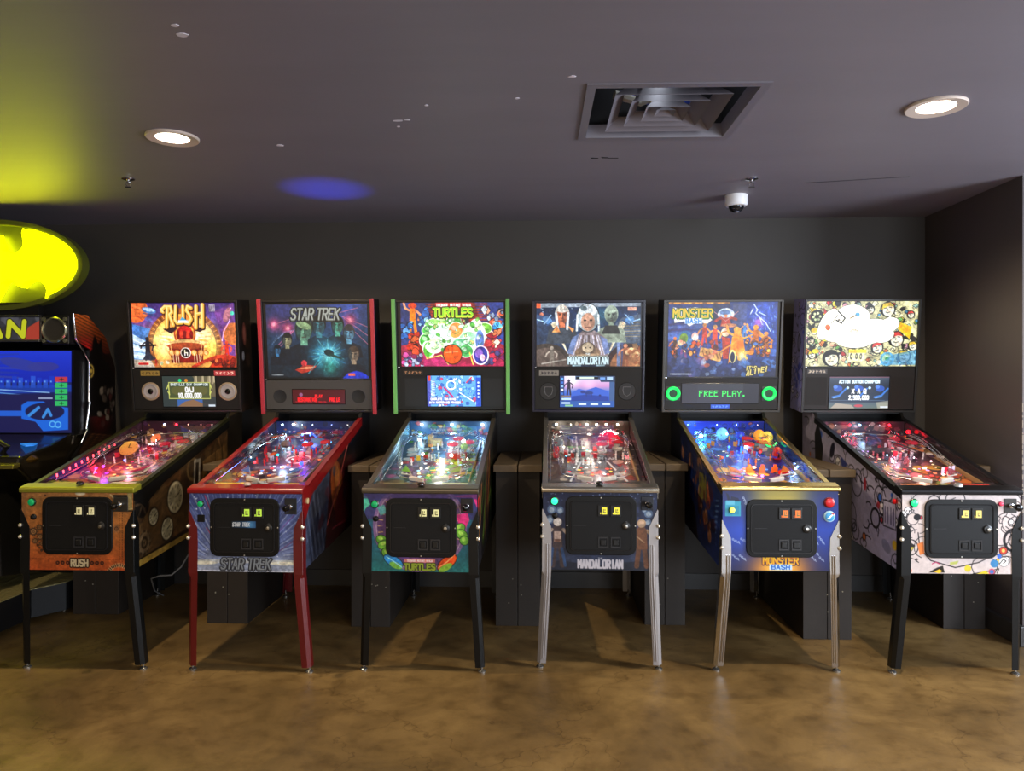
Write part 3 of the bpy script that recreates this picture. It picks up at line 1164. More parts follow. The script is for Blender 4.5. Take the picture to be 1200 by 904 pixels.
def playfield(t, sp):
    """the sloping deck with everything standing on it; local y runs uphill"""
    g = random.Random(sp['seed'])
    ang = math.atan2(.231, 1.05)
    root_loc = (0, .055, .866)
    W = .255
    nx, ny = 230, 330
    x = np.linspace(0, 100, nx)
    y = np.linspace(208, 0, ny)          # rows run from the top of the deck down to the player
    X, Y = np.meshgrid(x, y)
    a = Art(X, 208 - Y, 100 / nx, sp['deck'][0])
    # Y (down) = distance from the back edge, in units of 1/208 of the deck length
    pal = sp['deck']
    a.grad(pal[0], pal[1], 0, 120)
    a.grad(pal[1], pal[2], 120, 208)
    a.blobs(0, 100, 0, 208, sp.get('nb', 90) // 2, sp['pal'], 4, 10, sp.get('line', '#16101a'), .5, .85, sp['seed'] + 40)
    a.blobs(0, 100, 0, 208, 260, sp['pal'] + ['#e8e4dc', '#14141c'], 1.2, 4.2, sp.get('line', '#16101a'), .5, .85, sp['seed'])
    sp['paint'](a)
    # inserts: round and arrow-shaped windows in the deck
    ins = []
    for k in range(sp.get('ni', 20)):
        ix, iy = g.uniform(16, 84), g.uniform(60, 165)
        c = g.choice(sp['ins'])
        ins.append((ix, iy, g.uniform(1.1, 2.1), c))
        a.circ(ix, iy, ins[-1][2] + .8, '#101010')
    for k in range(8):
        ins.append((50 + 17 * sin(k * .8 - 2.6), 138 + 12 * cos(k * .8 - 2.6), 2.0, sp['ins'][k % len(sp['ins'])]))
    px = np.linspace(-W, W, nx)
    py = np.linspace(PF_L, 0, ny)
    PX, PY = np.meshgrid(px, py)
    P = np.stack([PX, PY, np.zeros_like(PX)], -1)
    pf = grid_obj('playfield', P, a.c[:, :, :], M_PRINT, t)
    pf.location = root_loc
    pf.rotation_euler = (ang, 0, 0)

    def at(u, v):
        return (-W + u / 100 * 2 * W, PF_L * (1 - v / 208))

    lamps = MB()
    by = {}
    for ix, iy, r, c in ins:
        by.setdefault(c, MB())
        q = at(ix, iy)
        by[c].lathe([(r * .0051, 0), (r * .0045, .0012), (0, .0012)], c=(q[0], q[1], .0004), n=12)
    for c, mb in by.items():
        mb.build('insert_lamps', M_glow('ins' + c, c, sp.get('ie', .85)), pf)
    # lower deck: apron with cards
    ap = MB()
    ap.prism_z([(-W, 0), (W, 0), (W, .13), (.17, .125), (.06, .075), (-.06, .075), (-.17, .125), (-W, .13)], .020, .029)
    ap.prism_z([(-W, 0), (W, 0), (W, .012), (-W, .012)], 0, .020)
    apo = ap.build('apron', mat('apron' + sp['apron'], sp['apron'], .35), pf, bevel=.001)
    for sx in (-1, 1):
        c = sp.get('cards', ('#cfc08a', '#cfc08a'))[0 if sx < 0 else 1]
        MB().box(sx * .15 - .065, sx * .15 + .065, .050, .105, .0291, .0300).build('instruction_card', mat('card' + c, c, .5), apo)
    # flippers
    for sx in (-1, 1):
        fm = MB()
        L_ = .078
        a0 = -.45
        pts = []
        for k in range(9):
            an = pi / 2 + pi * k / 8
            pts.append((.0115 * cos(an), .0115 * sin(an)))
        for k in range(7):
            an = -pi / 2 + pi * k / 6
            pts.append((L_ - .006 + .006 * cos(an), .006 * sin(an)))
        rp = []
        for p_ in pts:
            qx, qy = p_[0] * cos(a0) - p_[1] * sin(a0), p_[0] * sin(a0) + p_[1] * cos(a0)
            rp.append((-.092 + qx, .205 + qy))
        if sx > 0:
            rp = [(-p_[0], p_[1]) for p_ in rp][::-1]
        fm.prism_z(rp, .008, .028)
        fo = fm.build('flipper', mat('flipper' + sp.get('flip', '#e8e4dc'), sp.get('flip', '#e8e4dc'), .3), pf, bevel=.002)
        # slingshots
        s3 = [(-.155, .27), (-.098, .245), (-.150, .36)]
        if sx > 0:
            s3 = [(-p_[0], p_[1]) for p_ in s3][::-1]
        MB().prism_z(s3, .034, .037).build('slingshot_plastic', mat('sling' + sp['sling'], sp['sling'], .25), pf)
        MB().tube([(p_[0], p_[1], .02) for p_ in s3 + [s3[0]]], .004, 6).build('slingshot_rubber', mat('sling_rubber', sp.get('rub', '#d9d6cf'), .5), pf)
        # inlane guide
        gp = [(-.185, .40, .014), (-.185, .27, .014), (-.155, .235, .014), (-.105, .212, .014)]
        gp = [(p_[0] * -sx, p_[1], p_[2]) for p_ in gp]
        MB().tube(gp, .0035, 6).build('lane_guide', M_WIRE, pf, smooth=True)
    # outer rails and shooter lane
    MB().box(.213, .217, .10, .86, 0, .025).build('shooter_lane_wall', mat('lane_wood', '#a98a5a', .45), pf)
    MB().tube([(-W + .012, .12, .02), (-W + .012, .75, .02), (-W + .03, .9, .02), (-.13, .99, .02), (0, 1.02, .02), (.13, .99, .02), (W - .03, .9, .02), (W - .012, .75, .02)], .0035, 6).build('ball_guide', M_WIRE, pf, smooth=True)
    # posts with rubbers
    for k in range(26):
        q = at(g.uniform(10, 84), g.uniform(25, 120))
        po = MB().lathe([(.007, 0), (.004, .004), (.004, .012), (.0065, .014), (.0065, .02), (.004, .022), (.004, .034), (.006, .036), (0, .038)], c=(q[0], q[1], 0), n=10)
        po.build('post', mat('post' + g.choice(sp['post']), g.choice(sp['post']), .25), pf, smooth=True)
    # pop bumpers
    for (u, v) in sp.get('pops', ((66, 48), (80, 62), (62, 70))):
        q = at(u, v)
        bo = MB().lathe([(.03, 0), (.03, .012), (.016, .014), (.016, .042)], c=(q[0], q[1], 0), n=24).build('pop_bumper', mat('bumper_body', '#d8d4cc', .3), pf, smooth=True)
        MB().lathe([(.016, .042), (.033, .044), (.034, .049), (.026, .056), (0, .058)], c=(q[0], q[1], 0), n=24).build('bumper_cap', mat('bcap' + sp['cap'], sp['cap'], .2, emit=sp.get('cape', .25), ecol=sp['cap']), pf, smooth=True)
    # plastics standing on posts, all over the upper deck
    for k in range(sp.get('npl', 28)):
        u, v = g.uniform(4, 88), g.uniform(18, 125)
        if k % 2:
            u = g.choice((g.uniform(3, 16), g.uniform(78, 92)))
        q = at(u, v)
        m = g.randint(4, 6)
        r = g.uniform(.009, .024)
        ph = g.uniform(0, 6)
        pts = [(q[0] + r * g.uniform(.6, 1.2) * cos(ph + 2 * pi * j / m), q[1] + 1.4 * r * g.uniform(.6, 1.2) * sin(ph + 2 * pi * j / m)) for j in range(m)]
        zz = g.uniform(.03, .05)
        MB().prism_z(pts, zz, zz + .002).build('plastic', mat('plast' + g.choice(sp['pal']), g.choice(sp['pal']), .2), pf)
    # standup targets
    for k in range(7):
        u, v = g.uniform(12, 86), g.uniform(45, 110)
        q = at(u, v)
        a_ = g.uniform(-.9, .9)
        c_, s_ = cos(a_) * .011, sin(a_) * .011
        MB().prism_z([(q[0] - c_, q[1] - s_), (q[0] + c_, q[1] + s_), (q[0] + c_ + .002, q[1] + s_ + .004), (q[0] - c_ + .002, q[1] - s_ + .004)], .002, .03).build('target', mat('targ' + g.choice(sp['targ']), g.choice(sp['targ']), .3), pf)

    # ramps: clear channel that climbs and returns as a wire form
    def curve(pts, n=34):
        P_ = [np.array(p, float) for p in pts]
        P_ = [2 * P_[0] - P_[1]] + P_ + [2 * P_[-1] - P_[-2]]
        out = []
        for i in range(1, len(P_) - 2):
            for k in range(n // (len(P_) - 3)):
                tt = k / (n // (len(P_) - 3))
                p0, p1, p2, p3 = P_[i - 1:i + 3]
                out.append(.5 * ((2 * p1) + (-p0 + p2) * tt + (2 * p0 - 5 * p1 + 4 * p2 - p3) * tt ** 2 + (-p0 + 3 * p1 - 3 * p2 + p3) * tt ** 3))
        out.append(P_[-2])
        return out

    def channel(path, w_, M):
        P_ = curve(path)
        vs = []
        for i, p in enumerate(P_):
            tt = P_[min(i + 1, len(P_) - 1)] - P_[max(i - 1, 0)]
            tt = tt / np.linalg.norm(tt)
            n_ = np.array([-tt[1], tt[0], 0])
            n_ /= np.linalg.norm(n_) + 1e-9
            for sx, h in ((-1, .016), (-1, 0), (1, 0), (1, .016), (1.12, .016), (1.12, -.002), (-1.12, -.002), (-1.12, .016)):
                vs.append(tuple(p + n_ * w_ * sx + np.array([0, 0, h])))
        fs = []
        for i in range(len(P_) - 1):
            for k in range(8):
                a_, b_ = i * 8 + k, i * 8 + (k + 1) % 8
                fs.append((a_, b_, b_ + 8, a_ + 8))
        fs += [tuple(range(8)), tuple(range(len(P_) * 8 - 1, (len(P_) - 1) * 8 - 1, -1))]
        return MB().add(vs, fs).build('ramp', M, pf)

    def wireform(path, w_=.0105):
        P_ = curve(path)
        mb = MB()
        sides = []
        for sx, h in ((-1, .012), (-1, 0), (1, 0), (1, .012)):
            q_ = []
            for i, p in enumerate(P_):
                tt = P_[min(i + 1, len(P_) - 1)] - P_[max(i - 1, 0)]
                tt = tt / np.linalg.norm(tt)
                n_ = np.array([-tt[1], tt[0], 0])
                n_ /= np.linalg.norm(n_) + 1e-9
                q_.append(p + n_ * w_ * (sx if h else sx * .45) + np.array([0, 0, h]))
            sides.append(q_)
            mb.tube(q_, .0017, 5)
        for i in range(2, len(P_) - 1, 5):
            mb.tube([sides[0][i], sides[1][i], sides[2][i], sides[3][i]], .0015, 4)
        return mb.build('wire_ramp', M_WIRE, pf)

    Mr = mat('ramp' + sp['ramp'], sp['ramp'], .15, coat=.5) if sp.get('ramp') else M_CLEAR
    channel([(-.06, .50, .004), (-.08, .66, .03), (-.12, .80, .052), (-.17, .88, .056), (-.21, .84, .056)], .02, Mr)
    wireform([(-.21, .84, .056), (-.222, .70, .055), (-.21, .52, .045), (-.190, .40, .035), (-.186, .34, .030)])
    channel([(.06, .52, .004), (.05, .68, .03), (.08, .84, .052), (.14, .91, .056), (.195, .86, .056)], .02, M_CLEAR)
    wireform([(.195, .86, .056), (.206, .72, .055), (.19, .55, .045), (.18, .42, .035), (.178, .35, .030)])
    # back panel with a row of lamps
    ab = art_flat(100, 20, 200, 40, pal[0])
    ab.grad(sp['back'][0], sp['back'][1], 0, 20)
    ab.blobs(0, 100, 2, 20, 36, sp['pal'], 1, 5, '#0c0c10', .4, .6, sp['seed'] + 9)
    xs_ = np.linspace(-W, W, 200)
    zs_ = np.linspace(.088, 0, 40)
    BX, BZ = np.meshgrid(xs_, zs_)
    bp = grid_obj('back_panel', np.stack([BX, np.full_like(BX, PF_L - .004), BZ], -1), ab.c, M_PRINT, pf)
    for (u, c, e, r) in sp['leds']:
        q = -W + 2 * W * u / 100
        MB().lathe([(r, 0), (r * .9, -.003), (r * .5, -.006), (0, -.007)], c=(q, PF_L - .006, .066), axis='y', n=14).build('back_lamp', M_glow('led' + c + str(e), c, e), pf, smooth=True)
    for (u, v, z_, c, e, r) in sp.get('spots', ()):
        q = at(u, v)
        MB().lathe([(0, -r), (r * .7, -r * .7), (r, 0), (r * .7, r * .7), (0, r)], c=(q[0], q[1], z_), n=12).build('lamp', M_glow('led' + c + str(e), c, e), pf, smooth=True)
    for (u, v, z_, c, pw) in sp['lights']:
        q = at(u, v)
        lamp_point('playfield_light', (q[0], q[1], z_ * .72), pw * .34 * sp.get('lk', 1), tuple(L(c)[:3]), .02, pf)
    if sp.get('toys'):
        sp['toys'](pf, at)
    # printed inner side walls
    for sx in (-1, 1):
        c = sp.get('blade', '#20202a')
        mb = MB()
        mb.prism_x([(0, -.01), (PF_L, -.01), (PF_L, .085), (0, .028)], *((HW - .0195, HW - .0185) if sx > 0 else (-HW + .0185, -HW + .0195)))
        mb.build('side_blade', mat('blade' + c, c, .12, coat=.6), pf)
    return pf


# ------------------------------------------------------------------ backbox
BW = .7166
BH = .7176


def backbox(t, sp):
    """local frame: x across, z up the leaning front, y into the box"""
    M_box = sp['box_mat']
    mb = MB()
    D = .19
    hw = BW / 2 + sp.get('wadd', 0)
    r = .014
    f = -.012
    mb.box(-hw, -hw + r, f, D, 0, BH)
    mb.box(hw - r, hw, f, D, 0, BH)
    mb.box(-hw + r, hw - r, f, D, BH - r, BH)
    mb.box(-hw + r, hw - r, f, D, 0, r)
    mb.box(-hw + r, hw - r, .004, D, r, BH - r)
    bb = mb.build('backbox', M_box, t, bevel=.0015)
    bb.location = (sp.get('bx', 0), 1.150, 1.2345)
    bb.rotation_euler = (BB_LEAN, 0, 0)
    K = BW / 131.0                        # metres for one unit of the artwork
    zt1 = BH - sp.get('gt', 3.2) * K
    zt0 = zt1 - sp['gh'] * K
    gx = sp.get('gw', 121) * K / 2
    gxo = sp.get('gxo', 0) * K
    a = art_flat(sp.get('gw', 121), sp['gh'], int(sp.get('gw', 121) * 2.1), int(sp['gh'] * 2.1), '#000000')
    sp['glass_art'](a)
    a.grain(.13, int(sp['gh']))
    panel_art('backglass', a, gxo - gx, gxo + gx, zt1, zt0, .0015, M_LIT, bb, sp.get('gain', 1.0))
    # speaker panel
    pz1 = zt0 - .010
    pn = MB().box(-hw + r + .001, hw - r - .001, -.006, .003, r + .004, pz1).build('speaker_panel', sp['panel_mat'], bb, bevel=.002)
    MB().box(-hw + r, hw - r, -.009, .003, pz1 + .001, zt0 - .001).build('glass_trim', mat('trim_black', '#121213', .3), bb, bevel=.001)
    MB().lathe([(.004, 0), (.003, -.003), (0, -.003)], c=(gxo, -.009, pz1 + .005), axis='y', n=10).build('camera_hole', mat('hole_black', '#050505', .3), bb)

    def P(u, v):
        """artwork units from the top left of the translite"""
        return gxo - gx + u * K, zt1 - v * K
    # display
    dx0, dx1, dy0, dy1 = sp['disp']
    x0, z1 = P(dx0, dy0)
    x1, z0 = P(dx1, dy1)
    fr = MB().box(x0 - .004, x1 + .004, -.0085, -.006, z0 - .004, z1 + .004).build('display_bezel', mat('bezel_black', '#08080a', .2), bb, bevel=.001)
    a = art_flat(dx1 - dx0, dy1 - dy0, int((dx1 - dx0) * 3.6), int((dy1 - dy0) * 3.6), '#000000')
    sp['disp_art'](a)
    panel_art('display_screen', a, x0, x1, z1, z0, -.0092, M_SCREEN, bb, sp.get('dgain', 1.0))
    for sd, (u, v, rad) in enumerate(sp.get('spk', ())):
        cx, cz = P(u, v)
        R = rad * K
        st = sp['spk_style']
        if st == 'cone':
            o = MB().lathe([(R, 0), (R, -.004), (R * .86, -.006), (R * .82, -.003)], c=(cx, -.006, cz), axis='y', n=36).build('speaker', mat('spk_ring', '#a08c74', .35, .4), bb, smooth=True)
            MB().lathe([(R * .82, -.003), (R * .72, -.006), (R * .62, -.004), (R * .3, -.0005), (R * .26, -.001)], c=(cx, -.0065, cz), axis='y', n=36).build('speaker_cone', mat('spk_cone', '#8b8686', .5), bb, smooth=True)
            MB().lathe([(R * .3, -.0005), (R * .3, -.005), (R * .12, -.009), (0, -.009)], c=(cx, -.0068, cz), axis='y', n=24).build('dust_cap', mat('cap_black', '#0a0a0a', .15), bb, smooth=True)
        elif st == 'flat':
            o = MB().lathe([(R, 0), (R * .97, -.0015), (R * .95, -.0008), (0, -.0008)], c=(cx, -.006, cz), axis='y', n=36).build('speaker', mat('spk_cloth', '#131212', .8, bump=.6, bscale=500), bb, smooth=True)
        elif st == 'glow':
            MB().box(cx - R * .98, cx + R * .98, -.0085, -.006, cz - R * .98, cz + R * .98).build('speaker_plate', mat('spk_plate', '#2c2c2c', .4), bb, bevel=.004)
            o = MB().lathe([(R * .98, 0), (R, -.006), (R * .85, -.010), (R * .62, -.008), (R * .55, -.002)], c=(cx, -.0085, cz), axis='y', n=36).build('speaker', mat('spk_green', '#10c850', .3, emit=.75, ecol='#14e45c'), bb, smooth=True)
            MB().lathe([(R * .56, -.002), (R * .25, -.0005), (R * .2, -.003), (0, -.003)], c=(cx, -.0088, cz), axis='y', n=30).build('speaker_cone', mat('spk_green_dark', '#052a12', .4, emit=.12, ecol='#0a8030'), bb, smooth=True)
        elif st == 'shield':
            MB().lathe([(R, 0), (R * .97, -.003), (R * .95, -.001), (0, -.001)], c=(cx, -.006, cz), axis='y', n=36).build('speaker', mat('spk_dark', '#0f0f10', .5), bb, smooth=True)
            sh = [(-.42, .5), (.42, .5), (.46, .1), (.34, -.3), (0, -.56), (-.34, -.3), (-.46, .1)]
            MB().tube([(cx + p_[0] * R, -.0085, cz + p_[1] * R) for p_ in sh + [sh[0]]], .0022, 6).build('shield_outline', mat('shield_grey', '#6d6d70', .35, .3), bb)
        elif st == 'square':
            MB().box(cx - R, cx + R, -.0072, -.006, cz - R * 1.35, cz + R * 1.35).build('speaker', mat('spk_cloth', '#131212', .8, bump=.6, bscale=500), bb)
    for (u0, u1, v0, v1, base, txt) in sp.get('plates', ()):
        xa, za = P(u0, v0)
        xb, zb_ = P(u1, v1)
        a = art_flat(u1 - u0, v1 - v0, int((u1 - u0) * 4) + 2, int((v1 - v0) * 4) + 2, base)
        gg = np.random.RandomState(int(u0 * 7) + 3)
        for k in range(5):
            q = (k + .7) * (u1 - u0) / 5.6
            a.line([(q, (v1 - v0) * .3), (q + gg.uniform(-.5, 1.6), (v1 - v0) * .5), (q + gg.uniform(-1, 1), (v1 - v0) * .72)], (v1 - v0) * .16, txt)
            a.line([(q - 1, (v1 - v0) * gg.uniform(.25, .75)), (q + 1.4, (v1 - v0) * gg.uniform(.25, .75))], (v1 - v0) * .14, txt)
        panel_art('name_plate', a, xa, xb, za, zb_, -.0095 if v0 < sp['gh'] + 2 else -.0065, M_PRINT, bb)
    if sp.get('bars'):
        for s in (-1, 1):
            MB().prism_y(rrect(s * (hw + .004) - .0125, s * (hw + .004) + .0125, -.012, BH + .006, .004, 3), -.024, -.008).build('edge_trim', sp['bars'], bb, bevel=.003)
    if sp.get('box_art'):
        for s in sp['box_sides']:
            n1, n2 = 50, 150
            yy = np.linspace(-.010, D, n1)
            zz = np.linspace(BH - .001, .001, n2)
            YY, ZZ = np.meshgrid(yy, zz)
            a = Art(YY, ZZ, .004, '#111111', yd=False)
            sp['box_art'](a)
            grid_obj('backbox_artwork', np.stack([np.full_like(YY, s * (hw + .0012)), YY, ZZ], -1), a.c, M_PRINTR, bb)
    MB().lathe([(.006, 0), (.006, -.004), (0, -.006)], c=(-hw + r + .006, -.008, pz1 + .004), axis='y', n=12).build('latch_screw', M_CHROME, bb)
    return bb

PINS = 'pinball machines standing in a row'
M_RED = mat('red_gloss_metal', '#820f13', .28, .0, coat=.6)
M_REDLEG = mat('red_leg_metal', '#5e0c10', .35, .0, coat=.3)
M_REDBAR = mat('red_trim_plastic', '#9a2834', .4)
M_GREENBAR = mat('green_trim_plastic', '#5f9c52', .4)
M_LEGB = mat('black_leg_metal', '#0b0d0e', .35, .1, spec=.4)
M_LEGG = mat('silver_vein_leg', '#a4a0a0', .38, .35, bump=.15, bscale=300)
M_LEGC = mat('chrome_leg', '#c8c6c4', .14, 1.0)
M_SIGNLIT = mat('bar_painted_sign_light', '#8f8d2c', .3, .35)  # the sign's yellow light on the bar, put into its colour
M_GUN = mat('gunmetal_bar', '#6e675a', .28, .8)
M_NICK = mat('nickel_bar', '#cfc8b8', .22, .95)
M_GOLDN = mat('warm_nickel_bar', '#b9a266', .22, .95)
M_PANEL = mat('speaker_panel_black', '#131211', .6, spec=.3)
M_GBTN = mat('green_button', '#0f9a58', .25, emit=.15, ecol='#10c070')
M_GBTNL = mat('green_button_lit', '#20f0a0', .25, emit=1.3, ecol='#38ffb0')
M_RING = mat('button_ring', '#0c2c1c', .3)


# ================= machine 1: orange front
def m1_glass(a):
    a.grad('#3a2468', '#5c3d8c', 0, 20)
    a.grad('#5c3d8c', '#c86a3a', 20, 60)
    a.grad('#c86a3a', '#7a2c1a', 60, 75)
    a.poly([(0, 24), (22, 30), (46, 75), (0, 75)], '#3f6fb8')
    a.poly([(0, 36), (14, 44), (30, 50), (44, 60), (44, 75), (0, 75)], '#bcd4ea')
    for k in range(7):
        a.line([(0, 42 + k * 4.6), (10 + k * 2, 47 + k * 4), (34, 56 + k * 3)], 1.1, '#5f90c8' if k % 2 else '#eef4fa')
    a.circ(5, 8, 15, '#d9622c')
    a.line([(0, 2), (10, 6), (16, 14)], 2.2, '#f08a4a', .6)
    a.line([(-4, 14), (8, 16), (13, 20)], 1.6, '#a83c20', .6)
    a.ell(21, 8.5, 8.5, 3.6, '#4a78b8', 12)
    a.ell(21, 7.6, 7, 2, '#a8c8ea', 12)
    a.line([(14, 12), (28, 14)], 1, '#2a4a80')
    a.ell(20, 19, 5, 2.4, '#5a70c0', 20, .6)
    # arch
    a.circ(61, 50, 44, '#8a3c16')
    a.circ(61, 50, 38, '#f8a83c')
    for k in range(44):
        an = pi + pi * k / 43
        a.line([(61 + 39 * cos(an), 50 + 39 * sin(an)), (61 + 43 * cos(an), 50 + 43 * sin(an))], .9, '#e0903c' if k % 2 else '#4a1c0c')
    a.ring(61, 50, 38, 1, '#4a1c0c')
    a.glow(42, 46, 22, '#fff6b0', 1)
    a.glow(80, 40, 20, '#fffbd8', 1)
    a.glow(90, 52, 12, '#ffe060', .9)
    a.glow(61, 22, 15, '#f08838', .8)
    for k in range(12):
        a.line([(30 + k * 1.5, 36 + k * 2.2), (46, 38 + k * 2)], .9, '#ffffff' if k % 2 else '#f4b050', .5)
        a.line([(78, 36 + k * 2), (94 - k, 34 + k * 2.4)], .9, '#fff8d0' if k % 2 else '#e89848', .5)
    a.rect(0, 121, 66, 75, '#b88048', .5)
    # drum kit on a riser
    a.ell(62, 36, 13, 16, '#b0401c')
    a.ell(62, 36, 11, 13, '#e8a040')
    a.ell(62, 36, 9.5, 10.5, '#c01c1c')
    for k in range(5):
        a.ell(54 + 4 * k, 37, 2.2, 5, '#e03a24' if k % 2 else '#7a0e12')
    a.rect(56, 68, 41, 44, '#200808')
    a.ell(62, 46, 18, 3.5, '#d8a868')
    a.poly([(42, 50), (84, 50), (82, 70), (45, 70)], '#7a1410')
    a.ell(62, 50, 22, 4, '#a04020')
    for x in (45, 52, 72, 80, 86):
        a.circ(x, 58, 3.6, '#d88838')
        a.circ(x, 58, 2.2, '#f4cc80')
    a.circ(62, 58, 6.2, '#e8e0d0')
    a.circ(62, 58, 5.2, '#180808')
    a.line([(61, 55), (61, 61)], 1.1, '#f8f0e0')
    a.line([(61, 58), (64, 58), (64, 61)], 1.1, '#f8f0e0')
    for x in (50, 53, 72, 75, 47, 78):
        a.line([(x, 60), (x + .5, 70)], .7, '#f0d8a8')
    for x in (44, 82):
        a.line([(x, 44), (x + (2 if x < 60 else -2), 66)], .7, '#e8c070')
        a.ell(x, 43, 5, 1.2, '#f8d060', 10)
    a.poly([(90, 75), (96, 66), (106, 62), (121, 60), (121, 75)], '#b02c14')
    a.blobs(92, 121, 66, 75, 16, ['#d8401c', '#8c1a10', '#e86030', '#701410'], 2, 4, '#380808', .5, 1, 3)
    a.line([(70, 75), (84, 68), (98, 63), (108, 62)], 4, '#c83820')
    # right side sky with lightning and an orange globe
    a.poly([(98, 10), (121, 0), (121, 62), (110, 60), (104, 34)], '#6a3a80')
    a.circ(120, 36, 13, '#d0703c')
    a.line([(118, 6), (112, 14), (116, 20), (108, 34), (106, 44)], 1, '#f0b8e8')
    a.ell(113, 14, 4, 9, '#a86878', 20)
    a.circ(119, 12, 2.4, '#48b8a0')
    a.figure(111, 66, 22, '#c02818', '#d84828', 0)
    # dark figure on the left dunes
    a.figure(17, 66, 27, '#1c1a22', '#2a2228', 0)
    a.line([(8, 50), (27, 49)], 2, '#181418')
    a.poly([(10, 66), (17, 56), (27, 66), (22, 67)], '#2a2c3a')
    a.line([(6, 71), (16, 71)], 2.6, '#c01c1c')
    a.figure(26, 73, 8, '#c02020', '#d03030', 1)
    a.blobs(30, 40, 66, 72, 6, ['#c8b890', '#8a9a60', '#e0d8c0'], 1, 2.4, None, 0, .8, 4)
    a.rect(92, 99, 2, 10, '#c8c0c8', .8)
    for k in range(4):
        a.line([(93 + k * 1.6, 3), (92.5 + k * 1.6, 9)], .6, '#2a2030')
    # drop shadow wedges under the title
    a.poly([(36, 30), (46, 36), (54, 29), (46, 28)], '#301420')
    a.poly([(74, 32), (80, 34), (88, 29), (80, 28)], '#301420')
    # title
    def T(dx, dy, c, e=0):
        q = 3.6 + e
        a.line([(36 + dx, 7 + dy), (38 + dx, 11 + dy), (36 + dx, 10 + dy)], q * .7, c)
        a.line([(36 + dx, 8 + dy), (40 + dx, 4.4 + dy), (47 + dx, 4.5 + dy), (48 + dx, 11 + dy), (45 + dx, 14 + dy), (49 + dx, 26 + dy)], q, c)
        a.line([(43 + dx, 6 + dy), (41 + dx, 28 + dy)], q * 1.05, c)
        a.line([(53 + dx, 4 + dy), (51.5 + dx, 20 + dy), (54 + dx, 23.5 + dy), (59 + dx, 23 + dy), (61 + dx, 19 + dy), (61.5 + dx, 4 + dy)], q, c)
        a.line([(71 + dx, 6 + dy), (67 + dx, 4.2 + dy), (65.5 + dx, 9 + dy), (69 + dx, 14 + dy), (70.5 + dx, 19 + dy), (67.5 + dx, 24 + dy), (63.5 + dx, 23 + dy)], q, c)
        a.line([(77 + dx, 4 + dy), (75.5 + dx, 29 + dy)], q * 1.05, c)
        a.line([(84.5 + dx, 2 + dy), (83.5 + dx, 28 + dy)], q * 1.05, c)
        a.line([(77 + dx, 13 + dy), (84 + dx, 12 + dy)], q * .9, c)
    _b4 = a.c.copy()
    T(.9, 1.1, '#2c1210', 1.6)
    T(0, 0, '#a86818', .8)
    T(-.2, -.2, '#e8b44c')
    T(-.5, -.8, '#f8dc8c', -2.2)
    a.keep |= np.abs(a.c - _b4).max(-1) > .02
    a.poly([(56, 21), (60, 16), (66, 21)], '#4aa0c8')
    a.rect(55, 67, 20, 23, '#e8f0f4', .9)


def m1_disp(a):
    a.grad('#32403c', '#2e3a3c', 0, 36)
    a.poly([(36, 0), (63, 0), (63, 24), (52, 24)], '#6a6248')
    for x in (40, 48, 56, 61):
        a.line([(x, 0), (x - 1, 8)], 2.6, '#a89878')
        a.line([(x + 1, 0), (x + 1, 7)], 1, '#d8c8a0')
    a.circ(21, 5, 2, '#1ce08c')
    a.circ(28.5, 5, 2, '#e08828')
    a.rect(7, 57, 7, 27, '#c8cc6c')
    a.rect(8, 56, 8, 26, '#4c5634')
    a.ell(32, 17, 22, 8, '#6a6838', 0, .7)
    a.line([(5, 15), (7, 10), (8, 22), (6, 18)], 1, '#d8dc70')
    a.line([(59, 15), (57, 10), (56, 22), (58, 18)], 1, '#d8dc70')
    a.rect(10, 55, 8, 12, '#2a4644', .8)
    a.text('BASTILLE DAY CHAMPION', 32, 9.8, 2.5, '#f0f8f4', .26, .55, .30)
    a.text('OAJ', 32, 16, 5.2, '#ffffff', .3, .46, .2)
    a.text('10,000,000', 32, 22.8, 4.8, '#ffffff', .3, .42, .16)
    a.rect(17, 47, 27.5, 36, '#3868b0')
    a.poly([(17, 36), (26, 30), (36, 27.5), (47, 32), (47, 36)], '#8c6a4c')
    a.rect(54, 62, 33.5, 36, '#d0dce8')


def gear(a, x, y, r, col, hole, n=10):
    a.circ(x, y, r, col)
    for k in range(n):
        an = 2 * pi * k / n
        a.line([(x + r * .9 * cos(an), y + r * .9 * sin(an)), (x + r * 1.2 * cos(an), y + r * 1.2 * sin(an))], r * .28, col)
    a.circ(x, y, r * .62, hole)
    a.circ(x, y, r * .35, col)
    a.circ(x, y, r * .15, hole)


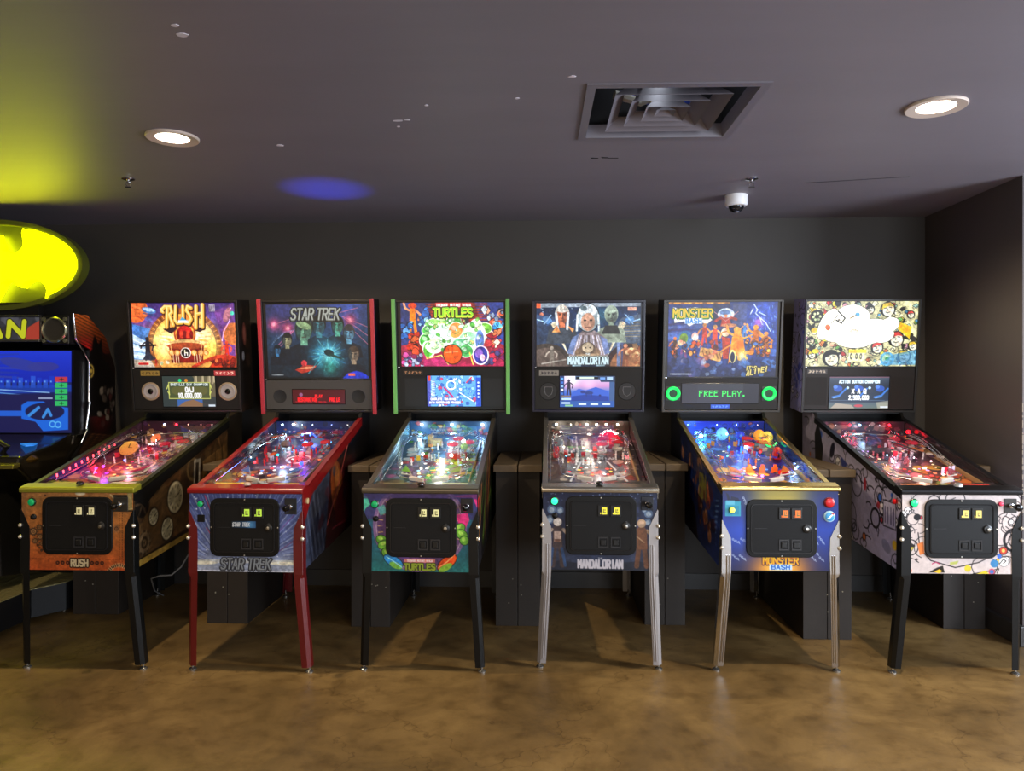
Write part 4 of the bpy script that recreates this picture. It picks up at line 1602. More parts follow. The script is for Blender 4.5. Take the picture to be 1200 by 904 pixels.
def m1_front(a):
    a.grad('#a06c3c', '#a4622e', 0, 45)
    a.grad('#a4622e', '#aa4a22', 45, 91)
    a.rect(0, 5, 0, 91, '#7a5434', .5)
    for k in range(30):
        a.line([(12 + k * 4, 78), (14 + k * 4, 78)], .6, '#3a1c10')
    for k in range(24):
        a.line([(120, 18 + k * 2.8), (120, 19.3 + k * 2.8)], .7, '#3a1c10')
        a.line([(117.4, 18 + k * 2.8), (117.4, 19.3 + k * 2.8)], .5, '#4a2410')
    for x, y, r in ((14, 46, 4.6), (21, 41, 3.2), (22, 52, 3.6), (16, 57, 3), (24, 60, 2.6)):
        gear(a, x, y, r, '#4a3424', '#a87848')
    gear(a, 113, 42, 4, '#8a5c38', '#3c2418')
    a.ring(116, 98, 13, 3, '#2a1810')
    for k in range(20):
        an = pi + pi * k / 19
        a.line([(116 + 11 * cos(an), 98 + 11 * sin(an)), (116 + 15.5 * cos(an), 98 + 15.5 * sin(an))], .8, '#c8a070')
    a.rect(109, 132, 2, 22, '#2a241c')
    a.line([(106, 2), (110, 6), (111, 16)], 1.8, '#b8a070')
    a.rect(126, 132, 0, 20, '#8c7a4c')
    a.line([(122, 20), (133, 18)], .8, '#b0986a')
    a.ell(70, 1, 6, 2, '#c8b898')
    a.circ(28, 3, 1.2, '#3a1c14')
    a.rect(8, 24, 4, 18, '#8a6034', .6)
    for x in (43, 49, 55, 84, 90, 96):
        a.circ(x, 82.5, 2.4, '#3c1c14')
        a.circ(x, 82.5, .8, '#8a4830')
    a.text('RUSH', 69, 82.5, 7.5, '#c8b48c', .26, .5, .2, out='#2a1810')
    a.blobs(18, 24, 60, 68, 5, ['#503828', '#98714a'], 1, 2, '#2a180f', .3, 1, 2)


def m1_side(a):
    a.c[:] = hx('#4a3620')
    a.blobs(0, 1.34, .5, 1.2, 26, ['#5a3c22', '#3c2a1a', '#6a4a2a', '#4a2c1a'], .05, .14, '#241810', .004, .7, 6)
    a.poly([(.0, .5), (1.34, .60), (1.34, .68), (0, .545)], '#1c140e')
    a.poly([(.0, .505), (1.34, .59), (1.34, .63), (0, .54)], '#8f7433')
    for x, y, r in ((.42, .80, .085), (.19, .735, .042), (.33, .645, .058), (.1, .62, .05)):
        a.circ(x, y, r + .01, '#2a2016')
        a.circ(x, y, r, '#a49a7c')
        a.circ(x, y, r * .82, '#8c8468')
        for k in range(12):
            an = k * pi / 6
            a.line([(x + r * .62 * cos(an), y + r * .62 * sin(an)), (x + r * .8 * cos(an), y + r * .8 * sin(an))], .004, '#2a2218')
        a.line([(x, y), (x + r * .5, y + r * .2)], .006, '#2a2218')
    a.circ(.08, .82, .07, '#141210')
    for k in range(6):
        an = k * pi / 3
        a.line([(.08, .82), (.08 + .06 * cos(an), .82 + .06 * sin(an))], .012, '#3c2f22')
    a.circ(.62, .93, .07, '#6a5434')
    a.circ(.62, .93, .05, '#3c2c1c')
    gear(a, .1, .62, .05, '#5c4a34', '#2a2016')
    a.poly([(.62, .62), (.70, .62), (.72, .98), (.64, .98)], '#a49c8c')
    a.poly([(.64, .64), (.68, .64), (.70, .96), (.66, .96)], '#221a14')
    a.poly([(.75, .7), (1.1, .8), (1.1, 1.04), (.75, .96)], '#7a5a32')
    a.line([(.92, .74), (.92, 1.0)], .01, '#2a1c10')
    a.line([(1.02, .78), (1.02, 1.03)], .01, '#2a1c10')
    a.poly([(1.1, .6), (1.34, .6), (1.34, 1.24), (1.1, 1.2)], '#17120e')


def m1_box(a):
    a.c[:] = hx('#191412')
    a.blobs(0, .19, 0, .7, 16, ['#2a1c16', '#3a2820', '#241a18'], .02, .06, '#0c0a0a', .003, .9, 2)
    a.ell(.08, .50, .035, .075, '#6a3a30')
    a.ell(.08, .50, .02, .05, '#9a5a50')
    a.ell(.05, .36, .02, .03, '#8a8a90')


def m1_paint(a):
    a.rect(0, 100, 150, 208, '#b07a3c', .35)
    a.blobs(5, 95, 150, 200, 22, ['#c87838', '#6c3c78', '#e0b050', '#3c1c40'], 4, 11, '#201018', .6, .8, 11)
    a.ring(50, 120, 22, 2, '#e0a060')
    a.glow(22, 140, 26, '#c01040', .5)


def m1_toys(pf, at):
    q = at(30, 88)
    c = MB().lathe([(.052, 0), (.052, .008), (.047, .010), (0, .010)], n=36).build('clock_disc', mat('clock_orange', '#d08a4a', .35, emit=.18, ecol='#e8985a'), pf, smooth=True, loc=(q[0], q[1], .045), rot=(radians(32), 0, 0))
    h = MB()
    h.box(-.0015, .0015, 0, .034, .010, .012)
    h.box(-.001, .022, -.001, .001, .010, .012)
    for k in range(12):
        an = k * pi / 6
        h.box(.042 * cos(an) - .001, .042 * cos(an) + .001, .042 * sin(an) - .001, .042 * sin(an) + .001, .010, .0115)
    h.build('clock_hands', mat('clock_dark', '#3a1c10', .4), c)
    q = at(42, 50)
    c = MB().lathe([(.03, 0), (.03, .006), (0, .008)], n=28).build('clock_disc', mat('clock_dark_orange', '#a85a30', .35), pf, smooth=True, loc=(q[0], q[1], .05), rot=(radians(32), 0, 0))
    g = random.Random(4)
    for k in range(11):
        v = 178 - k * 10.5
        q = at(4.5, v)
        MB().box(-.001, .003, -.004, .004, -.008, .008).build('side_lamp', M_glow('redlamp', '#ff4a58', 4.5 - k * .25), pf, loc=(q[0], q[1], .048))
    # chrome model ship and guitar shapes
    q = at(52, 70)
    MB().prism_z([(-.05, 0), (.02, -.014), (.055, 0), (.03, .01), (-.02, .012)], .075, .088).tube([(-.03, 0, .08), (.03, .03, .12)], .004, 6).tube([(0, 0, .08), (-.02, .05, .11)], .004, 6).build('model', M_CHROME, pf, loc=(q[0], q[1], -.045))


LED_W = '#dfe8ff'
t1 = thing('pinball_machine', 'pinball machine with an orange front, lockdown bar tinted with painted yellow sign light, black legs and speaker grilles', 'pinball machine', (-2.2802, 3.5227, 0), .0096, PINS)
cabinet(t1, M_BLACK)
side_art(t1, 1, m1_side)
side_art(t1, -1, m1_side)
rails(t1, mat('black_rail_sign_tint', '#2c2b16', .3, .3), 0, .008)  # black rails; the olive is sign light mixed into the colour
for s_ in (-1, 1):
    MB().prism_x([(.0, .885), (.0, .845), (.04, .84), (.10, .80), (.16, .835), (.30, .90), (1.12, 1.135), (1.12, 1.18), (.03, .888)], *((HW + .0012, HW + .0035) if s_ > 0 else (-HW - .0035, -HW - .0012))).build('side_armour', M_BLACK, t1)
lockbar(t1, M_SIGNLIT)
knob_on_bar(t1, '#1c140c')
glass(t1)
front_art(t1, m1_front)
coin_door(t1, 'd8d0a0', .55)
button(t1, 'start_button', fx(12.5), fz(11), .016, M_GBTN, M_RING)
button(t1, 'front_button', fx(14.5), fz(28.5), .011, M_BLACK, M_BLACK)
plunger(t1, fx(118.5), fz(13), True, '#2a261f', .036, .036)
legs(t1, M_LEGB)
playfield(t1, dict(seed=11, deck=('#4a1c34', '#6a3050', '#7a4a34'), pal=['#7a2848', '#a84a30', '#c8a060', '#3a2050', '#b03a5a', '#d8c0a0', '#5a3068'], ins=['#ff6a3a', '#ff3a6a', '#c04aff', '#ffd080'],
                   paint=m1_paint, apron='#4a4c24', cards=('#b0a25a', '#c8c0b0'), sling='#b03060', post=['#c83048', '#e0c8c8'], targ=['#d02840', '#e8e0d8'], cap='#a81838', ramp=None, back=('#2c1626', '#4a2038'),
                   blade='#3a2030', toys=m1_toys,
                   leds=[(28, '#a8c8ff', 14, .006), (43, '#ff2030', 14, .007), (58, '#ffb0a0', 3, .004), (74, '#ffb0a0', 2, .003), (88, '#ffd0c0', 2, .003)],
                   spots=[(30, 140, .03, '#a030ff', 7, .007), (26, 146, .03, '#8a30ff', 6, .005), (42, 120, .03, '#5a70ff', 7, .006), (34, 160, .03, '#ff30a0', 5, .005), (66, 98, .03, '#ff2838', 6, .008), (60, 104, .03, '#ff2838', 5, .006), (20, 152, .03, '#ffb0ff', 4, .004)],
                   lights=[(40, 60, .075, '#ffb0c8', 2.2), (50, 130, .07, '#ff9ab0', 2.0), (14, 130, .06, '#ff2038', 1.0), (35, 150, .06, '#b060ff', .8)]))
backbox(t1, dict(box_mat=mat('box_black', '#181614', .35), panel_mat=M_PANEL, gh=75, gw=122, glass_art=m1_glass, disp=(33, 96, 85.5, 121.5), disp_art=m1_disp, spk=((18.5, 103.5, 10.8), (110.5, 103.5, 10.8)), spk_style='cone',
                 plates=((7.5, 30, 79, 85, '#8a733a', '#4a3a1c'), (95, 120, 79, 85, '#a83a40', '#e8c8c0')), box_art=m1_box, box_sides=(1, -1), gain=1.35, dgain=1.0))


# ================= machine 2: red legs
def m2_glass(a):
    a.grad('#1c2c54', '#203c5c', 0, 30)
    a.grad('#203c5c', '#142028', 30, 86)
    a.glow(95, 6, 30, '#3c5cc8', .6)
    a.glow(20, 10, 25, '#4a3c8c', .5)
    for x, y in ((9, 23), (25, 27), (99, 18)):
        a.glow(x, y, 9, '#c8406a', .9)
        a.glow(x, y, 3, '#ffb0b8', .9)
    for p, q in (((6, 24), (34, 15)), ((10, 50), (30, 30)), ((16, 48), (32, 30)), ((90, 14), (119, 26)), ((92, 16), (119, 36)), ((94, 22), (119, 46)), ((85, 10), (108, 4))):
        a.line([p, q], .8, '#e07a98', .75)
    for x0 in range(8):
        a.line([(6 + x0 * 2, 46 - x0 * 2), (12 + x0 * 3, 36 - x0)], .4, '#a8c0e8', .5)
    # group of plain faces lit green-blue from one side
    for x, y, h, sk, ha in ((62, 34, 21, '#3c7480', '#101418'), (84, 33, 19, '#52a088', '#101818'), (44, 42, 26, '#74ac8c', '#33402e'), (97, 42, 18, '#6ca8c8', '#3c3438'), (24, 48, 15, '#a8a47c', '#161818'), (12, 58, 11, '#3c7cb0', '#0c1620'), (102, 66, 17, '#b4987c', '#403028')):
        a.bust(x, y, h, sk, '#141c28', ha)
        a.ell(x - h * .26, y - h * .42, h * .13, h * .42, '#14202a', 0, .7)
    a.ell(44, 24, 9, 4, '#8ca87a', 20)
    a.glow(70, 58, 20, '#40c8f0', .9)
    a.glow(72, 58, 10, '#b0fff0', .9)
    for k in range(26):
        an = k * 2 * pi / 26 + .1
        r = 15 + 9 * ((k * 7) % 5) / 4
        a.line([(72, 58), (72 + r * cos(an), 58 + r * .8 * sin(an))], .7, '#98f0ff' if k % 2 else '#2878b8', .55)
    a.ell(73, 56, 6, 4, '#183038', 20)
    a.ell(80, 60, 9, 1.4, '#1c3430', 20)
    a.glow(74, 72, 12, '#309878', .6)
    a.poly([(32, 76), (44, 70), (58, 71), (52, 77), (40, 80)], '#c03828')
    a.poly([(36, 75), (46, 72), (56, 72), (50, 75)], '#f8a878')
    a.circ(43, 68, 3.5, '#d03840')
    a.line([(48, 80), (64, 60)], 1, '#48c8d8', .7)
    a.rect(0, 119, 84.6, 86, '#0c1014')
    a.poly([(88, 86), (94, 80), (104, 77), (112, 79), (119, 84), (119, 86)], '#2038c8')
    a.rect(95, 103, 80, 83, '#d8604c')
    a.rect(4, 18, 81, 82.6, '#b8bcc0', .7)
    a.text('STAR', 43.0, 11.5, 12.5, '#b8bcb4', .18, .40, .15, .16, out='#0a0c10', oth=.10, col2='#6c706c')
    a.text('TREK', 73.5, 11.5, 12.5, '#b8bcb4', .18, .40, .15, .16, out='#0a0c10', oth=.10, col2='#6c706c')


def m2_disp(a):
    a.c[:] = hx('#4a0208')
    g = np.random.RandomState(2)
    a.circ(10, 6, 2.2, '#a06a9a', .8)
    a.text('PLAY', 31, 7.6, 3, '#ff1c24', .3, .5, .25)
    a.text('DESTINATION', 17.5, 11.6, 3.6, '#f0101c', .32, .42, .16)
    a.text('PRO LE', 50, 11.6, 3.6, '#f0101c', .32, .42, .16)
    for k in range(26):
        x = g.uniform(2, 60)
        a.line([(x, 14), (x + 1.4, 14.4)], .8, '#d01020', .8)


def m2_front(a):
    a.grad('#3c4878', '#5c6ca0', 0, 60)
    a.grad('#5c6ca0', '#a0a8b4', 60, 91)
    for k in range(90):
        an = pi + (k + .5) * pi / 90
        g = .5 + .5 * sin(k * 2.7)
        c = ['#8c9ccc', '#3c4474', '#c8d0e0', '#4c5484', '#7a84b4'][k % 5]
        x, y = 66 + 48 * cos(an), 80 + 34 * sin(an)
        a.line([(x, y), (66 + 115 * cos(an + .12), 80 + 120 * sin(an + .12))], .9 + g, c, .45)
    a.line([(18, 2), (26, 22), (33, 30)], 1, '#a83c58')
    a.line([(20, 40), (27, 50)], .8, '#c04858')
    a.line([(104, 46), (124, 24)], 1.4, '#6a3c80', .6)
    a.line([(104, 68), (124, 54)], 1.6, '#6a3c68', .6)
    g = np.random.RandomState(3)
    for k in range(80):
        x, y = g.uniform(0, 133), g.uniform(0, 75)
        a.circ(x, y, g.uniform(.3, .9), '#e8ecf8', .8)
    a.rect(0, 133, 73, 75, '#8088a0', .5)
    a.rect(0, 133, 77, 81, '#c8c8bc', .7)
    a.rect(0, 133, 86, 91, '#9098b0', .7)
    a.rect(0, 133, 89.6, 91, '#c8ccd8')
    a.ell(16, 81, 17, 2.2, '#e0dcc8')
    a.ell(112, 81, 17, 2.2, '#e0dcc8')
    for dx in (0,):
        a.text('STAR', 51, 82.4, 12, '#8e9498', .19, .42, .16, .12, out='#23252c', oth=.1, col2='#54585e')
        a.text('TREK', 83, 82.4, 12, '#8e9498', .19, .42, .16, .12, out='#23252c', oth=.1, col2='#54585e')


def m2_badge(d, P):
    cx, cz = P(.50, .445)
    a = art_flat(34, 8, 140, 34, '#14222c')
    a.hgrad('#10202c', '#2c5c8c', 0, 34)
    a.glow(26, 4, 6, '#60a8d8', .7)
    a.text('STAR TREK', 13.5, 4, 4.4, '#d8dce0', .2, .42, .2, .12)
    panel_art('door_badge', a, cx - .062, cx + .058, cz + .016, cz - .016, -.0132, M_PRINT, d)


def m2_side(a):
    a.c[:] = hx('#12141c')
    a.poly([(.0, .5), (.34, .5), (.46, .9), (.34, 1.1), (0, .9)], '#3a4054')
    for k in range(9):
        a.line([(.02 + k * .03, .86), (.14 + k * .03, .52)], .012, '#666e84' if k % 2 else '#242838', .7)
    a.poly([(.36, .52), (1.0, .60), (1.0, 1.0), (.46, .98)], '#3c1418')
    a.ell(.58, .84, .11, .15, '#8a4420', 20)
    a.ell(.60, .86, .05, .10, '#b86e38', 20)
    a.ell(.72, .72, .18, .12, '#5c1c20', 10)
    a.line([(.4, .66), (.6, .84), (.8, 1.06)], .014, '#b05048')
    a.line([(.5, .62), (.74, .62)], .012, '#903040')
    a.blobs(.1, 1.0, .62, 1.1, 18, ['#26283c', '#50202c', '#1c1c28', '#303c5c'], .02, .06, None, 0, .6, 5)
    a.poly([(.95, .6), (1.34, .6), (1.34, 1.24), (.98, 1.2)], '#101016')


def m2_box(a):
    a.c[:] = hx('#0e0e14')
    a.line([(.05, .68), (.07, .5), (.05, .3), (.08, .05)], .012, '#4c5478')
    a.line([(.11, .6), (.13, .4)], .008, '#2c3458')
    a.blobs(0, .19, 0, .7, 12, ['#181c30', '#202438', '#101020'], .02, .05, None, 0, .8, 7)


def m2_paint(a):
    a.glow(70, 60, 40, '#2048c0', .5)
    a.glow(60, 95, 26, '#c01828', .7)
    a.blobs(10, 90, 130, 205, 22, ['#c8783c', '#e0b870', '#e8c060', '#8c3420'], 5, 13, '#301818', .6, .8, 5)
    a.rect(20, 80, 120, 130, '#e0e4e8', .25)
    a.ring(60, 96, 13, 3, '#e8ecf4')


def m2_toys(pf, at):
    q = at(35, 66)
    MB().lathe([(0, 0), (.022, .006), (.03, .02), (.024, .036), (.008, .044), (0, .045)], n=20).build('rock_model', mat('rock', '#6a5a50', .8, bump=.8, bscale=90), pf, smooth=True, loc=(q[0], q[1], .02))
    q = at(72, 60)
    m = MB().lathe([(0, 0), (.04, .004), (.045, .009), (.03, .014), (0, .02)], n=30).tube([(0, 0, .005), (.0, .06, .0), (-.03, .1, .012)], .007, 8).tube([(0, .06, 0), (.03, .1, .012)], .007, 8)
    m.build('saucer_model', mat('model_blue', '#5c80b8', .25), pf, smooth=True, loc=(q[0], q[1], .045), rot=(.2, .2, .5))


t2 = thing('pinball_machine', 'pinball machine with bright red legs, red lockdown bar and red edge strips', 'pinball machine', (-1.4432, 3.5257, 0), -.0116, PINS)
cabinet(t2, M_BLACK)
side_art(t2, 1, m2_side)
side_art(t2, -1, m2_side)
rails(t2, M_RED, .14, .03)
lockbar(t2, M_RED)
knob_on_bar(t2, '#b8a090')
glass(t2)
front_art(t2, m2_front)
coin_door(t2, 'b8e04c', .75, badge=m2_badge, x0=25, x1=107, y0=5, y1=73)
button(t2, 'start_button', fx(13.5), fz(12), .013, M_GBTN, M_RING)
MB().box(fx(14) - .018, fx(14) + .018, -.006, 0, fz(29) - .018, fz(29) + .018).build('front_button', M_BLACK, t2, bevel=.002)
plunger(t2, fx(120), fz(14), True, '#1a1c20', .030, .039)
MB().lathe([(.0145, 0), (.0145, .006), (.008, .008), (0, .010)], c=(HW + .0045, .062, .843), axis='x', n=20).build('flipper_button', mat('flip_btn_pale', '#c8b484', .3), t2, smooth=True)
legs(t2, M_REDLEG)
playfield(t2, dict(seed=22, deck=('#141c48', '#40304c', '#7a5038'), pal=['#24429a', '#b82838', '#3c78b8', '#d86038', '#8c98a8', '#1c2448', '#c8d0d8', '#a02030'], ins=['#ff3030', '#48a0ff', '#ffffff', '#ff7a3a'],
                   paint=m2_paint, apron='#3c1c1a', cards=('#c89c2c', '#c89c2c'), sling='#3c6cb0', post=['#a0c8e8', '#d83038'], targ=['#d82030', '#e8e8f0'], cap='#b01828', ramp=None, back=('#101c48', '#18307c'),
                   blade='#181c30', toys=m2_toys,
                   leds=[(8, '#d8f0ff', 8, .006), (22, '#f0ffff', 18, .008), (33, '#d8e8ff', 6, .003), (46, '#d8e8ff', 6, .003), (70, '#a8c0ff', 5, .003), (90, '#e8e8e8', 4, .003)],
                   spots=[(44, 34, .05, '#4060ff', 10, .007), (54, 35, .05, '#4060ff', 10, .006), (83, 66, .045, '#48b0ff', 8, .006), (86, 60, .045, '#48b0ff', 6, .005), (74, 128, .03, '#2038ff', 8, .011), (40, 105, .04, '#30c8ff', 7, .006), (16, 120, .05, '#d0f0ff', 5, .004), (24, 130, .04, '#ff3038', 6, .008), (56, 140, .03, '#e8f0ff', 5, .004)],
                   lights=[(20, 25, .06, '#d0ecff', 1.8), (55, 60, .075, '#5080ff', 2.4), (50, 120, .07, '#b8d0ff', 1.8), (74, 125, .06, '#2030ff', .9), (60, 90, .06, '#ff3038', .8)]))
_b = lamp_spot('blue_spotlight', (.06, 1.0, 1.25), 110, (.03, .06, 1.0), 26, 1.0, .02, t2)
_b.rotation_euler = (pi + radians(12), radians(5), 0)
backbox(t2, dict(box_mat=mat('box_black', '#181614', .35), panel_mat=mat('speaker_panel_grey', '#34322f', .55), gt=5.6, gh=86, gw=119, glass_art=m2_glass, disp=(28.5, 90.5, 99, 115.5), disp_art=m2_disp, spk=((13.2, 107, 8), (106.5, 107, 8)), spk_style='flat',
                 bars=M_REDBAR, box_art=m2_box, box_sides=(1,), gain=1.0, dgain=1.2))


# ================= machine 3: green edge strips
def m3_glass(a):
    a.grad('#4c1c2c', '#8c2430', 0, 40)
    a.grad('#8c2430', '#a8204c', 40, 74)
    a.poly([(0, 0), (36, 0), (26, 44), (0, 50)], '#28346c')
    a.poly([(86, 0), (121, 0), (121, 50), (100, 40)], '#2c3c88')
    for j in range(9):
        for i in range(18):
            a.line([(30 + i * 4 + (j % 2) * 2, 2 + j * 3), (32.6 + i * 4 + (j % 2) * 2, 2 + j * 3)], 2, '#a83420' if (i + j) % 3 else '#6c2018', .8)
    a.ring(59, 30, 20, 5, '#2c2c34')
    a.ring(59, 30, 17.5, .8, '#8c8c98')
    # left: plain figure in orange, blue and red shapes
    a.figure(14, 34, 34, '#e07818', '#e89468', 1)
    a.ell(14, 3.5, 5, 3.4, '#c83c1c')
    a.blobs(22, 32, 6, 26, 10, ['#3c78c8', '#88c0e8', '#285498', '#c8e0f0'], 2, 5, '#10142c', .5, 1, 4)
    a.blobs(1, 14, 24, 38, 10, ['#3c90d8', '#78c8f0', '#2860b0'], 2, 5, '#10142c', .5, 1, 5)
    a.blobs(5, 26, 38, 58, 22, ['#b82818', '#e04828', '#7c1818', '#d86030'], 2, 6, '#280c10', .5, 1, 6)
    a.blobs(1, 26, 58, 73, 22, ['#7888a8', '#c84890', '#4c3c80', '#a8b0c8', '#88204c'], 2, 5, '#20102c', .5, 1, 7)
    a.blobs(92, 120, 4, 30, 24, ['#7c8ca8', '#c8d0dc', '#d85838', '#3c5090', '#e0a080'], 2, 6, '#10142c', .5, 1, 8)
    a.blobs(104, 120, 24, 36, 8, ['#2890d8', '#60c0f0'], 2, 5, '#10142c', .4, 1, 9)
    a.blobs(94, 120, 34, 56, 26, ['#c83840', '#e88050', '#8c3878', '#e8c8b8', '#b01c30'], 2, 6, '#300c18', .5, 1, 10)
    a.blobs(88, 120, 56, 74, 20, ['#b81c38', '#7c1c5c', '#d83050', '#484078'], 3, 6, '#300c18', .5, 1, 12)
    a.poly([(24, 46), (30, 66), (50, 62), (60, 74), (26, 74)], '#c02c6c')
    a.line([(24, 46), (30, 65), (47, 61), (55, 72)], 1, '#f8e870')
    # centre: a heap of soft green and white shapes, a red cloth and a lens
    g = np.random.RandomState(1)
    for x, y, rx, ry, c in ((62, 22, 8, 8, '#3c9c38'), (38, 26, 10, 7, '#8cd868'), (50, 27, 6, 6, '#b0e858'), (33, 32, 8, 6, '#48b048'), (98, 30, 8, 6, '#78c840'), (84, 36, 14, 12, '#e8fce8'), (30, 44, 8, 8, '#38a030'), (32, 54, 6, 9, '#58b838'), (47, 36, 14, 10, '#d8f4e0'),
                            (54, 40, 14, 9, '#f4fff8'), (64, 32, 8, 9, '#f0a04c'), (80, 44, 12, 10, '#98e8a8'), (72, 50, 12, 8, '#70d098'), (88, 26, 6, 6, '#f8f8d0'), (76, 56, 8, 7, '#48a858'), (40, 50, 10, 8, '#e8f8d8'), (92, 44, 5, 12, '#5878c0')):
        a.ell(x, y, rx + .9, ry + .9, '#f8fff0', g.uniform(-20, 20))
        a.ell(x, y, rx, ry, c, g.uniform(-20, 20))
        a.ell(x - rx * .3, y - ry * .3, rx * .4, ry * .3, '#ffffff', 20, .55)
        a.line([(x - rx * .4, y + ry * .3), (x, y + ry * .5), (x + rx * .5, y + ry * .2)], .8, '#246030', .7)
    a.blobs(28, 96, 18, 56, 46, ['#ffffff', '#68c048', '#b8f098', '#f0fff0', '#f8c878'], 1.2, 3.4, '#2c7840', .4, .8, 21)
    a.ell(60, 60, 11.5, 12, '#18240c', 0)
    a.ell(60, 60, 10.5, 11, '#e85818', 0)
    a.line([(52, 58), (66, 57)], 1, '#f8a868')
    a.line([(60, 49), (60, 60)], .7, '#b83c10')
    a.ell(93, 61, 9.5, 11.5, '#f8e8f0', 0)
    a.ell(93, 61, 8, 10, '#2c2c88', 0)
    a.ell(91, 59, 4.5, 5.5, '#8c60c0', 0)
    a.ell(95, 64, 3, 4, '#f0c8e0')
    a.line([(80, 58), (84, 72)], 1.2, '#f8d850')
    a.text('TEENAGE MUTANT NINJA', 62, 3.3, 3.0, '#fff0e8', .28, .44, .24, out='#c01c1c', oth=.35)
    a.text('TURTLES', 61, 11.5, 9, '#7cd02c', .3, .52, .22, out='#102808', oth=.14, col2='#e8e840', arc=.22)


def m3_disp(a):
    a.c[:] = hx('#60a8e8')
    a.blobs(2, 61, 0, 36, 150, ['#a8e0ff', '#3c88d8', '#ffffff', '#78c8f0', '#2c60b8', '#c8f0ff', '#d8486c'], .8, 3, '#2048a0', .35, .9, 3)
    a.ring(28, 11, 5, 1.4, '#ffffff')
    a.line([(20, 14), (30, 25)], 2.2, '#c03078')
    a.line([(46, 8), (52, 2)], 1.5, '#d83048')
    a.line([(38, 20), (54, 30)], 1, '#ffffff')
    a.rect(0, 4, 0, 36, '#4030a0', .7)
    a.rect(1, 4, 0, 6, '#e03c28')
    a.rect(57, 63, 2, 36, '#1c40c0', .85)
    for y in (8, 12.5, 17, 21, 25):
        a.circ(60, y, 1.2, '#e0f0ff')
    a.rect(5, 9, 5, 24, '#e8f8ff', .7)
    for k in range(8):
        a.line([(6, 6 + k * 2.2), (9, 6 + k * 2.2)], .6, '#1c48b0')
    a.text('COMPLETE TRAINING', 18.5, 27.5, 2.3, '#ffffff', .3, .5, .26, out='#1838a0', oth=.25)
    a.text('WITH MASTER AND FRIENDS', 20.5, 31.5, 2.3, '#ffffff', .3, .46, .24, out='#1838a0', oth=.25)


def m3_front(a):
    a.hgrad('#205870', '#246480', 0, 133)
    a.grad('#1c4c68', '#1f6a68', 40, 91)
    a.c[:90, :] = a.c[:90, :]
    a.poly([(0, 0), (133, 0), (133, 30), (0, 30)], '#3c2c68', .75)
    # ring of dark stonework behind the door
    a.ell(66, 38, 55, 54, '#7a5c88')
    a.ell(66, 38, 50, 49, '#5c3c68')
    for k in range(40):
        an = k * 2 * pi / 40
        a.line([(66 + 44 * cos(an), 38 + 44 * sin(an)), (66 + 49 * cos(an), 38 + 48 * sin(an))], 1.1, '#c89c70' if abs(cos(an)) > .6 else '#402c58')
    a.ring(66, 38, 51, 1.2, '#a888a0')
    a.line([(22, 40), (32, 22), (38, 10)], 6, '#4c3068', .5)
    a.poly([(0, 2), (4, 4), (8, 13), (2, 18), (0, 22)], '#50c0a0')
    a.poly([(16, 16), (24, 13), (28, 22), (20, 26)], '#58b8b0', .8)
    a.poly([(103, 2), (133, 0), (133, 16), (128, 4), (112, 4)], '#d83078')
    a.poly([(108, 24), (122, 22), (124, 30), (119, 40), (112, 36)], '#d83078')
    a.rect(0, 133, 0, 6, '#34285c', .7)
    # soft green rounded shapes and coloured bands at both lower corners
    for x, y, rx, ry, rot in ((21, 54, 6, 5, 20), (24, 60, 7, 5, -20), (28, 70, 7, 5, 40), (112, 40, 7, 5, -30), (115, 47, 7, 5, 30), (118, 54, 5, 5, 60)):
        a.ell(x, y, rx + .8, ry + .8, '#14301c', rot)
        a.ell(x, y, rx, ry, '#6cae38', rot)
        a.ell(x - 1, y - 1.5, rx * .5, ry * .4, '#a8d858', rot)
    a.ell(35, 79, 13, 6.5, '#102c30', 28)
    a.ell(35, 79, 12, 5.6, '#2c88c8', 28)
    a.ell(38, 84, 8, 3.6, '#78b848', 20)
    a.line([(27, 74), (35, 79), (45, 86)], 1.2, '#90d8f0')
    a.ell(98, 80, 14, 7, '#301408', -38)
    a.ell(98, 80, 13, 6, '#d84818', -38)
    a.ell(96, 86, 9, 3.6, '#88b838', -30)
    a.line([(88, 86), (98, 79), (107, 70)], 1.2, '#f8a060')
    a.line([(44, 72), (52, 77)], 5, '#6c4890')
    a.rect(48, 84, 76, 80.5, '#d87870')
    a.text('TEENAGE MUTANT NINJA', 66, 78.3, 2, '#ffe8e0', .26, .46, .3)
    a.text('TURTLES', 66, 85.5, 6.6, '#8c9c30', .3, .56, .24, out='#28300c', oth=.12, arc=-.14)


def m3_side(a):
    a.c[:] = hx('#1c1a20')
    g = np.random.RandomState(5)
    for k in range(26):
        y0 = g.uniform(0, .9)
        a.line([(y0, g.uniform(.55, .8)), (y0 + .14, g.uniform(.8, 1.1))], g.uniform(.01, .03), ['#4c6c28', '#8c5c28', '#6a8c38', '#a06838', '#3c4c20', '#882c28'][k % 6])
    a.circ(.05, .84, .03, '#c02828')
    a.poly([(.9, .6), (1.34, .6), (1.34, 1.24), (.95, 1.2)], '#121216')


def m3_paint(a):
    a.grad('#1c3450', '#2c5c78', 0, 90)
    a.blobs(0, 100, 0, 100, 60, ['#2c6088', '#88b8d0', '#184060', '#405868', '#c8d8e0'], 3, 9, '#0c1828', .5, .85, 8)
    a.blobs(44, 96, 96, 200, 46, ['#58b838', '#a8d840', '#e06830', '#2c8c88', '#f0d050', '#387c30'], 4, 10, '#103010', .8, .95, 9)
    a.blobs(4, 46, 100, 170, 30, ['#486890', '#7c88b0', '#2c3c68', '#90487c'], 4, 9, '#101830', .5, .9, 10)
    a.blobs(0, 40, 170, 208, 12, ['#8c7c58', '#6c6448', '#a89468'], 5, 12, '#302818', .6, .9, 13)
    a.poly([(55, 72), (78, 70), (80, 92), (58, 96)], '#b82828')


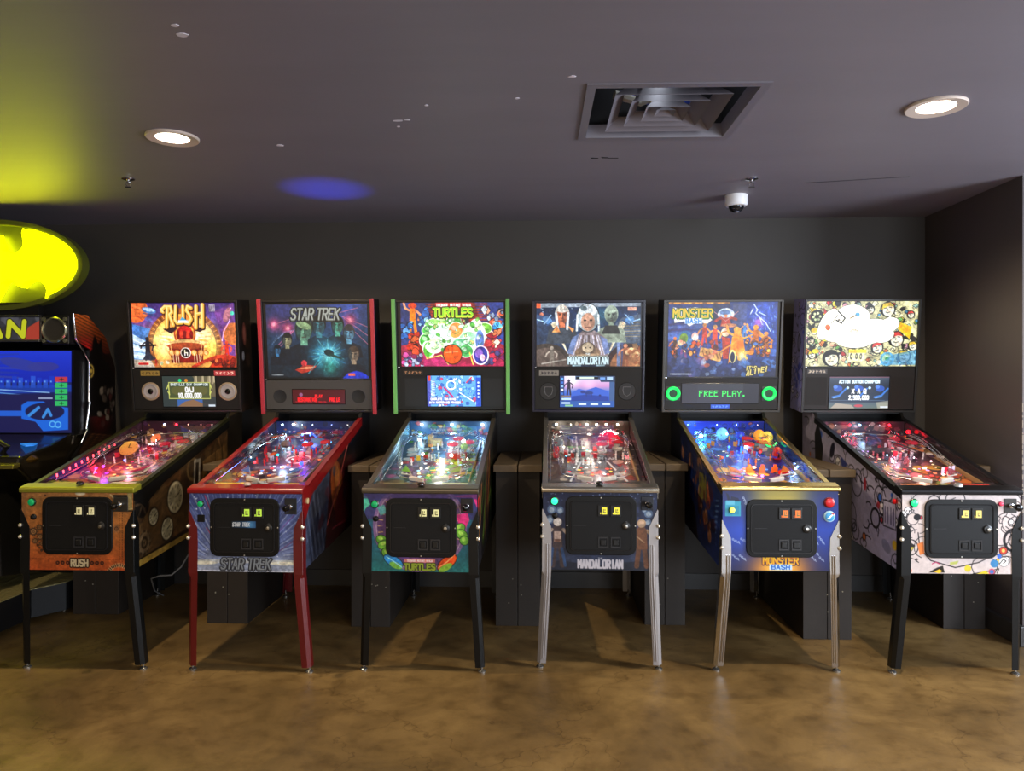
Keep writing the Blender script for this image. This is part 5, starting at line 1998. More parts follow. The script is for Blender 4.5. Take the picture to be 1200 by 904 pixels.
def m3_toys(pf, at):
    q = at(39, 52)
    v = MB().box(-.04, .04, -.02, .02, .0, .04).box(-.04, -.012, -.02, .02, .04, .062).box(.028, .036, -.021, .021, -.004, .03)
    o = v.build('van_model', mat('van_yellow', '#b0a468', .35), pf, bevel=.004, loc=(q[0], q[1], .012), rot=(.1, 0, -.1))
    for dx in (-.025, .025):
        MB().lathe([(.01, -.022), (.01, .022)], c=(dx, 0, 0), axis='y', n=14).build('van_wheel', M_RUBBER, o)
    q = at(76, 78)
    MB().lathe([(0, 0), (.018, .003), (.023, .016), (.018, .03), (.0, .036)], n=16).build('green_model', mat('model_green', '#9cc83c', .3), pf, smooth=True, loc=(q[0], q[1], .03))


t3 = thing('pinball_machine', 'pinball machine with lime green edge strips on its backbox and black legs', 'pinball machine', (-.5941, 3.5611, 0), -.0122, PINS)
cabinet(t3, M_BLACK)
side_art(t3, 1, m3_side)
side_art(t3, -1, m3_side)
rails(t3, M_GUN, 0, .02)
lockbar(t3, M_GUN)
knob_on_bar(t3, '#2a1c16')
glass(t3)
front_art(t3, m3_front)
coin_door(t3, 'e0dca0', .7, x0=26.5, x1=109, y0=5, y1=74)
button(t3, 'start_button', fx(13.5), fz(12.5), .0155, M_GBTN, M_RING)
button(t3, 'front_button', fx(14.5), fz(29.5), .011, M_BLACK, M_BLACK)
plunger(t3, fx(121), fz(13.5), True, '#1a181c', .030, .036)
legs(t3, M_LEGB)
playfield(t3, dict(seed=33, deck=('#1c3450', '#2c5068', '#4c6058'), pal=['#3c88b0', '#a8d0e0', '#508c40', '#c83830', '#e0a040', '#2c4868', '#88b848'], ins=['#ffffff', '#a0e8ff', '#fff0b0', '#ff9040'],
                   paint=m3_paint, apron='#44402c', cards=('#7c7050', '#c8d0a0'), sling='#78b840', post=['#d0e8f0', '#e8e8e8'], targ=['#e8c830', '#d83828'], cap='#c82c28', ramp=None, back=('#18304c', '#2c587c'),
                   blade='#5c8494', toys=m3_toys, nb=60,
                   leds=[(14, '#e0f4ff', 22, .0085), (52, '#e0f4ff', 22, .0085), (90, '#e0f4ff', 22, .0085)],
                   spots=[(22, 60, .06, '#f0f8ff', 14, .010), (74, 66, .06, '#f4faff', 16, .012), (34, 108, .05, '#f0f8ff', 9, .008), (66, 112, .05, '#fffff0', 10, .010), (84, 118, .04, '#f8ffe8', 6, .006), (38, 144, .03, '#ffe0c0', 7, .007), (14, 128, .03, '#f8f8f0', 6, .006)],
                   lights=[(14, 15, .065, '#b8e4ff', 2.2), (52, 15, .065, '#b8e4ff', 2.2), (90, 15, .065, '#b8e4ff', 2.2), (50, 80, .075, '#d8f0ff', 2.2), (55, 140, .07, '#fff8e8', 1.4)]))
backbox(t3, dict(box_mat=mat('box_black', '#181614', .35), panel_mat=M_PANEL, gh=74, gw=120, gxo=1.5, glass_art=m3_glass, disp=(30, 93, 85, 121), disp_art=m3_disp, spk=((15.5, 104.5, 12), (107, 104.5, 12)), spk_style='square',
                 plates=((2, 25, 78.5, 84, '#1c1816', '#a87858'),), bars=M_GREENBAR, gain=1.4, dgain=1.5))


# ================= machine 4: silver-grey legs, navy front
def m4_glass(a):
    a.grad('#0c1c3c', '#2c4870', 0, 40)
    a.grad('#2c4870', '#243450', 40, 74)
    g = np.random.RandomState(3)
    for k in range(70):
        a.circ(g.uniform(0, 121), g.uniform(5, 26), g.uniform(.2, .6), '#c8e0f8', .8)
    a.glow(74, 14, 12, '#3c90a8', .5)
    a.poly([(0, 0), (121, 0), (121, 4), (0, 5)], '#8c98a8')
    a.rect(0, 5, 0, 5.5, '#e05c30')
    a.circ(6, 13, 2.2, '#c87860')
    a.poly([(0, 13), (22, 17), (36, 30), (44, 60), (0, 52)], '#3c5078')
    a.poly([(121, 13), (100, 17), (86, 30), (78, 60), (121, 46)], '#48566c')
    for k in range(7):
        a.line([(100, 24 + k * 3), (121, 23 + k * 3.2)], 1.1, '#8c8474' if k % 2 else '#5c564c')
    a.ell(20, 42, 26, 26, '#24344e', 0, .8)
    # light beams in a V
    for sx in (1, -1):
        X = lambda x: x if sx > 0 else 121 - x
        a.line([(X(1), 19), (X(14), 23)], 1.3, '#a8d0f0')
        a.poly([(X(16), 22), (X(20), 20), (X(37), 58), (X(39), 64)], '#f0ecdc')
        a.poly([(X(14), 20), (X(24), 22), (X(30), 38), (X(36), 56)], '#e8dcb8', .8)
        a.ell(X(13), 20, 6, 4, '#5080b8', 30 * sx)
        a.line([(X(9), 24), (X(17), 14)], 1.4, '#90b8e0')
        a.line([(X(12), 26), (X(21), 20)], 1.4, '#2c4878')
    # brown scenes in the lower corners
    a.ell(12, 74, 30, 27, '#3c3430')
    a.ell(12, 76, 26, 24, '#5c4e48')
    a.figure(18, 74, 24, '#6c645c', '#a89c90', 0)
    a.line([(6, 71), (34, 66)], 1.4, '#a8a098')
    a.ell(108, 74, 27, 27, '#302020')
    a.ell(110, 76, 24, 24, '#8c5c3c')
    a.rect(94, 98, 44, 74, '#6878a0')
    a.rect(99, 101, 44, 74, '#3c4468')
    a.figure(104, 74, 27, '#7c4830', '#b8785c', 0)
    a.blobs(104, 121, 50, 73, 12, ['#b88858', '#e0c090', '#8c4828'], 2, 5, None, 0, .8, 8)
    # three plain hooded busts
    a.bust(30, 24, 21, '#c8704c', '#38404c', '#d8d4cc')
    a.line([(23, 12), (25, 32)], 2.8, '#d8dce0')
    a.line([(37, 12), (36, 30)], 2.8, '#d8dce0')
    a.poly([(18, 34), (24, 26), (28, 34)], '#e89858')
    a.poly([(36, 26), (44, 30), (42, 34)], '#e89858')
    a.bust(87, 24, 20, '#7c8c7c', '#8c9888', '#98a898')
    a.poly([(76, 36), (80, 26), (94, 26), (98, 36)], '#2c2c2c')
    a.poly([(38, 62), (44, 40), (54, 32), (68, 32), (80, 40), (84, 62)], '#8c7c80')
    for k in range(12):
        a.line([(40 + k * 3.6, 60), (48 + k * 2.2, 38)], 1.2, '#d8d8ec' if k % 3 else '#4c3c3c', .8)
    a.poly([(36, 58), (42, 40), (50, 36), (42, 60)], '#6c80b0')
    a.poly([(86, 58), (82, 42), (74, 38), (80, 60)], '#7080b0')
    a.ell(60, 17, 13.5, 17, '#0c1418')
    a.ell(60, 17, 12.6, 16, '#a0b0b8')
    a.ell(60, 9, 10.5, 7.5, '#d8e0e4')
    a.ell(55, 6, 4, 3, '#52646c', 20)
    a.ell(60, 22, 8, 10.5, '#c09078')
    a.ell(56.6, 20, 1.6, 1, '#14181c')
    a.ell(63.4, 20, 1.6, 1, '#14181c')
    a.line([(57, 28), (63, 28)], .9, '#5c3428')
    a.line([(60, 21), (60, 25)], .8, '#8c6450')
    a.line([(48, 14), (47, 32)], 2.4, '#e0e8ec')
    a.line([(72, 14), (73, 32)], 2.4, '#e0e8ec')
    # small bundled child
    a.ell(60, 58, 15, 8, '#7c6450')
    a.ell(60, 53, 9, 7.5, '#5c4c40')
    a.ell(60, 52, 6.4, 6, '#c8b498')
    a.circ(57.4, 52, .9, '#14140c')
    a.circ(62.6, 52, .9, '#14140c')
    a.line([(48, 61), (72, 60)], 2.4, '#a88c70')
    a.rect(38, 83, 62, 73, '#283038', .9)
    a.line([(38, 62), (83, 62)], .8, '#c8d8c8')
    a.text('THE', 60, 59.6, 2, '#e8f0f0', .22, .6, .3)
    a.text('MANDALORIAN', 60.5, 67.2, 7.6, '#c8e0e8', .24, .40, .17, out='#141c24', oth=.08)
    a.rect(106, 116, 5, 9, '#e8a890')
    a.rect(42, 52, 72, 74, '#a8c8d0', .8)
    a.rect(70, 80, 72, 74, '#a8c8d0', .8)


def m4_disp(a):
    a.c[:] = hx('#1c3880')
    a.grad('#d8d0e8', '#c890c8', 0, 12)
    a.grad('#c890c8', '#7080c8', 12, 17)
    a.grad('#5078d0', '#1840b8', 17, 29)
    a.glow(14, 5, 10, '#ffffff', .8)
    a.glow(34, 9, 9, '#f8c8e8', .7)
    a.poly([(14, 20), (22, 15), (30, 17), (42, 13), (57, 18), (57, 29), (14, 29)], '#3860c8')
    a.poly([(14, 24), (30, 22), (57, 24), (57, 29), (14, 29)], '#1c3c98')
    a.rect(0, 5, 0, 36, '#14306c')
    for k, c in enumerate(('#60a8f0', '#3c70c8', '#88b8f0', '#f0f0e8', '#3c70c8')):
        a.rect(1, 4, 2 + k * 4.4, 4.6 + k * 4.4, c)
    a.rect(58, 64, 0, 37, '#3c5c90')
    a.rect(18, 46, 0, 4, '#3c6088')
    a.rect(23, 40, 1, 3.2, '#d8e8d8')
    a.rect(19, 23, 1, 3.6, '#08101c')
    a.rect(40, 45, 1, 3.6, '#08101c')
    a.poly([(44, 0), (64, 0), (64, 7), (48, 7)], '#243c60')
    a.rect(47, 53, 1.5, 4, '#70a0e8')
    a.rect(55, 62, 1, 4.5, '#a8c8f0')
    a.figure(10.5, 22, 18.5, '#2c2840', '#3c3450', 0)
    a.ell(27, 19, 3, 1.6, '#283880')
    a.ell(34, 20, 5, 2, '#283c80')
    a.line([(31, 20), (31, 24)], 1, '#243478')
    a.line([(37, 20), (37, 24)], 1, '#243478')
    a.ell(47, 23, 1.4, 1.2, '#1c2c70')
    a.rect(2, 13, 23, 25, '#7c6c60')
    a.rect(2, 13, 26, 28.5, '#b8d8e8')
    a.rect(0, 64, 29.5, 37, '#2858a8')
    a.rect(2, 12, 31, 33, '#d0e8f0')
    a.rect(6, 15, 34, 36, '#88c090')
    for x in (22, 36, 50):
        a.rect(x, x + 9, 32.5, 34.2, '#e8f4f8')


def m4_front(a):
    a.grad('#0c1430', '#1c2440', 0, 10)
    a.grad('#1c2440', '#2c3448', 10, 91)
    g = np.random.RandomState(4)
    for k in range(60):
        a.circ(g.uniform(0, 133), g.uniform(0, 12), g.uniform(.2, .6), '#a8b8e0', .8)
    for x0 in (0, 104):
        for k in range(9):
            x, y = x0 + g.uniform(0, 26), g.uniform(8, 60)
            a.rect(x, x + g.uniform(2, 6), y, y + g.uniform(6, 18), '#343c60' if k % 2 else '#1c2038', .6)
    for x, y, r in ((10, 20, 5), (20, 21, 4.4), (8, 32, 5), (123, 24, 5), (118, 20, 3), (122, 34, 4)):
        a.circ(x, y, r, '#4c607c')
        a.circ(x, y + .5, r * .6, '#8a98a8')
    a.poly([(0, 84), (20, 80), (60, 86), (110, 80), (133, 84), (133, 91), (0, 91)], '#1c2230')
    a.figure(17, 86, 57, '#3c3234', '#98887c', 0)
    a.rect(13, 21, 46, 58, '#b0988c')
    a.rect(13.5, 20.5, 55, 58, '#6c4c40')
    a.circ(17, 35, 4.4, '#c0b8b0')
    a.line([(11, 66), (9, 86)], 3.4, '#2c4468')
    a.line([(22, 66), (26, 86)], 3.4, '#2c4468')
    a.figure(115, 86, 56, '#5c3c2c', '#a08468', 0)
    a.poly([(109, 44), (121, 44), (122, 66), (108, 66)], '#6c4630')
    a.circ(115, 36, 3.4, '#b0947c')
    a.line([(108, 50), (118, 58)], 1.2, '#a88868')
    a.text('THE', 67, 77.6, 2, '#a8a8b0', .24, .6, .3)
    a.text('MANDALORIAN', 67, 84, 9, '#b8b4bc', .25, .375, .16)


def m4_side(a):
    a.c[:] = hx('#121420')
    a.blobs(0, 1.34, .5, 1.2, 30, ['#1c2038', '#2c3048', '#101018', '#3c3434'], .03, .1, None, 0, .7, 3)


def m4_paint(a):
    a.blobs(0, 100, 60, 200, 60, ['#8c8c94', '#c8c0b8', '#5c5048', '#b84838', '#384868', '#d8b8a8'], 3, 9, '#181418', .6, .85, 15)
    a.line([(38, 100), (18, 195)], 2.4, '#e8eef8')
    a.line([(64, 100), (88, 195)], 2.4, '#e8eef8')
    a.glow(76, 30, 26, '#e01838', .8)
    a.rect(30, 66, 84, 92, '#20242c')
    a.text('MANDALORIAN', 50, 96, 7, '#c8d0d8', .22, .5, .2, out='#181c24')
    a.text('MANDALORIAN', 50, 188, 8, '#d8dce0', .22, .5, .2, out='#301c18')
    a.rect(22, 44, 50, 58, '#70b850')


def m4_toys(pf, at):
    arch = [(.115 + .07 * cos(a_), .06 * sin(a_) + .01) for a_ in np.linspace(0, pi, 22)]
    MB().prism_y(arch, .868, .872).build('red_arch', mat('arch_red', '#a00c28', .3, emit=1.1, ecol='#d8082c'), pf)
    for k in range(6):
        an = radians(35 + 110 * k / 5)
        x, z = .115 - .048 * cos(an), .02 + .048 * sin(an)
        MB().lathe([(0, -.0065), (.0065, 0), (0, .0065)], n=12).build('arch_lamp', M_glow('archlamp', '#ffe0e0', 9), pf, smooth=True, loc=(x, .86, z + .015))
    q = at(13, 60)
    MB().box(-.022, .022, -.02, .02, 0, .035).box(-.012, .012, -.03, .01, .035, .05).build('walker_model', mat('model_grey', '#80888c', .35), pf, bevel=.004, loc=(q[0], q[1], .02))
    for v in (84, 104):
        q = at(9, v)
        MB().lathe([(.016, 0), (.02, .01), (.016, .03), (0, .034)], n=14).build('red_dome', mat('dome_red', '#b01820', .15, emit=.2, ecol='#d02028'), pf, smooth=True, loc=(q[0], q[1], .02))


t4 = thing('pinball_machine', 'pinball machine with matte silver-grey legs, dark navy front and steel lockdown bar', 'pinball machine', (.2818, 3.6302, 0), -.0103, PINS)
cabinet(t4, M_BLACK)
side_art(t4, 1, m4_side)
side_art(t4, -1, m4_side)
rails(t4, M_NICK, 0, .03)
lockbar(t4, M_NICK)
knob_on_bar(t4, '#0c0c0c')
glass(t4)
front_art(t4, m4_front)
coin_door(t4, 'e4d83c', .8, x0=26.5, x1=109, y0=4, y1=73)
button(t4, 'start_button', fx(13.5), fz(10), .0165, M_GBTNL, M_RING)
button(t4, 'front_button', fx(14), fz(27.5), .011, M_BLACK, M_BLACK)
plunger(t4, fx(121.5), fz(12), True, '#121420', .030, .034)
legs(t4, M_LEGG, True)
playfield(t4, dict(seed=44, lk=.45, deck=('#4c4440', '#5c5450', '#6c5c58'), pal=['#8c8478', '#c8c0b0', '#b83838', '#3c4c68', '#7c6858', '#e0d8d0', '#586c80', '#a85848'], ins=['#ffffff', '#ffd050', '#ff4038', '#ff9050'],
                   paint=m4_paint, apron='#4c4844', cards=('#34302c', '#34302c'), sling='#707880', post=['#e8e8e8', '#c83030'], targ=['#e8e0d8', '#c83830'], cap='#b02028', ramp=None, back=('#4c4840', '#5c544c'),
                   blade='#6c3c40', toys=m4_toys, rub='#1c1c1c',
                   leds=[(10, '#fff4e0', 14, .007), (28, '#fff4e0', 8, .004), (48, '#fff4e0', 16, .007), (60, '#fff4e0', 16, .007), (72, '#fff4e0', 16, .007), (86, '#fff4e0', 12, .007)],
                   spots=[(18, 78, .04, '#fff4d0', 5, .006), (40, 82, .04, '#fff0c0', 5, .006), (44, 90, .04, '#30ff70', 6, .004), (20, 110, .04, '#68c8ff', 6, .005), (84, 128, .03, '#fff0e0', 6, .006)],
                   lights=[(15, 18, .065, '#fff0dc', 1.7), (48, 18, .065, '#fff0dc', 1.7), (76, 35, .05, '#ff2038', 2.2), (50, 80, .075, '#fff0e4', 2.4), (55, 140, .07, '#ffe8e0', 1.8), (85, 110, .06, '#ff5060', .6)]))
backbox(t4, dict(box_mat=mat('box_navy', '#1c1c2c', .3), panel_mat=M_PANEL, gh=74, gw=121, glass_art=m4_glass, disp=(27.5, 91.5, 85.3, 122), disp_art=m4_disp, spk=((14, 103.5, 10.5), (106, 103.5, 10.5)), spk_style='shield',
                 plates=((3, 26, 78.5, 85, '#74706c', '#28242a'),), gain=1.25, dgain=1.3))


# ================= machine 5: deep blue front, chrome legs
def m5_glass(a):
    a.grad('#1c2c6c', '#3048a0', 0, 50)
    a.grad('#3048a0', '#1c2448', 50, 87)
    a.rect(0, 70, 0, 2.6, '#b07828')
    for k in range(16):
        a.line([(2 + k * 4.2, 1.2), (4.6 + k * 4.2, 1.2)], 1.2, '#f0b040' if k % 3 else '#8c4c18')
    a.poly([(50, 2), (70, 2), (74, 28), (60, 34), (50, 18)], '#1c2450')
    a.rect(74, 90, 2, 40, '#4c4c64', .6)
    for k in range(7):
        a.line([(0, 26 + k * 3.4), (50 - k * 3, 22 + k * 4)], 2.4, '#5868a8' if k % 2 else '#38285c', .7)
    # lightning on the right
    g = np.random.RandomState(6)
    a.glow(108, 14, 22, '#3860e0', .8)
    a.glow(104, 24, 7, '#e070e8', .8)
    for pts in (((98, 3), (102, 9), (100, 13), (105, 18), (108, 26)), ((105, 18), (112, 24), (118, 34)), ((97, 8), (94, 14)), ((104, 12), (112, 16))):
        a.line(list(pts), 1.1, '#d8e8ff')
    for k in range(30):
        x, y = g.uniform(92, 125), g.uniform(3, 40)
        a.line([(x, y), (x + .3, y + 2.4)], .7, '#88b8ff', .8)
    for k in range(26):
        x, y = g.uniform(0, 125), g.uniform(28, 80)
        a.ell(x, y, g.uniform(4, 10), g.uniform(1.4, 4), ['#3858b8', '#5078c8', '#284088', '#4c3c80'][k % 4], g.uniform(-30, 30), .6)
    # moon with a red winged dancer
    a.ell(66, 14, 9.5, 7, '#d8e4f0')
    a.ell(65, 12, 6, 3, '#6080b8')
    a.line([(54, 22), (60, 18), (66, 22), (72, 18), (78, 20)], 3, '#b83018')
    a.poly([(60, 28), (62, 18), (70, 18), (73, 28)], '#b83018')
    a.circ(66, 16, 1.9, '#e08850')
    a.ell(70, 27, 9, 2.2, '#c88058')
    for x in (52, 80):
        a.line([(x, 11), (66, 22)], .6, '#e0a0a0')
    a.circ(66, 35, 5.6, '#301c0c')
    a.circ(66, 35, 5, '#f0e0c0')
    a.line([(62.6, 35), (69.6, 33.6)], 1.6, '#c87828')
    # a plain orange band of players across the middle
    for x, y, h, c, s in ((8, 62, 22, '#4c2c1c', '#e07830'), (18, 66, 28, '#8c4c88', '#e88c48'), (30, 64, 28, '#50306c', '#e0a890'), (42, 50, 26, '#c83820', '#e09040'), (54, 54, 28, '#d04024', '#e8a050'), (79, 66, 38, '#f08c10', '#f8b848'), (90, 58, 26, '#384c88', '#e08840'), (101, 60, 34, '#c86818', '#f09830'), (113, 62, 28, '#a85820', '#e08c40'), (88, 40, 16, '#3c78c0', '#e8a070')):
        a.figure(x, y, h, c, s, (int(x) % 2))
    a.ell(19, 44, 9, 11, '#3078b8', 10, .8)
    a.ell(18, 42, 5, 6, '#80a830', 10)
    a.ell(31, 40, 4, 5, '#f0d8d0')
    a.poly([(70, 72), (74, 40), (86, 40), (92, 70), (86, 62), (76, 62)], '#f09010')
    a.ell(80, 34, 4, 5, '#f0a838')
    a.poly([(62, 40), (72, 42), (70, 66), (64, 66)], '#b83818')
    a.line([(60, 58), (78, 46), (97, 38)], 1.6, '#f0a030')
    a.line([(88, 60), (104, 50), (120, 46)], 1.6, '#e88c28')
    a.blobs(4, 60, 46, 68, 44, ['#e07028', '#c84820', '#f0a848', '#5c2818', '#f0c8a0', '#384890'], 1.5, 4, '#281010', .4, 1, 9)
    a.blobs(86, 122, 44, 68, 34, ['#e88828', '#c86018', '#f8b048', '#6c3818', '#4868a8'], 1.5, 4, '#281408', .4, 1, 10)
    a.poly([(38, 52), (64, 58), (61, 70), (36, 62)], '#d8a058')
    for k in range(6):
        a.line([(40 + k * 4, 56 + k * .8), (42 + k * 4, 62 + k * .8)], 1, '#8c4820')
    a.blobs(40, 56, 58, 74, 14, ['#f0d8c0', '#c86040', '#e0a888'], 1.4, 4, None, 0, .8, 12)
    a.glow(85, 62, 7, '#fff4b0', .95)
    a.ell(75, 63, 4, 8, '#fff0a0')
    a.ell(75, 64, 2.6, 6, '#181c48')
    a.line([(75, 70), (75, 85)], 1, '#181c48')
    a.blobs(0, 40, 66, 84, 16, ['#283060', '#3c4c88', '#1c2040', '#58508c'], 3, 8, None, 0, .7, 13)
    a.blobs(40, 90, 70, 86, 12, ['#688cc8', '#a8c0e8', '#384c88'], 2, 5, None, 0, .6, 14)
    a.blobs(86, 125, 66, 86, 16, ['#283058', '#4878c0', '#1c2040'], 3, 6, None, 0, .7, 15)
    a.rect(3, 28, 83, 84.5, '#b8c0d0', .8)
    a.poly([(5, 6), (14, 8), (30, 6), (50, 8), (51, 20), (45, 25), (34, 23), (24, 28), (18, 22), (7, 24)], '#f8f4e0')
    a.text('MONSTER', 28, 13.4, 9.5, '#f0c020', .28, .52, .18, out='#102010', oth=.07, col2='#2c8c28')
    a.rect(19, 39, 18.6, 25, '#f0f8ff')
    a.text('BASH', 29, 21.8, 5, '#2c80d8', .24, .62, .34)
    a.text("IT'S", 97, 77, 4.6, '#f0dc80', .26, .5, .2, .1, out='#141408', oth=.12)
    for i, ch in enumerate('ALIVE!'):
        a.text(ch, 93.5 + i * 4.2, 82.6 - i * 1.0, 5.6, '#f0dc80', .26, .5, .2, .1, out='#141408', oth=.12)


def m5_disp(a):
    a.c[:] = hx('#181822')
    a.rect(0, 18, 0, 23, '#24242e')
    a.rect(71, 89, 0, 23, '#1c1c28')
    a.rect(18, 71, 0, 23, '#282a34')
    W = 'FREE PLAY.'
    F5 = {'F': ('11111', '10000', '11110', '10000', '10000', '10000', '10000'), 'R': ('11110', '10001', '11110', '11000', '10100', '10010', '10001'), 'E': ('11111', '10000', '11110', '10000', '10000', '10000', '11111'),
          'P': ('11110', '10001', '10001', '11110', '10000', '10000', '10000'), 'L': ('10000', '10000', '10000', '10000', '10000', '10000', '11111'), 'A': ('01110', '10001', '10001', '11111', '10001', '10001', '10001'),
          'Y': ('10001', '10001', '01010', '00100', '00100', '00100', '00100'), '.': ('000', '000', '000', '000', '000', '011', '011'), ' ': ('000',) * 7}
    x = 20.0
    for ch in W:
        m = F5[ch]
        for j, row in enumerate(m):
            for i, b in enumerate(row):
                if b == '1':
                    a.rect(x + i * .92 - .1, x + i * .92 + .95, 8.2 + j * 1.0, 8.2 + j * 1.0 + .98, '#38e85c')
        x += len(m[0]) * .92 + 1.15


def m5_front(a):
    a.grad('#101c5c', '#1c3ca0', 0, 45)
    a.grad('#1c3ca0', '#141c50', 45, 91)
    a.glow(30, 50, 26, '#2850d0', .7)
    a.glow(66, 94, 40, '#f08c20', 1, 2.4)
    a.glow(66, 96, 22, '#f8e060', .9)
    a.glow(66, 0, 40, '#c8b030', .8, 3)
    a.grad('#14205c', '#14205c', 88, 88.1)
    g = np.random.RandomState(8)
    for x0, x1, y0, y1, n in ((12, 28, 55, 60, 5), (12, 28, 74, 80, 6), (104, 118, 52, 62, 6), (100, 118, 72, 82, 6), (24, 28, 8, 18, 3)):
        for k in range(n):
            x = x0 + (x1 - x0) * k / n
            y = y0 + (y1 - y0) * (k % 3) / 3 + g.uniform(-.6, .6)
            a.ring(x, y, .9, .6, '#c0d0e8', .8)
            a.line([(x + 1.1, y + 1), (x + 1.6, y + 2.2)], .6, '#c0d0e8', .8)
    a.poly([(4, 2), (7, 4), (9, 10), (6, 12)], '#101838')
    a.poly([(10, 6), (18, 8), (22, 15), (20, 17), (8, 14)], '#0c1438')
    a.rect(3, 21, 12, 29, '#2c98b8')
    a.rect(4, 14, 11, 16, '#58b0d0')
    a.rect(6, 19, 17, 27, '#2484a8')
    a.text('MONSTER', 67, 80, 7.8, '#e8b818', .28, .56, .2, out='#102040', oth=.1, col2='#c85c18')
    a.rect(54, 80, 84, 90.4, '#b8d8f0')
    a.text('BASH', 67, 87.2, 4.8, '#1c60c0', .26, .8, .36)


def m5_side(a):
    a.c[:] = hx('#142048')
    a.grad('#0c1230', '#1c3478', 1.2, .5)
    a.poly([(.5, .5), (1.34, .6), (1.34, .95), (.6, .72)], '#14101c')
    a.blobs(.12, .5, .62, .86, 26, ['#883820', '#a85a30', '#5c2420', '#c8885c', '#382040'], .02, .055, '#1c1018', .003, .85, 4)
    a.blobs(.4, .95, .74, 1.02, 30, ['#7a4838', '#a06848', '#50303c', '#2c3058'], .02, .05, '#141020', .003, .8, 5)
    for k in range(9):
        an = k * .4
        a.line([(.06 + .01 * k, .84 - .028 * k), (.12 + .03 * sin(an), .83 - .028 * k)], .008, '#6890c8', .7)
    a.text('MB', .42, .86, .12, '#6a6428', .2, .5, .2)
    a.poly([(1.0, .9), (1.34, .9), (1.34, 1.24), (1.0, 1.18)], '#0c0e1c')


def m5_box(a):
    a.c[:] = hx('#10141c')
    a.line([(.08, .6), (.06, .52), (.09, .44), (.07, .30)], .012, '#4c6c80')
    a.line([(.10, .55), (.12, .40), (.10, .2)], .008, '#2c4460')
    a.circ(.12, .22, .02, '#283c30')


def m5_paint(a):
    a.grad('#101c70', '#2038a8', 0, 130)
    a.blobs(0, 100, 0, 130, 70, ['#1830b0', '#3c68e0', '#101858', '#60a0f0', '#5c2c90', '#2848c8'], 3, 10, '#080c30', .6, .9, 8)
    a.blobs(4, 80, 130, 190, 40, ['#e07020', '#f0a838', '#c83820', '#7040c0', '#f8d070'], 3, 9, '#301008', .6, .95, 9)
    a.blobs(70, 100, 140, 200, 24, ['#98a890', '#d8e0c0', '#405c98', '#c0b060', '#6c88b0'], 3, 9, '#182028', .6, .9, 10)
    a.glow(22, 30, 22, '#50c8ff', .6)
    a.glow(85, 40, 16, '#30a0c0', .5)


def m5_toys(pf, at):
    for u, v, r, c, e in ((84, 36, .036, '#f0a030', .5), (97, 40, .034, '#e0b848', .35), (62, 34, .030, '#1838c8', .35), (42, 28, .036, '#78c8e8', .5)):
        q = at(u, v)
        pr = [(0, 0)] + [(r * sin(a_), r * (1 - cos(a_)) * 1.1) for a_ in np.linspace(.35, pi, 9)]
        pr[-1] = (0, pr[-1][1])
        o = MB().lathe(pr, n=22).build('round_head', mat('head' + c, c, .25, emit=e, ecol=c), pf, smooth=True, loc=(min(q[0], .215), q[1], .006))
        for sx in (-1, 1):
            MB().lathe([(0, -.004), (.005, 0), (0, .004)], c=(sx * r * .35, -r * .86, r * 1.2), n=8).build('eye', M_BLACK, o)
    # standing red caped toy
    q = at(86, 96)
    o = MB().lathe([(0, 0), (.030, .002), (.033, .04), (.026, .075), (.012, .088), (0, .09)], n=20).build('red_model', mat('model_red', '#c01c14', .3, emit=.1, ecol='#d02010'), pf, smooth=True, loc=(q[0], q[1], .002))
    o.scale = (.78, .78, .78)
    MB().lathe([(0, -.012), (.011, 0), (0, .014)], c=(0, -.018, .082), n=12).build('model_head', mat('model_skin', '#d86848', .4), o, smooth=True)
    MB().prism_y([(-.006, .02), (.002, .075), (.008, .02)], -.036, -.031).build('model_stripe', M_BLACK, o)
    g = random.Random(2)
    for k, u in enumerate((42, 56, 69)):
        q = at(u, 142)
        MB().box(-.016, .016, -.004, .004, 0, .03).box(-.008, .008, -.006, .006, .03, .044).build('orange_target', mat('target_orange', '#e05c18', .35, emit=.35, ecol='#f07020'), pf, bevel=.002, loc=(q[0], q[1], .004))
    q = at(76, 150)
    MB().lathe([(0, 0), (.03, .002), (.032, .01), (.02, .02), (0, .024)], n=20).build('red_dome', mat('dome_red2', '#c81818', .15, emit=.2, ecol='#e02020'), pf, smooth=True, loc=(q[0], q[1], .01))
    q = at(97, 48)
    MB().tube([(.034 * cos(a_), -.01, -.034 * sin(a_)) for a_ in np.linspace(.2, 2.9, 14)], .0045, 8).build('green_ring_lamp', M_glow('ringgreen', '#20f080', 1.5), pf, smooth=True, loc=(min(q[0], .212), q[1] - .03, .045))


t5 = thing('pinball_machine', 'pinball machine with a deep blue front, chrome legs and green glowing speaker rings', 'pinball machine', (1.1559, 3.633, 0), .0128, PINS)
cabinet(t5, M_BLACK)
side_art(t5, 1, m5_side)
side_art(t5, -1, m5_side)
rails(t5, M_GOLDN, 0, .004)
lockbar(t5, M_GOLDN, .012, .024)
glass(t5)
a_ = art_flat(133, 91, 266, 182)
m5_front(a_)
panel_art('front_artwork', a_, -HW + .0005, HW - .0005, .898, ZB + .006, -.0012, M_PRINTR, t5)
MB().box(-HW, HW, 0, .018, .88, .899).build('front_rail', M_BLACK, t5)
coin_door(t5, 'e07028', .6, x0=27, x1=108, y0=6.5, y1=74)
yb = button(t5, 'start_button', fx(10.8), fz(19), .0125, mat('yellow_lit', '#e8f060', .3, emit=1.2, ecol='#e8ff60'), mat('btn_green_ring', '#1c6c3c', .3))
button(t5, 'launch_button', fx(122.5), fz(10), .0205, mat('red_button', '#c01c24', .3, emit=.12, ecol='#d02020'), mat('red_ring', '#6c1018', .3))
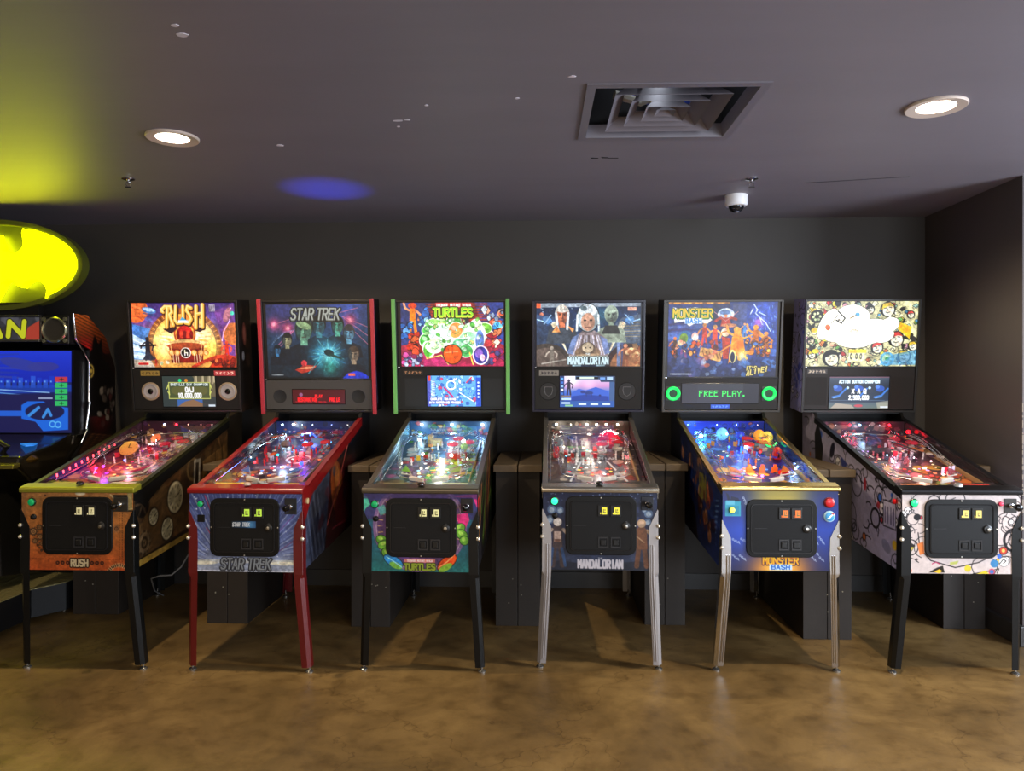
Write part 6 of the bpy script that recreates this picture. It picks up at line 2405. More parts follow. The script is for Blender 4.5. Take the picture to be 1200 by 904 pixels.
b5 = button(t5, 'round_sticker', fx(122.5), fz(26), .021, mat('sticker_blue', '#3c9cd8', .35), mat('sticker_rim', '#a8d0e8', .35))
MB().prism_y([(fx(119), fz(28)), (fx(125), fz(22.5)), (fx(126), fz(23.5)), (fx(121), fz(29))], -.0165, -.0150).build('sticker_swoosh', mat('sticker_white', '#e8f0f4', .4), b5)
MB().prism_y([(fx(123), fz(21.5)), (fx(127), fz(21.8)), (fx(126.3), fz(24))], -.0166, -.0151).build('sticker_arrow', mat('sticker_red', '#c83030', .4), b5)
legs(t5, M_LEGC, True, -.047)
playfield(t5, dict(seed=55, deck=('#101c70', '#1c30a0', '#3c3480'), pal=['#1c38d0', '#4878f0', '#5028a0', '#102070', '#68b0f8', '#e07030'], ins=['#ffa030', '#ff6020', '#60a0ff', '#fff0c0'],
                   paint=m5_paint, apron='#5c4440', cards=('#8c7c68', '#c8d0e0'), sling='#e07828', post=['#60a8ff', '#e08040'], targ=['#d83020', '#f0a030'], cap='#c01c18', ramp=None, back=('#1428a0', '#1c50c8'),
                   blade='#1c4c8c', toys=m5_toys, line='#080c30',
                   leds=[(6, '#d8f0ff', 3, .003), (42, '#d8e8ff', 3, .004), (66, '#d8e8ff', 3, .004), (92, '#ffe8d0', 3, .003)],
                   spots=[(14, 40, .05, '#a8e8ff', 16, .012), (20, 36, .05, '#60b8ff', 7, .008), (46, 34, .055, '#b0f0ff', 10, .007), (55, 84, .05, '#f0f8ff', 14, .011), (7, 66, .05, '#60ffa0', 14, .007), (7, 75, .05, '#60ffa0', 14, .007), (7, 84, .05, '#60ffa0', 14, .007),
                          (38, 76, .04, '#3060ff', 8, .008), (88, 150, .04, '#a8c8ff', 7, .006), (92, 144, .04, '#70b0ff', 6, .006), (48, 168, .03, '#8060ff', 6, .008), (66, 100, .05, '#ff3030', 4, .007), (28, 108, .04, '#50ffc0', 4, .005)],
                   lights=[(16, 30, .065, '#68b8ff', 2.6), (60, 30, .07, '#4878ff', 2.6), (50, 80, .075, '#5078ff', 2.8), (45, 150, .07, '#ffa060', 2.4), (8, 75, .06, '#30ff80', .6), (90, 140, .07, '#90b8ff', 1.2), (85, 50, .05, '#ffb060', .6)]))
backbox(t5, dict(box_mat=mat('box_dark_wood', '#2a2620', .35), panel_mat=mat('speaker_panel_dark', '#1c1917', .55, spec=.3), wadd=.017, gt=2.6, gh=87, gw=125, glass_art=m5_glass, disp=(17, 106, 95, 118), disp_art=m5_disp, spk=((6.8, 106.5, 8.4), (118, 106.5, 8.4)), spk_style='glow',
                 plates=((51, 73, 119.6, 124, '#2850b8', '#6898e8'),), box_art=m5_box, box_sides=(-1,), gain=1.15, dgain=1.7))


# ================= machine 6: white cabinet with black doodles
def doodle(a, x0, x1, y0, y1, n, k, th, seed, cols=('#c83848', '#e8c030', '#3868c8', '#48a050', '#e07828')):
    g = np.random.RandomState(seed)
    a.scrib(x0, x1, y0, y1, n, '#141218', th, k * .6, k * 1.6, seed)
    for i in range(n // 4):
        x, y, r = g.uniform(x0, x1), g.uniform(y0, y1), g.uniform(.3, .8) * k
        a.circ(x, y, r + th, '#141218')
        a.circ(x, y, r, '#efe9ea')
        a.circ(x - r * .35, y, r * .2, '#141218')
        a.circ(x + r * .35, y, r * .2, '#141218')
    for i in range(n // 4):
        x, y, r = g.uniform(x0, x1), g.uniform(y0, y1), g.uniform(.2, .55) * k
        a.circ(x, y, r, cols[g.randint(len(cols))])
        if i % 2:
            a.ring(x, y, r, th, '#141218')
    for i in range(n // 3):
        x, y = g.uniform(x0, x1), g.uniform(y0, y1)
        p = [(x, y)]
        for j in range(4):
            p.append((p[-1][0] + g.uniform(-k, k), p[-1][1] + g.uniform(-k, k)))
        a.line(p, th, '#141218')


def m6_glass(a):
    a.c[:] = hx('#d8d4a0')
    a.blobs(0, 128, 0, 76, 230, ['#e8e4b8', '#f0e040', '#e07838', '#c83838', '#4898c8', '#78b858', '#f8f4d8', '#181818', '#d8a0b0', '#a8d0c0', '#f0c8a0', '#e8e4b8', '#282420'], 1.4, 4.6, '#141410', .5, 1, 31)
    a.scrib(0, 128, 0, 76, 110, '#141410', .5, 1, 4, 5)
    g = np.random.RandomState(12)
    for x, y, r in ((12, 18, 7), (92, 10, 8), (118, 16, 4), (103, 44, 8.5), (30, 66, 9), (82, 54, 6.5), (113, 64, 7), (72, 10, 4.5), (6, 46, 4), (122, 52, 5), (8, 62, 4.5)):
        a.circ(x, y, r + .8, '#10100c')
        a.ell(x + r * .1, y + r * .12, r * .78, r * .88, '#f0ead0', g.uniform(-30, 30))
        a.poly([(x - r * .9, y + r * .1), (x - r * .7, y - r * .8), (x + r * .3, y - r), (x + r * .9, y - r * .4), (x + r * .1, y - r * .45), (x - r * .5, y - r * .2)], ['#10100c', '#c83830', '#e0c030'][int(x) % 3])
        a.line([(x - r * .5, y - r * .15), (x - r * .15, y - r * .2)], .9, '#10100c')
        a.line([(x + r * .2, y - r * .3), (x + r * .5, y - r * .25)], .9, '#10100c')
        a.line([(x - r * .3, y + r * .4), (x, y + r * .5), (x + r * .3, y + r * .38)], .8, '#10100c')
        a.line([(x, y - r * .1), (x - r * .1, y + r * .15)], .6, '#10100c')
    for x, y in ((6, 30), (8, 54), (18, 40)):
        a.poly([(x - 4, y - 6), (x, y - 2), (x + 5, y - 6), (x + 3, y + 3), (x + 1, y + 7), (x - 3, y + 2)], '#1c1810')
        a.ell(x + 4, y + 4, 4, 2.6, '#f0dc30')
    a.circ(12, 18, 7, '#141410')
    for k in range(6):
        a.circ(12 + 3.8 * cos(k), 18 + 3.8 * sin(k), 1.5, '#d8e0b0')
    a.circ(94, 67, 8, '#68b8d8')
    a.circ(94, 67, 5.4, '#b8e0c8')
    a.circ(94, 67, 2.4, '#38a048')
    a.poly([(100, 22), (120, 30), (118, 44), (106, 34)], '#f0c818')
    a.poly([(100, 62), (128, 56), (128, 74), (84, 74)], '#4898d0', .7)
    a.rect(50, 70, 56, 60, '#f0e030')
    # over-bright white lettering clouds
    for x, y, rx, ry, rot in ((25, 27, 9, 19, 25), (33, 36, 16, 11, 0), (50, 14, 16, 9, -8), (62, 20, 10, 12, 0), (58, 38, 34, 13, 0), (56, 42, 24, 12, 0), (78, 32, 22, 11, 0), (86, 38, 14, 10, 0), (44, 30, 14, 8, 0), (94, 28, 12, 8, -20)):
        a.ell(x, y, rx + .7, ry + .7, '#202018', rot)
    for x, y, rx, ry, rot in ((25, 27, 9, 19, 25), (33, 36, 16, 11, 0), (50, 14, 16, 9, -8), (62, 20, 10, 12, 0), (58, 38, 34, 13, 0), (56, 42, 24, 12, 0), (78, 32, 22, 11, 0), (86, 38, 14, 10, 0), (44, 30, 14, 8, 0), (94, 28, 12, 8, -20)):
        a.ell(x, y, rx + .25, ry + .25, '#c9c4b0', rot)
        a.ell(x, y, rx, ry, np.array([1.25, 1.24, 1.16]), rot)
    for x, y, r in ((40, 28, 1.6), (46, 34, 1.2), (60, 30, 1.4), (70, 36, 1.5), (66, 24, 1.2), (76, 26, 1.5), (84, 34, 1.3), (52, 42, 1.4), (38, 40, 1.2), (64, 44, 1.2), (90, 30, 1.2)):
        a.ring(x, y, r, .4, '#d8c8b8')
    a.poly([(92, 20), (96, 17), (92, 36), (86, 34)], np.array([1.2, 1.2, 1.1]))
    a.line([(36, 12), (44, 20), (40, 26), (34, 22)], 1.6, '#181810')
    a.ell(25, 30.5, 3, 3.6, '#e06838', -20)
    a.line([(28, 27), (36, 16)], .8, '#302820')
    a.ell(58, 16, 2.8, 2.6, '#58a8d8')
    a.line([(50, 20), (56, 17)], 1.6, '#a88850')
    a.ell(55, 35, 5, 3, '#f0e8d8')
    for x0, y0, x1, y1 in ((38, 24, 40, 28), (42, 30, 46, 27), (50, 36, 54, 32), (56, 33, 61, 36), (66, 24, 72, 24), (74, 26, 77, 30), (84, 24, 88, 28)):
        a.line([(x0, y0), (x1, y1)], .5, '#b8a890')
    a.rect(50, 68, 60, 70, '#f8f4c8')
    for x in (53, 59, 64):
        a.ell(x, 64, 1.4, 3.4, '#181810')
        a.ell(x, 64, .6, 2, '#f8f4c8')


def m6_disp(a):
    a.grad('#3c4c60', '#18283c', 0, 10)
    a.grad('#18283c', '#20344c', 10, 30)
    a.grad('#4c6070', '#5c6c68', 30, 37)
    for x in (10, 34, 58):
        a.ell(x, 14, 5, 3.6, '#2858c0', 0, .9)
        a.ell(x - 3, 12, 2.6, 2, '#5888e0', 0, .9)
        a.line([(x - 6, 24), (x + 2, 22), (x + 9, 14)], 2, '#3878d0')
        a.line([(x - 5, 25), (x + 2, 23.5)], .8, '#78b0f0')
    for x in (21, 46):
        a.circ(x, 13, 1.6, '#c0e4ff')
    a.rect(2, 64, 27.5, 28, '#7890b0', .7)
    a.poly([(2, 37), (8, 31), (26, 33), (30, 37)], '#b8a898', .8)
    a.poly([(54, 30), (68, 28), (68, 37), (56, 37)], '#c0b8a0', .6)
    a.ell(34, 34, 5, 1.6, '#c04858')
    a.rect(59, 68, 34.4, 36.4, '#d0d8e0')
    a.rect(0, 68, 0, 1.4, '#8c4c5c', .6)
    a.text('ACTION BUTTON CHAMPION', 34, 5.8, 3.3, '#e0f4ff', .3, .44, .2)
    a.text('X A Q', 34, 17, 4.8, '#ffffff', .28, .5, .2)
    a.text('2,500,000', 34, 24.4, 4.4, '#ffffff', .28, .42, .16)


def m6_front(a):
    a.amp = .025
    a.c[:] = hx('#c8bab6')
    a.scrib(0, 133, 0, 91, 18, '#141218', .9, 6, 15, 40)
    doodle(a, 0, 26, 16, 74, 10, 6, .8, 41)
    doodle(a, 108, 133, 22, 78, 9, 6, .8, 42)
    # a big face under and around the door
    a.line([(18, 44), (20, 62), (32, 76), (60, 84), (86, 78), (94, 74)], 1.2, '#141218')
    a.line([(10, 2), (12, 14), (4, 26)], 1, '#141218')
    a.ring(60, 6, 11, 1.1, '#141218')
    a.ring(36, 8, 7, 1.1, '#141218')
    a.circ(12, 28, 7, '#141218')
    a.circ(12, 28, 6.2, '#c8bab6')
    a.circ(17, 26, 4, '#141218')
    a.ring(9, 61, 9, 1.3, '#141218')
    a.poly([(3, 58), (9, 55), (15, 59), (9, 68)], '#1c1814')
    a.poly([(5, 60), (9, 66), (14, 61)], '#b8a840')
    a.ring(128, 52, 13, 3, '#141218')
    a.ring(128, 52, 8, 1.2, '#141218')
    a.poly([(17, 57), (24, 54), (25, 68), (20, 70)], '#d87838')
    a.circ(114, 64, 5, '#141218')
    a.circ(114, 64, 4.2, '#b83c30')
    a.circ(114, 64, 2, '#e8c060')
    a.circ(114.5, 77, 5.6, '#f0ece8')
    a.ring(114.5, 77, 5.4, .7, '#707070')
    a.line([(110, 79), (114, 74), (117, 76), (114, 79)], 1.1, '#303030')
    a.circ(104, 79, 4.6, '#3878a8')
    a.circ(131, 77, 5, '#489858')
    a.circ(74, 85, 3.8, '#c8b838')
    a.circ(131, 89, 6, '#3868b8')
    a.line([(80, 91), (96, 88), (109, 85), (107, 90)], 1, '#141218')
    a.poly([(84, 91), (94, 87), (98, 91)], '#d8c028')
    a.circ(101, 88.5, 3.6, '#c84858')
    a.circ(101, 88.5, 2.4, '#4870b0')
    a.poly([(30, 90), (36, 86), (40, 84), (46, 82), (48, 90)], '#1c1810')
    a.poly([(36, 89), (42, 86), (45, 88), (42, 91)], '#e8b828')
    a.poly([(54, 78), (64, 76), (62, 80), (54, 81)], '#a8b048', .8)
    a.line([(34, 80), (38, 78), (42, 80)], 1.2, '#b03860')
    a.circ(8, 88, 3, '#d07050')
    a.circ(118, 10, 4.6, '#903050')
    a.circ(118, 12, 2, '#f06070')
    a.line([(112, 28), (116, 24), (122, 27), (127, 24)], 1, '#141218')
    a.line([(130, 24), (125, 40)], 1.2, '#141218')


def m6_side(a):
    a.amp = .03
    a.c[:] = hx('#b4aecb')
    doodle(a, 0, 1.3, .52, 1.2, 60, .045, .006, 51)
    a.circ(.28, .72, .055, '#141218')
    a.circ(.28, .72, .042, '#b4aecb')
    a.rect(.06, .19, .70, .83, '#c0bbd4')
    a.line([(.06, .70), (.06, .83), (.19, .83), (.19, .70), (.06, .70)], .005, '#141218')
    for k in range(4):
        a.line([(.08 + k * .03, .72), (.08 + k * .03, .80)], .006, '#302858')
    a.ell(.16, .60, .05, .03, '#8c8ca8', 20)
    a.ring(.5, .86, .06, .007, '#141218')
    a.poly([(.98, 1.02), (1.02, .84), (1.10, .78), (1.12, 1.1), (1.06, 1.19)], '#101014')
    a.poly([(.62, .96), (.70, .92), (.72, 1.0)], '#2c3c80')
    a.ell(.40, .88, .016, .034, '#a02838')
    a.circ(.05, .845, .012, '#c02828')
    a.ell(.84, 1.02, .03, .05, '#1c1c30', 30)


def m6_box(a):
    a.c[:] = hx('#9c98c4')
    doodle(a, 0, .19, 0, .71, 26, .03, .005, 61, ('#2c48b0', '#3c58c0', '#38308c'))
    a.ell(.07, .44, .03, .06, '#141218')
    a.ell(.07, .44, .02, .045, '#8c88a8')
    a.blobs(.02, .16, .16, .3, 10, ['#2c3ca0', '#3048b0'], .012, .03, None, 0, .9, 3)


def m6_paint(a):
    a.grad('#2c2438', '#584050', 0, 100)
    a.blobs(0, 100, 0, 110, 50, ['#3c3048', '#684058', '#8c5c70', '#282030', '#a07880'], 3, 8, '#100c14', .5, .85, 18)
    a.blobs(6, 94, 110, 196, 60, ['#e07838', '#e8a848', '#c84838', '#8c9850', '#b86878', '#f0c880'], 3, 10, '#281410', .7, .95, 19)
    a.line([(30, 110), (60, 150), (44, 180)], 5, '#483020', .7)


def m6_toys(pf, at):
    q = at(52, 68)
    o = MB().box(-.02, .02, -.016, .016, .07, .1).box(-.026, .026, -.012, .012, .1, .112).box(-.012, .012, -.012, .012, .03, .07).build('machine_model', mat('model_pink_chrome', '#b8808c', .25, .6), pf, bevel=.004, loc=(q[0], q[1], .0))
    o.scale = (.8, .8, .66)
    MB().tube([(0, -.01, .1), (.05, -.05, .09), (.12, -.16, .07)], .007, 8).tube([(0, -.02, .085), (.045, -.065, .075), (.11, -.18, .055)], .004, 6).tube([(.02, -.02, .1), (.07, -.06, .09)], .004, 6).build('model_arm', M_CHROME, o, smooth=True)
    q = at(34, 84)
    MB().box(-.06, .06, -.006, .006, .0, .05).build('target_bank', mat('bank_dark', '#2c2428', .3), pf, bevel=.002, loc=(q[0], q[1], 0))
    for k in range(4):
        q = at(70 + k * 4.6, 148 - k * 2)
        MB().box(-.006, .006, -.003, .003, 0, .04).build('white_target', mat('target_lilac', '#e8e0f8', .35, emit=.35, ecol='#c8b8ff') if k != 1 else mat('target_crimson', '#d82040', .35, emit=.4, ecol='#f02048'), pf, bevel=.001, loc=(q[0], q[1], .006))


t6 = thing('pinball_machine', 'pinball machine with white cabinet covered in black doodles and coloured dots', 'pinball machine', (2.0143, 3.6329, 0), .0063, PINS)
cabinet(t6, M_BLACK)
side_art(t6, -1, m6_side, 320, 140)
side_art(t6, 1, m6_side)
M_BKBAR = mat('black_gloss_bar', '#18181c', .3, .4)
rails(t6, M_BKBAR, 0, .022)
lockbar(t6, M_BKBAR)
MB().lathe([(.019, 0), (.019, .007), (.014, .016), (0, .019)], n=24).build('action_button', mat('action_clear', '#b8bcc4', .12, .6), t6, smooth=True, loc=(0, .02, .923))
glass(t6)
front_art(t6, m6_front)
coin_door(t6, 'e0c868', .6, x0=25, x1=107, y0=5, y1=73)
button(t6, 'start_button', fx(13), fz(9.5), .0165, mat('green_button_mid', '#18c878', .25, emit=.6, ecol='#20f090'), M_RING)
plunger(t6, fx(121.5), fz(12), True, '#26221c', .030, .034)
button(t6, 'tournament_button', fx(110.5), fz(10), .009, mat('pink_button', '#f04060', .3, emit=.4, ecol='#ff5070'), mat('pink_ring', '#8c2c4c', .3))
MB().lathe([(.0125, 0), (.0125, .006), (.008, .009), (0, .010)], c=(0, 0, 0), axis='x', n=20).build('flipper_button', mat('flip_btn_red', '#d01c1c', .25, emit=.15, ecol='#e02020'), t6, smooth=True, loc=(-HW - .0045, .062, .842), rot=(0, 0, pi))
legs(t6, M_LEGB)
playfield(t6, dict(seed=66, deck=('#2c2438', '#5c4050', '#8c6048'), pal=['#684058', '#8c5060', '#c87850', '#b8a070', '#483048', '#d8c8c0', '#984048'], ins=['#ff4040', '#ff9060', '#d0a0ff', '#ffe0c0'],
                   paint=m6_paint, apron='#2c2c30', cards=('#d88048', '#c84038'), sling='#a04858', post=['#c86878', '#d8d0d8'], targ=['#c02838', '#e8d8e8'], cap='#a02838', ramp=None, back=('#1c1424', '#342438'),
                   blade='#2c2630', toys=m6_toys,
                   leds=[(17, '#ffd8e0', 2, .003), (34, '#ff1828', 14, .0075), (46, '#a8e0ff', 16, .0075), (58, '#c8c8d8', 2, .003), (70, '#c8c8d8', 2, .003), (82, '#ff1828', 14, .0075)],
                   spots=[(96, 20, .05, '#ff1020', 5, .013), (48, 84, .05, '#ff2030', 6, .005), (36, 98, .03, '#a8e0ff', 4, .005), (58, 112, .04, '#ffd0e8', 4, .005), (70, 124, .04, '#ffd0e8', 4, .005), (64, 160, .03, '#ffe0f0', 5, .005)],
                   lights=[(34, 15, .065, '#ff3048', 1.0), (46, 15, .065, '#b0d8ff', .9), (84, 16, .065, '#ff2038', 1.1), (50, 90, .075, '#ffb8d0', 1.6), (50, 150, .07, '#ffc8b0', 1.8)]))
backbox(t6, dict(box_mat=mat('box_black', '#181614', .35), panel_mat=mat('speaker_panel_warm', '#1c1816', .55, spec=.3), gt=1.8, gh=75.5, gw=127, gxo=.4, glass_art=m6_glass, disp=(29, 97, 87.5, 124.5), disp_art=m6_disp, spk=((14, 104.5, 12), (112, 104.5, 12)), spk_style='square',
                 plates=((3, 26, 78.5, 84.5, '#2a2624', '#a89c8c'),), box_art=m6_box, box_sides=(-1,), gain=1.2, dgain=1.3))


# ------------------------------------------------------------------ the driving game at the left edge
tg = thing('driving_arcade_game', 'sit-down driving video game with blue screen and yellow glowing winged sign on top', 'arcade machine', (-3.62, 4.5, 0))
GX = -3.62


def gx(x):
    return x - GX


HWG = .66
body = MB()
bp_ = [(.10, .02), (.04, .95), (.12, 1.02), (.20, 1.10), (.20, 1.64), (.06, 1.69), (.03, 1.85), (.17, 1.865), (.375, 1.727), (.485, 1.53), (.495, 1.06), (.495, .02)]
for s_ in (-1, 1):
    body.prism_x(bp_, *((HWG - .02, HWG) if s_ > 0 else (-HWG, -HWG + .02)))
body.prism_x([(.12, .02), (.06, .95), (.14, 1.02), (.24, 1.09), (.24, 1.64), (.10, 1.69), (.07, 1.845), (.17, 1.86), (.37, 1.72), (.48, 1.53), (.49, .02)], -HWG + .02, HWG - .02)
body.build('body', mat('game_black', '#0c0c0e', .3), tg)
# side artwork: red and orange stripes on black
for s_ in (1, -1):
    n1, n2 = 90, 200
    zz = np.linspace(1.86, .3, n2)
    ax_ = np.array([q[1] for q in bp_[1:7]] + [1.865])
    front = np.interp(zz, [.02, .95, 1.02, 1.10, 1.64, 1.69, 1.85, 1.87], [.10, .04, .12, .20, .20, .06, .03, .03])
    back = np.interp(zz, [.02, 1.06, 1.53, 1.727, 1.865], [.495, .495, .485, .375, .17])
    V = np.linspace(0, 1, n1)
    YY = front[:, None] + V[None, :] * (back - front)[:, None]
    ZZ = np.repeat(zz[:, None], n1, 1)
    a = Art(YY, ZZ, .006, '#0e0a0a', yd=False)
    a.grad('#c05c20', '#3c1410', 1.87, 1.62)
    a.grad('#0e0a0a', '#0e0a0a', .3, 1.0)
    a.glow(.16, 1.62, .10, '#a81818', .95, 3)
    a.glow(.32, 1.2, .14, '#3c1010', .9, 3)
    for k in range(13):
        a.line([(-.05, 1.90 - k * .022), (.5, 1.76 - k * .022)], .007, '#1c0c08', .9)
    for k in range(9):
        a.line([(.1, 1.10 - k * .018), (.5, 1.05 - k * .018)], .006, '#8c5c38', .55)
    a.poly([(.13, 1.52), (.20, 1.62), (.26, 1.70), (.30, 1.60), (.40, 1.56), (.48, 1.45), (.48, 1.2), (.2, 1.2)], '#0a0808')
    a.poly([(.22, 1.66), (.25, 1.74), (.29, 1.68), (.33, 1.72), (.34, 1.6), (.25, 1.58)], '#0a0808')
    a.ell(.20, 1.50, .045, .045, '#a88c3c')
    a.ell(.20, 1.50, .034, .034, '#0c0a08')
    a.poly([(.17, 1.505), (.19, 1.515), (.20, 1.508), (.21, 1.515), (.235, 1.505), (.22, 1.49), (.20, 1.48), (.185, 1.49)], '#a88c3c')
    a.blobs(.28, .46, 1.14, 1.38, 20, ['#3c3430', '#2c2624', '#4c4440', '#3c2020', '#6c645c'], .012, .035, '#0c0a0a', .003, .9, 4)
    grid_obj('side_artwork', np.stack([np.full_like(YY, s_ * (HWG + .001)), YY, ZZ], -1), a.c, M_PRINTR, tg)
# chrome T-moulding down the front edge
cp = [(HWG, .035, 1.86), (HWG, .06, 1.70), (HWG + .004, .12, 1.64), (HWG + .006, .19, 1.56), (HWG + .006, .19, 1.30), (HWG + .004, .17, 1.12), (HWG, .12, 1.03)]
for s_ in (-1, 1):
    MB().tube([(s_ * q[0], q[1] - .006, q[2]) for q in cp], .008, 10).build('chrome_edge', M_CHROME, tg, smooth=True)
# screen
a = art_flat(1.24, .52, 420, 180, '#0828c8')
a.grad('#1838d8', '#0c24b0', 0, .2)
a.grad('#101c60', '#0c1848', .2, .52)
for k in range(9):
    a.line([(0, .06 + k * .012), (.9, .02 + k * .03)], .012, '#4c5098' if k % 2 else '#26389c', .5)
a.ell(1.06, .10, .10, .03, '#383890', 0, .8)
a.ell(.92, .085, .14, .035, '#343c98', 12, .8)
for k in range(14):
    x = .62 + k * .04
    a.rect(x, x + .03, .16 + (k % 3) * .01, .235, '#2c60e0' if k % 2 else '#103ccc', .8)
    a.rect(x + .005, x + .015, .19, .20, '#78b8ff', .8)
a.ell(.70, .175, .06, .03, '#10284c')
a.poly([(0, .24), (1.24, .215), (1.24, .26), (0, .3)], '#1848c0', .7)
a.line([(.5, .23), (1.1, .265)], .006, '#a0d0ff', .9)
a.line([(.6, .25), (1.15, .30)], .005, '#70b0f0', .9)
a.poly([(.4, .27), (1.24, .28), (1.24, .52), (.3, .52)], '#181850')
a.poly([(.6, .38), (1.0, .38), (1.0, .415), (.6, .415)], '#2060d8')
a.glow(.60, .26, .05, '#b8d8f8', .9)
a.ell(.60, .20, .04, .02, '#e0f080')
a.poly([(.40, .33), (.62, .29), (.74, .34), (.71, .40), (.60, .42), (.42, .42)], '#0a0c1c')
a.poly([(.56, .45), (.66, .36), (.75, .52), (.60, .52)], '#2058d8', .9)
a.poly([(.42, .42), (.55, .42), (.57, .50), (.44, .51)], '#1c50d8')
a.ring(.52, .495, .014, .006, '#a0e0ff')
a.poly([(.92, .345), (.96, .32), (1.06, .32), (1.10, .345), (1.22, .36), (1.22, .50), (1.06, .51), (1.01, .45), (.92, .43)], '#1868e0')
a.ell(1.07, .385, .125, .055, '#14184c')
a.line([(.97, .41), (1.03, .36)], .02, '#3c90e8')
a.line([(1.06, .42), (1.09, .37), (1.11, .41)], .018, '#3c90e8')
a.ring(1.12, .465, .018, .007, '#60c0ff')
a.ring(1.155, .468, .018, .007, '#60c0ff')
for k in range(5):
    y = .165 + k * .038
    a.rect(1.135, 1.215, y, y + .032, '#c83848' if k == 0 else '#30c068')
    a.line([(1.165, y + .016), (1.19, y + .016)], .005, '#08301c')
    a.line([(1.1775, y + .007), (1.1775, y + .025)], .005, '#08301c')
a.rect(1.03, 1.12, .297, .305, '#c0d0f0', .9)
xs_, zs_ = np.linspace(-.62, .64, 420), np.linspace(1.625, 1.105, 180)
XX, ZZ = np.meshgrid(xs_, zs_)
grid_obj('video_screen', np.stack([XX, .042 + .0 * XX, ZZ], -1), a.c, M_SCREEN, tg, .9)
MB().box(-.65, .65, .05, .20, 1.09, 1.63).build('screen_housing', mat('game_black', '#0c0c0e', .3), tg)
# marquee with yellow lettering, speakers either side
a = art_flat(.95, .14, 400, 60, '#383840')
a.blobs(0, 1, 0, .16, 60, ['#4c4c54', '#2c2c34', '#8c3c34', '#b04438', '#60606a'], .02, .06, None, 0, .7, 3)
a.poly([(.82, .16), (.88, .06), (.95, .02), (.95, .16)], '#b84030')
for i, ch in enumerate('BATMAN'):
    a.text(ch, .075 + i * .145, .072, .092, '#d8dc28', .34, 1.05, .2, .10, out='#20180c', oth=.06)
xs_, zs_ = np.linspace(-.50, .45, 400), np.linspace(1.835, 1.695, 60)
XX, ZZ = np.meshgrid(xs_, zs_)
grid_obj('marquee', np.stack([XX, .016 + .0 * XX, ZZ], -1), a.c, M_LIT, tg, .75)
MB().box(-.51, .46, .02, .10, 1.69, 1.845).box(-.51, .46, -.002, .03, 1.68, 1.694).box(-.51, .46, -.002, .03, 1.838, 1.85).build('marquee_frame', mat('game_grey', '#4c4c48', .25, .6), tg, bevel=.003)
for s_ in (-1, 1):
    x = .555 * s_
    MB().box(x - .088, x + .088, .012, .10, 1.665, 1.845).build('speaker_block', mat('game_black', '#0c0c0e', .3), tg, bevel=.004)
    o = MB().lathe([(.082, 0), (.082, -.012), (.076, -.018), (.068, -.016), (.066, -.002)], c=(x, .012, 1.755), axis='y', n=36).build('speaker_ring', mat('ring_chrome', '#a8a890', .2, .9), tg, smooth=True)
    MB().lathe([(.067, -.003), (.03, .0), (0, -.001)], c=(x, .010, 1.755), axis='y', n=30).build('speaker_mesh', mat('mesh_brown', '#1c1812', .7, bump=.6, bscale=400), o)
    for dx in (-.068, .068):
        for dz in (-.068, .068):
            MB().lathe([(.013, 0), (.013, -.010), (.006, -.011)], c=(x + dx, .012, 1.755 + dz), axis='y', n=14).build('speaker_bolt', mat('ring_chrome', '#a8a890', .2, .9), o, smooth=True)
# the winged sign on top
sg = MB()
SX, SZ, SA, SB = .16, 2.165, .58, .287     # oval centre and half sizes
N = 72
oval = [(SX + SA * cos(2 * pi * k / N), SZ + SB * sin(2 * pi * k / N)) for k in range(N)]
rim_i = [(SX + (SA - .035) * cos(2 * pi * k / N), SZ + (SB - .03) * sin(2 * pi * k / N)) for k in range(N)]
vs = [(p[0], .07, p[1]) for p in oval] + [(p[0], .0, p[1]) for p in oval] + [(p[0], .0, p[1]) for p in rim_i] + [(p[0], .055, p[1]) for p in rim_i]
fs = []
for r_ in range(3):
    for k in range(N):
        m_ = (k + 1) % N
        fs.append((r_ * N + k, r_ * N + m_, (r_ + 1) * N + m_, (r_ + 1) * N + k))
fs += [tuple(range(N)), tuple(range(3 * N, 4 * N))]
sign = sg.add(vs, fs).build('winged_sign', mat('sign_housing', '#4c5018', .35), tg, smooth=True)
ol = [(0, -.245), (.035, -.165)]


def arc(cx, cz, rx, rz, a0, a1, n=12):
    return [(cx + rx * cos(radians(a0 + (a1 - a0) * k / n)), cz + rz * sin(radians(a0 + (a1 - a0) * k / n))) for k in range(n + 1)]


half = [(0.0, .150), (.018, .150), (.030, .192), (.040, .150), (.052, .110)]
half += arc(.130, .130, .077, .060, 175, 360, 14)
half += [(.205, .150), (.197, .200), (.205, .226), (.235, .218)]
half += arc(0, 0, .541, .250, 62, -48, 30)
half += [(.350, -.212), (.357, -.17)]
half += arc(.270, -.165, .087, .070, 0, 160, 14)
half += [(.182, -.138)]
half += arc(.112, -.150, .060, .055, 20, 170, 12)
half += [(.040, -.165), (0, -.235)]
em = MB()
full = [(SX + x, SZ + z) for x, z in half] + [(SX - x, SZ + z) for x, z in half[-2:0:-1]]
em.prism_y(full, -.014, .054)
em.build('glowing_emblem', mat('sign_yellow', '#f0f400', .4, emit=12.0, ecol='#f0f600'), sign)
for k_, (dx, dz) in enumerate(((.535, .0), (-.535, .0), (.0, -.27), (0, .27))):
    MB().lathe([(.006, 0), (.004, -.004), (0, -.004)], c=(SX + dx, .0, SZ + dz), axis='y', n=10).build('sign_screw', M_STEEL, sign)
MB().box(-.12, .44, .02, .068, 1.85, 1.93).build('sign_foot', mat('game_black', '#0c0c0e', .3), sign)
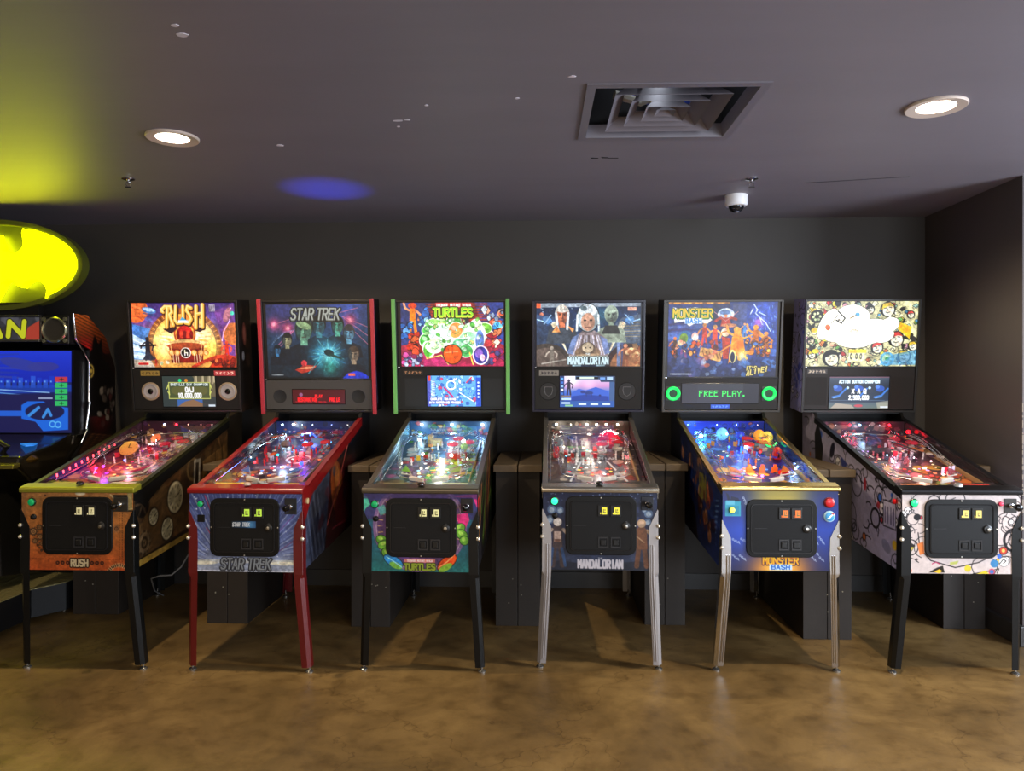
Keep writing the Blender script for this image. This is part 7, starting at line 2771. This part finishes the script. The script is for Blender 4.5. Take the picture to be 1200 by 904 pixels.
# steering yoke and dashboard
dash = MB().prism_x([(-.42, .94), (-.40, 1.0), (-.12, 1.045), (.06, 1.105), (.20, 1.105), (.20, .90), (-.3, .84)], -HWG + .03, HWG - .03).build('dashboard', mat('dash_black', '#15120c', .25, coat=.5), tg, bevel=.015)
MB().prism_x([(-.46, .935), (-.455, .958), (-.40, .966), (-.38, .94)], -HWG + .03, HWG - .03).build('dash_trim', mat('trim_brass', '#8c8440', .25, .8), tg, bevel=.004)
y_ = MB()
y_.tube([(.46 + .0, -.32, 1.0), (.50, -.33, 1.05), (.44, -.33, 1.085), (.30, -.33, 1.09), (.18, -.33, 1.075)], .02, 10)
y_.tube([(-.46, -.32, 1.0), (-.50, -.33, 1.05), (-.44, -.33, 1.085), (-.30, -.33, 1.09), (-.18, -.33, 1.075), (.18, -.33, 1.075)], .02, 10)
yo = y_.build('steering_yoke', mat('yoke_black', '#12110e', .3), tg, smooth=True)
MB().prism_y(rrect(.24, .40, 1.02, 1.085, .02), -.36, -.34).build('yoke_mirror', mat('yoke_mirror', '#4c4438', .15, .7), yo, bevel=.004)
MB().lathe([(.10, 0), (.11, -.03), (.05, -.06), (0, -.065)], c=(0, -.2, 1.04), axis='y', n=24).build('yoke_hub', mat('yoke_black', '#12110e', .3), yo, smooth=True)
for s_ in (-1, 1):
    MB().lathe([(0, 0), (.075, .004), (.085, .02), (.06, .05), (0, .062)], n=24).build('corner_pod', mat('pod_bronze', '#5c4418', .25, .5), dash, smooth=True, loc=(s_ * .565, -.30, .955))
    MB().prism_z([(s_ * .44, -.14), (s_ * .56, -.26), (s_ * .58, -.22), (s_ * .50, -.06)], 1.045, 1.053).build('dash_light', M_glow('dashblue', '#2878d8', .7), dash)
# side cheek below the dash and coin front
MB().prism_x([(-.38, .30), (-.42, .93), (.10, .90), (.10, .22)], -.50, .50).build('lower_console', mat('game_black2', '#0e0d0a', .4), tg, bevel=.01)
# tread-plate platform
pl = MB().prism_z([(.58, -1.9), (.595, -.26), (.70, -.10), (.70, .50), (-.66, .50), (-.66, -1.9)], .03, .195).build('platform', mat('platform_black', '#08080a', .5), tg)


def mat_tread():
    m = bpy.data.materials.new('tread_plate')
    m.use_nodes = True
    nt = m.node_tree
    b = nt.nodes['Principled BSDF']
    b.inputs['Base Color'].default_value = L('#9a9060')
    b.inputs['Metallic'].default_value = .4
    b.inputs['Roughness'].default_value = .35
    tc = nt.nodes.new('ShaderNodeTexCoord')
    mp = nt.nodes.new('ShaderNodeMapping')
    mp.inputs['Rotation'].default_value = (0, 0, .785)
    br_ = nt.nodes.new('ShaderNodeTexChecker')
    br_.inputs['Scale'].default_value = 45
    wv = nt.nodes.new('ShaderNodeTexVoronoi')
    wv.inputs['Scale'].default_value = 40
    nt.links.new(tc.outputs['Object'], mp.inputs[0])
    nt.links.new(mp.outputs[0], wv.inputs['Vector'])
    bp2 = nt.nodes.new('ShaderNodeBump')
    bp2.inputs['Strength'].default_value = 1
    bp2.inputs['Distance'].default_value = .008
    nt.links.new(wv.outputs['Distance'], bp2.inputs['Height'])
    nt.links.new(bp2.outputs[0], b.inputs['Normal'])
    return m


MB().prism_z([(.58, -1.9), (.595, -.26), (.695, -.10), (.695, .49), (-.655, .49), (-.655, -1.9)], .195, .201).build('tread_plate', mat_tread(), pl)
for x, y in ((.62, -.0), (.66, .38), (.54, -1.0)):
    MB().lathe([(.02, 0), (.02, .01), (.006, .014), (.006, .032)], c=(x, y, 0), n=16).build('levelling_foot', M_STEEL, pl, smooth=True)

# ------------------------------------------------------------------ cables on the floor and hanging behind
cb = MB().tube([(-2.09, 4.40, .565), (-2.10, 4.40, .50), (-2.14, 4.40, .40), (-2.20, 4.40, .30), (-2.26, 4.40, .25), (-2.34, 4.42, .24), (-2.44, 4.5, .20), (-2.5, 4.65, .08), (-2.52, 4.8, .006)], .0045, 8)
tag(cb.build('power_cable', mat('cable_grey', '#8c8c8c', .5), smooth=True), 'grey cable hanging down behind the orange pinball machine', 'cable')
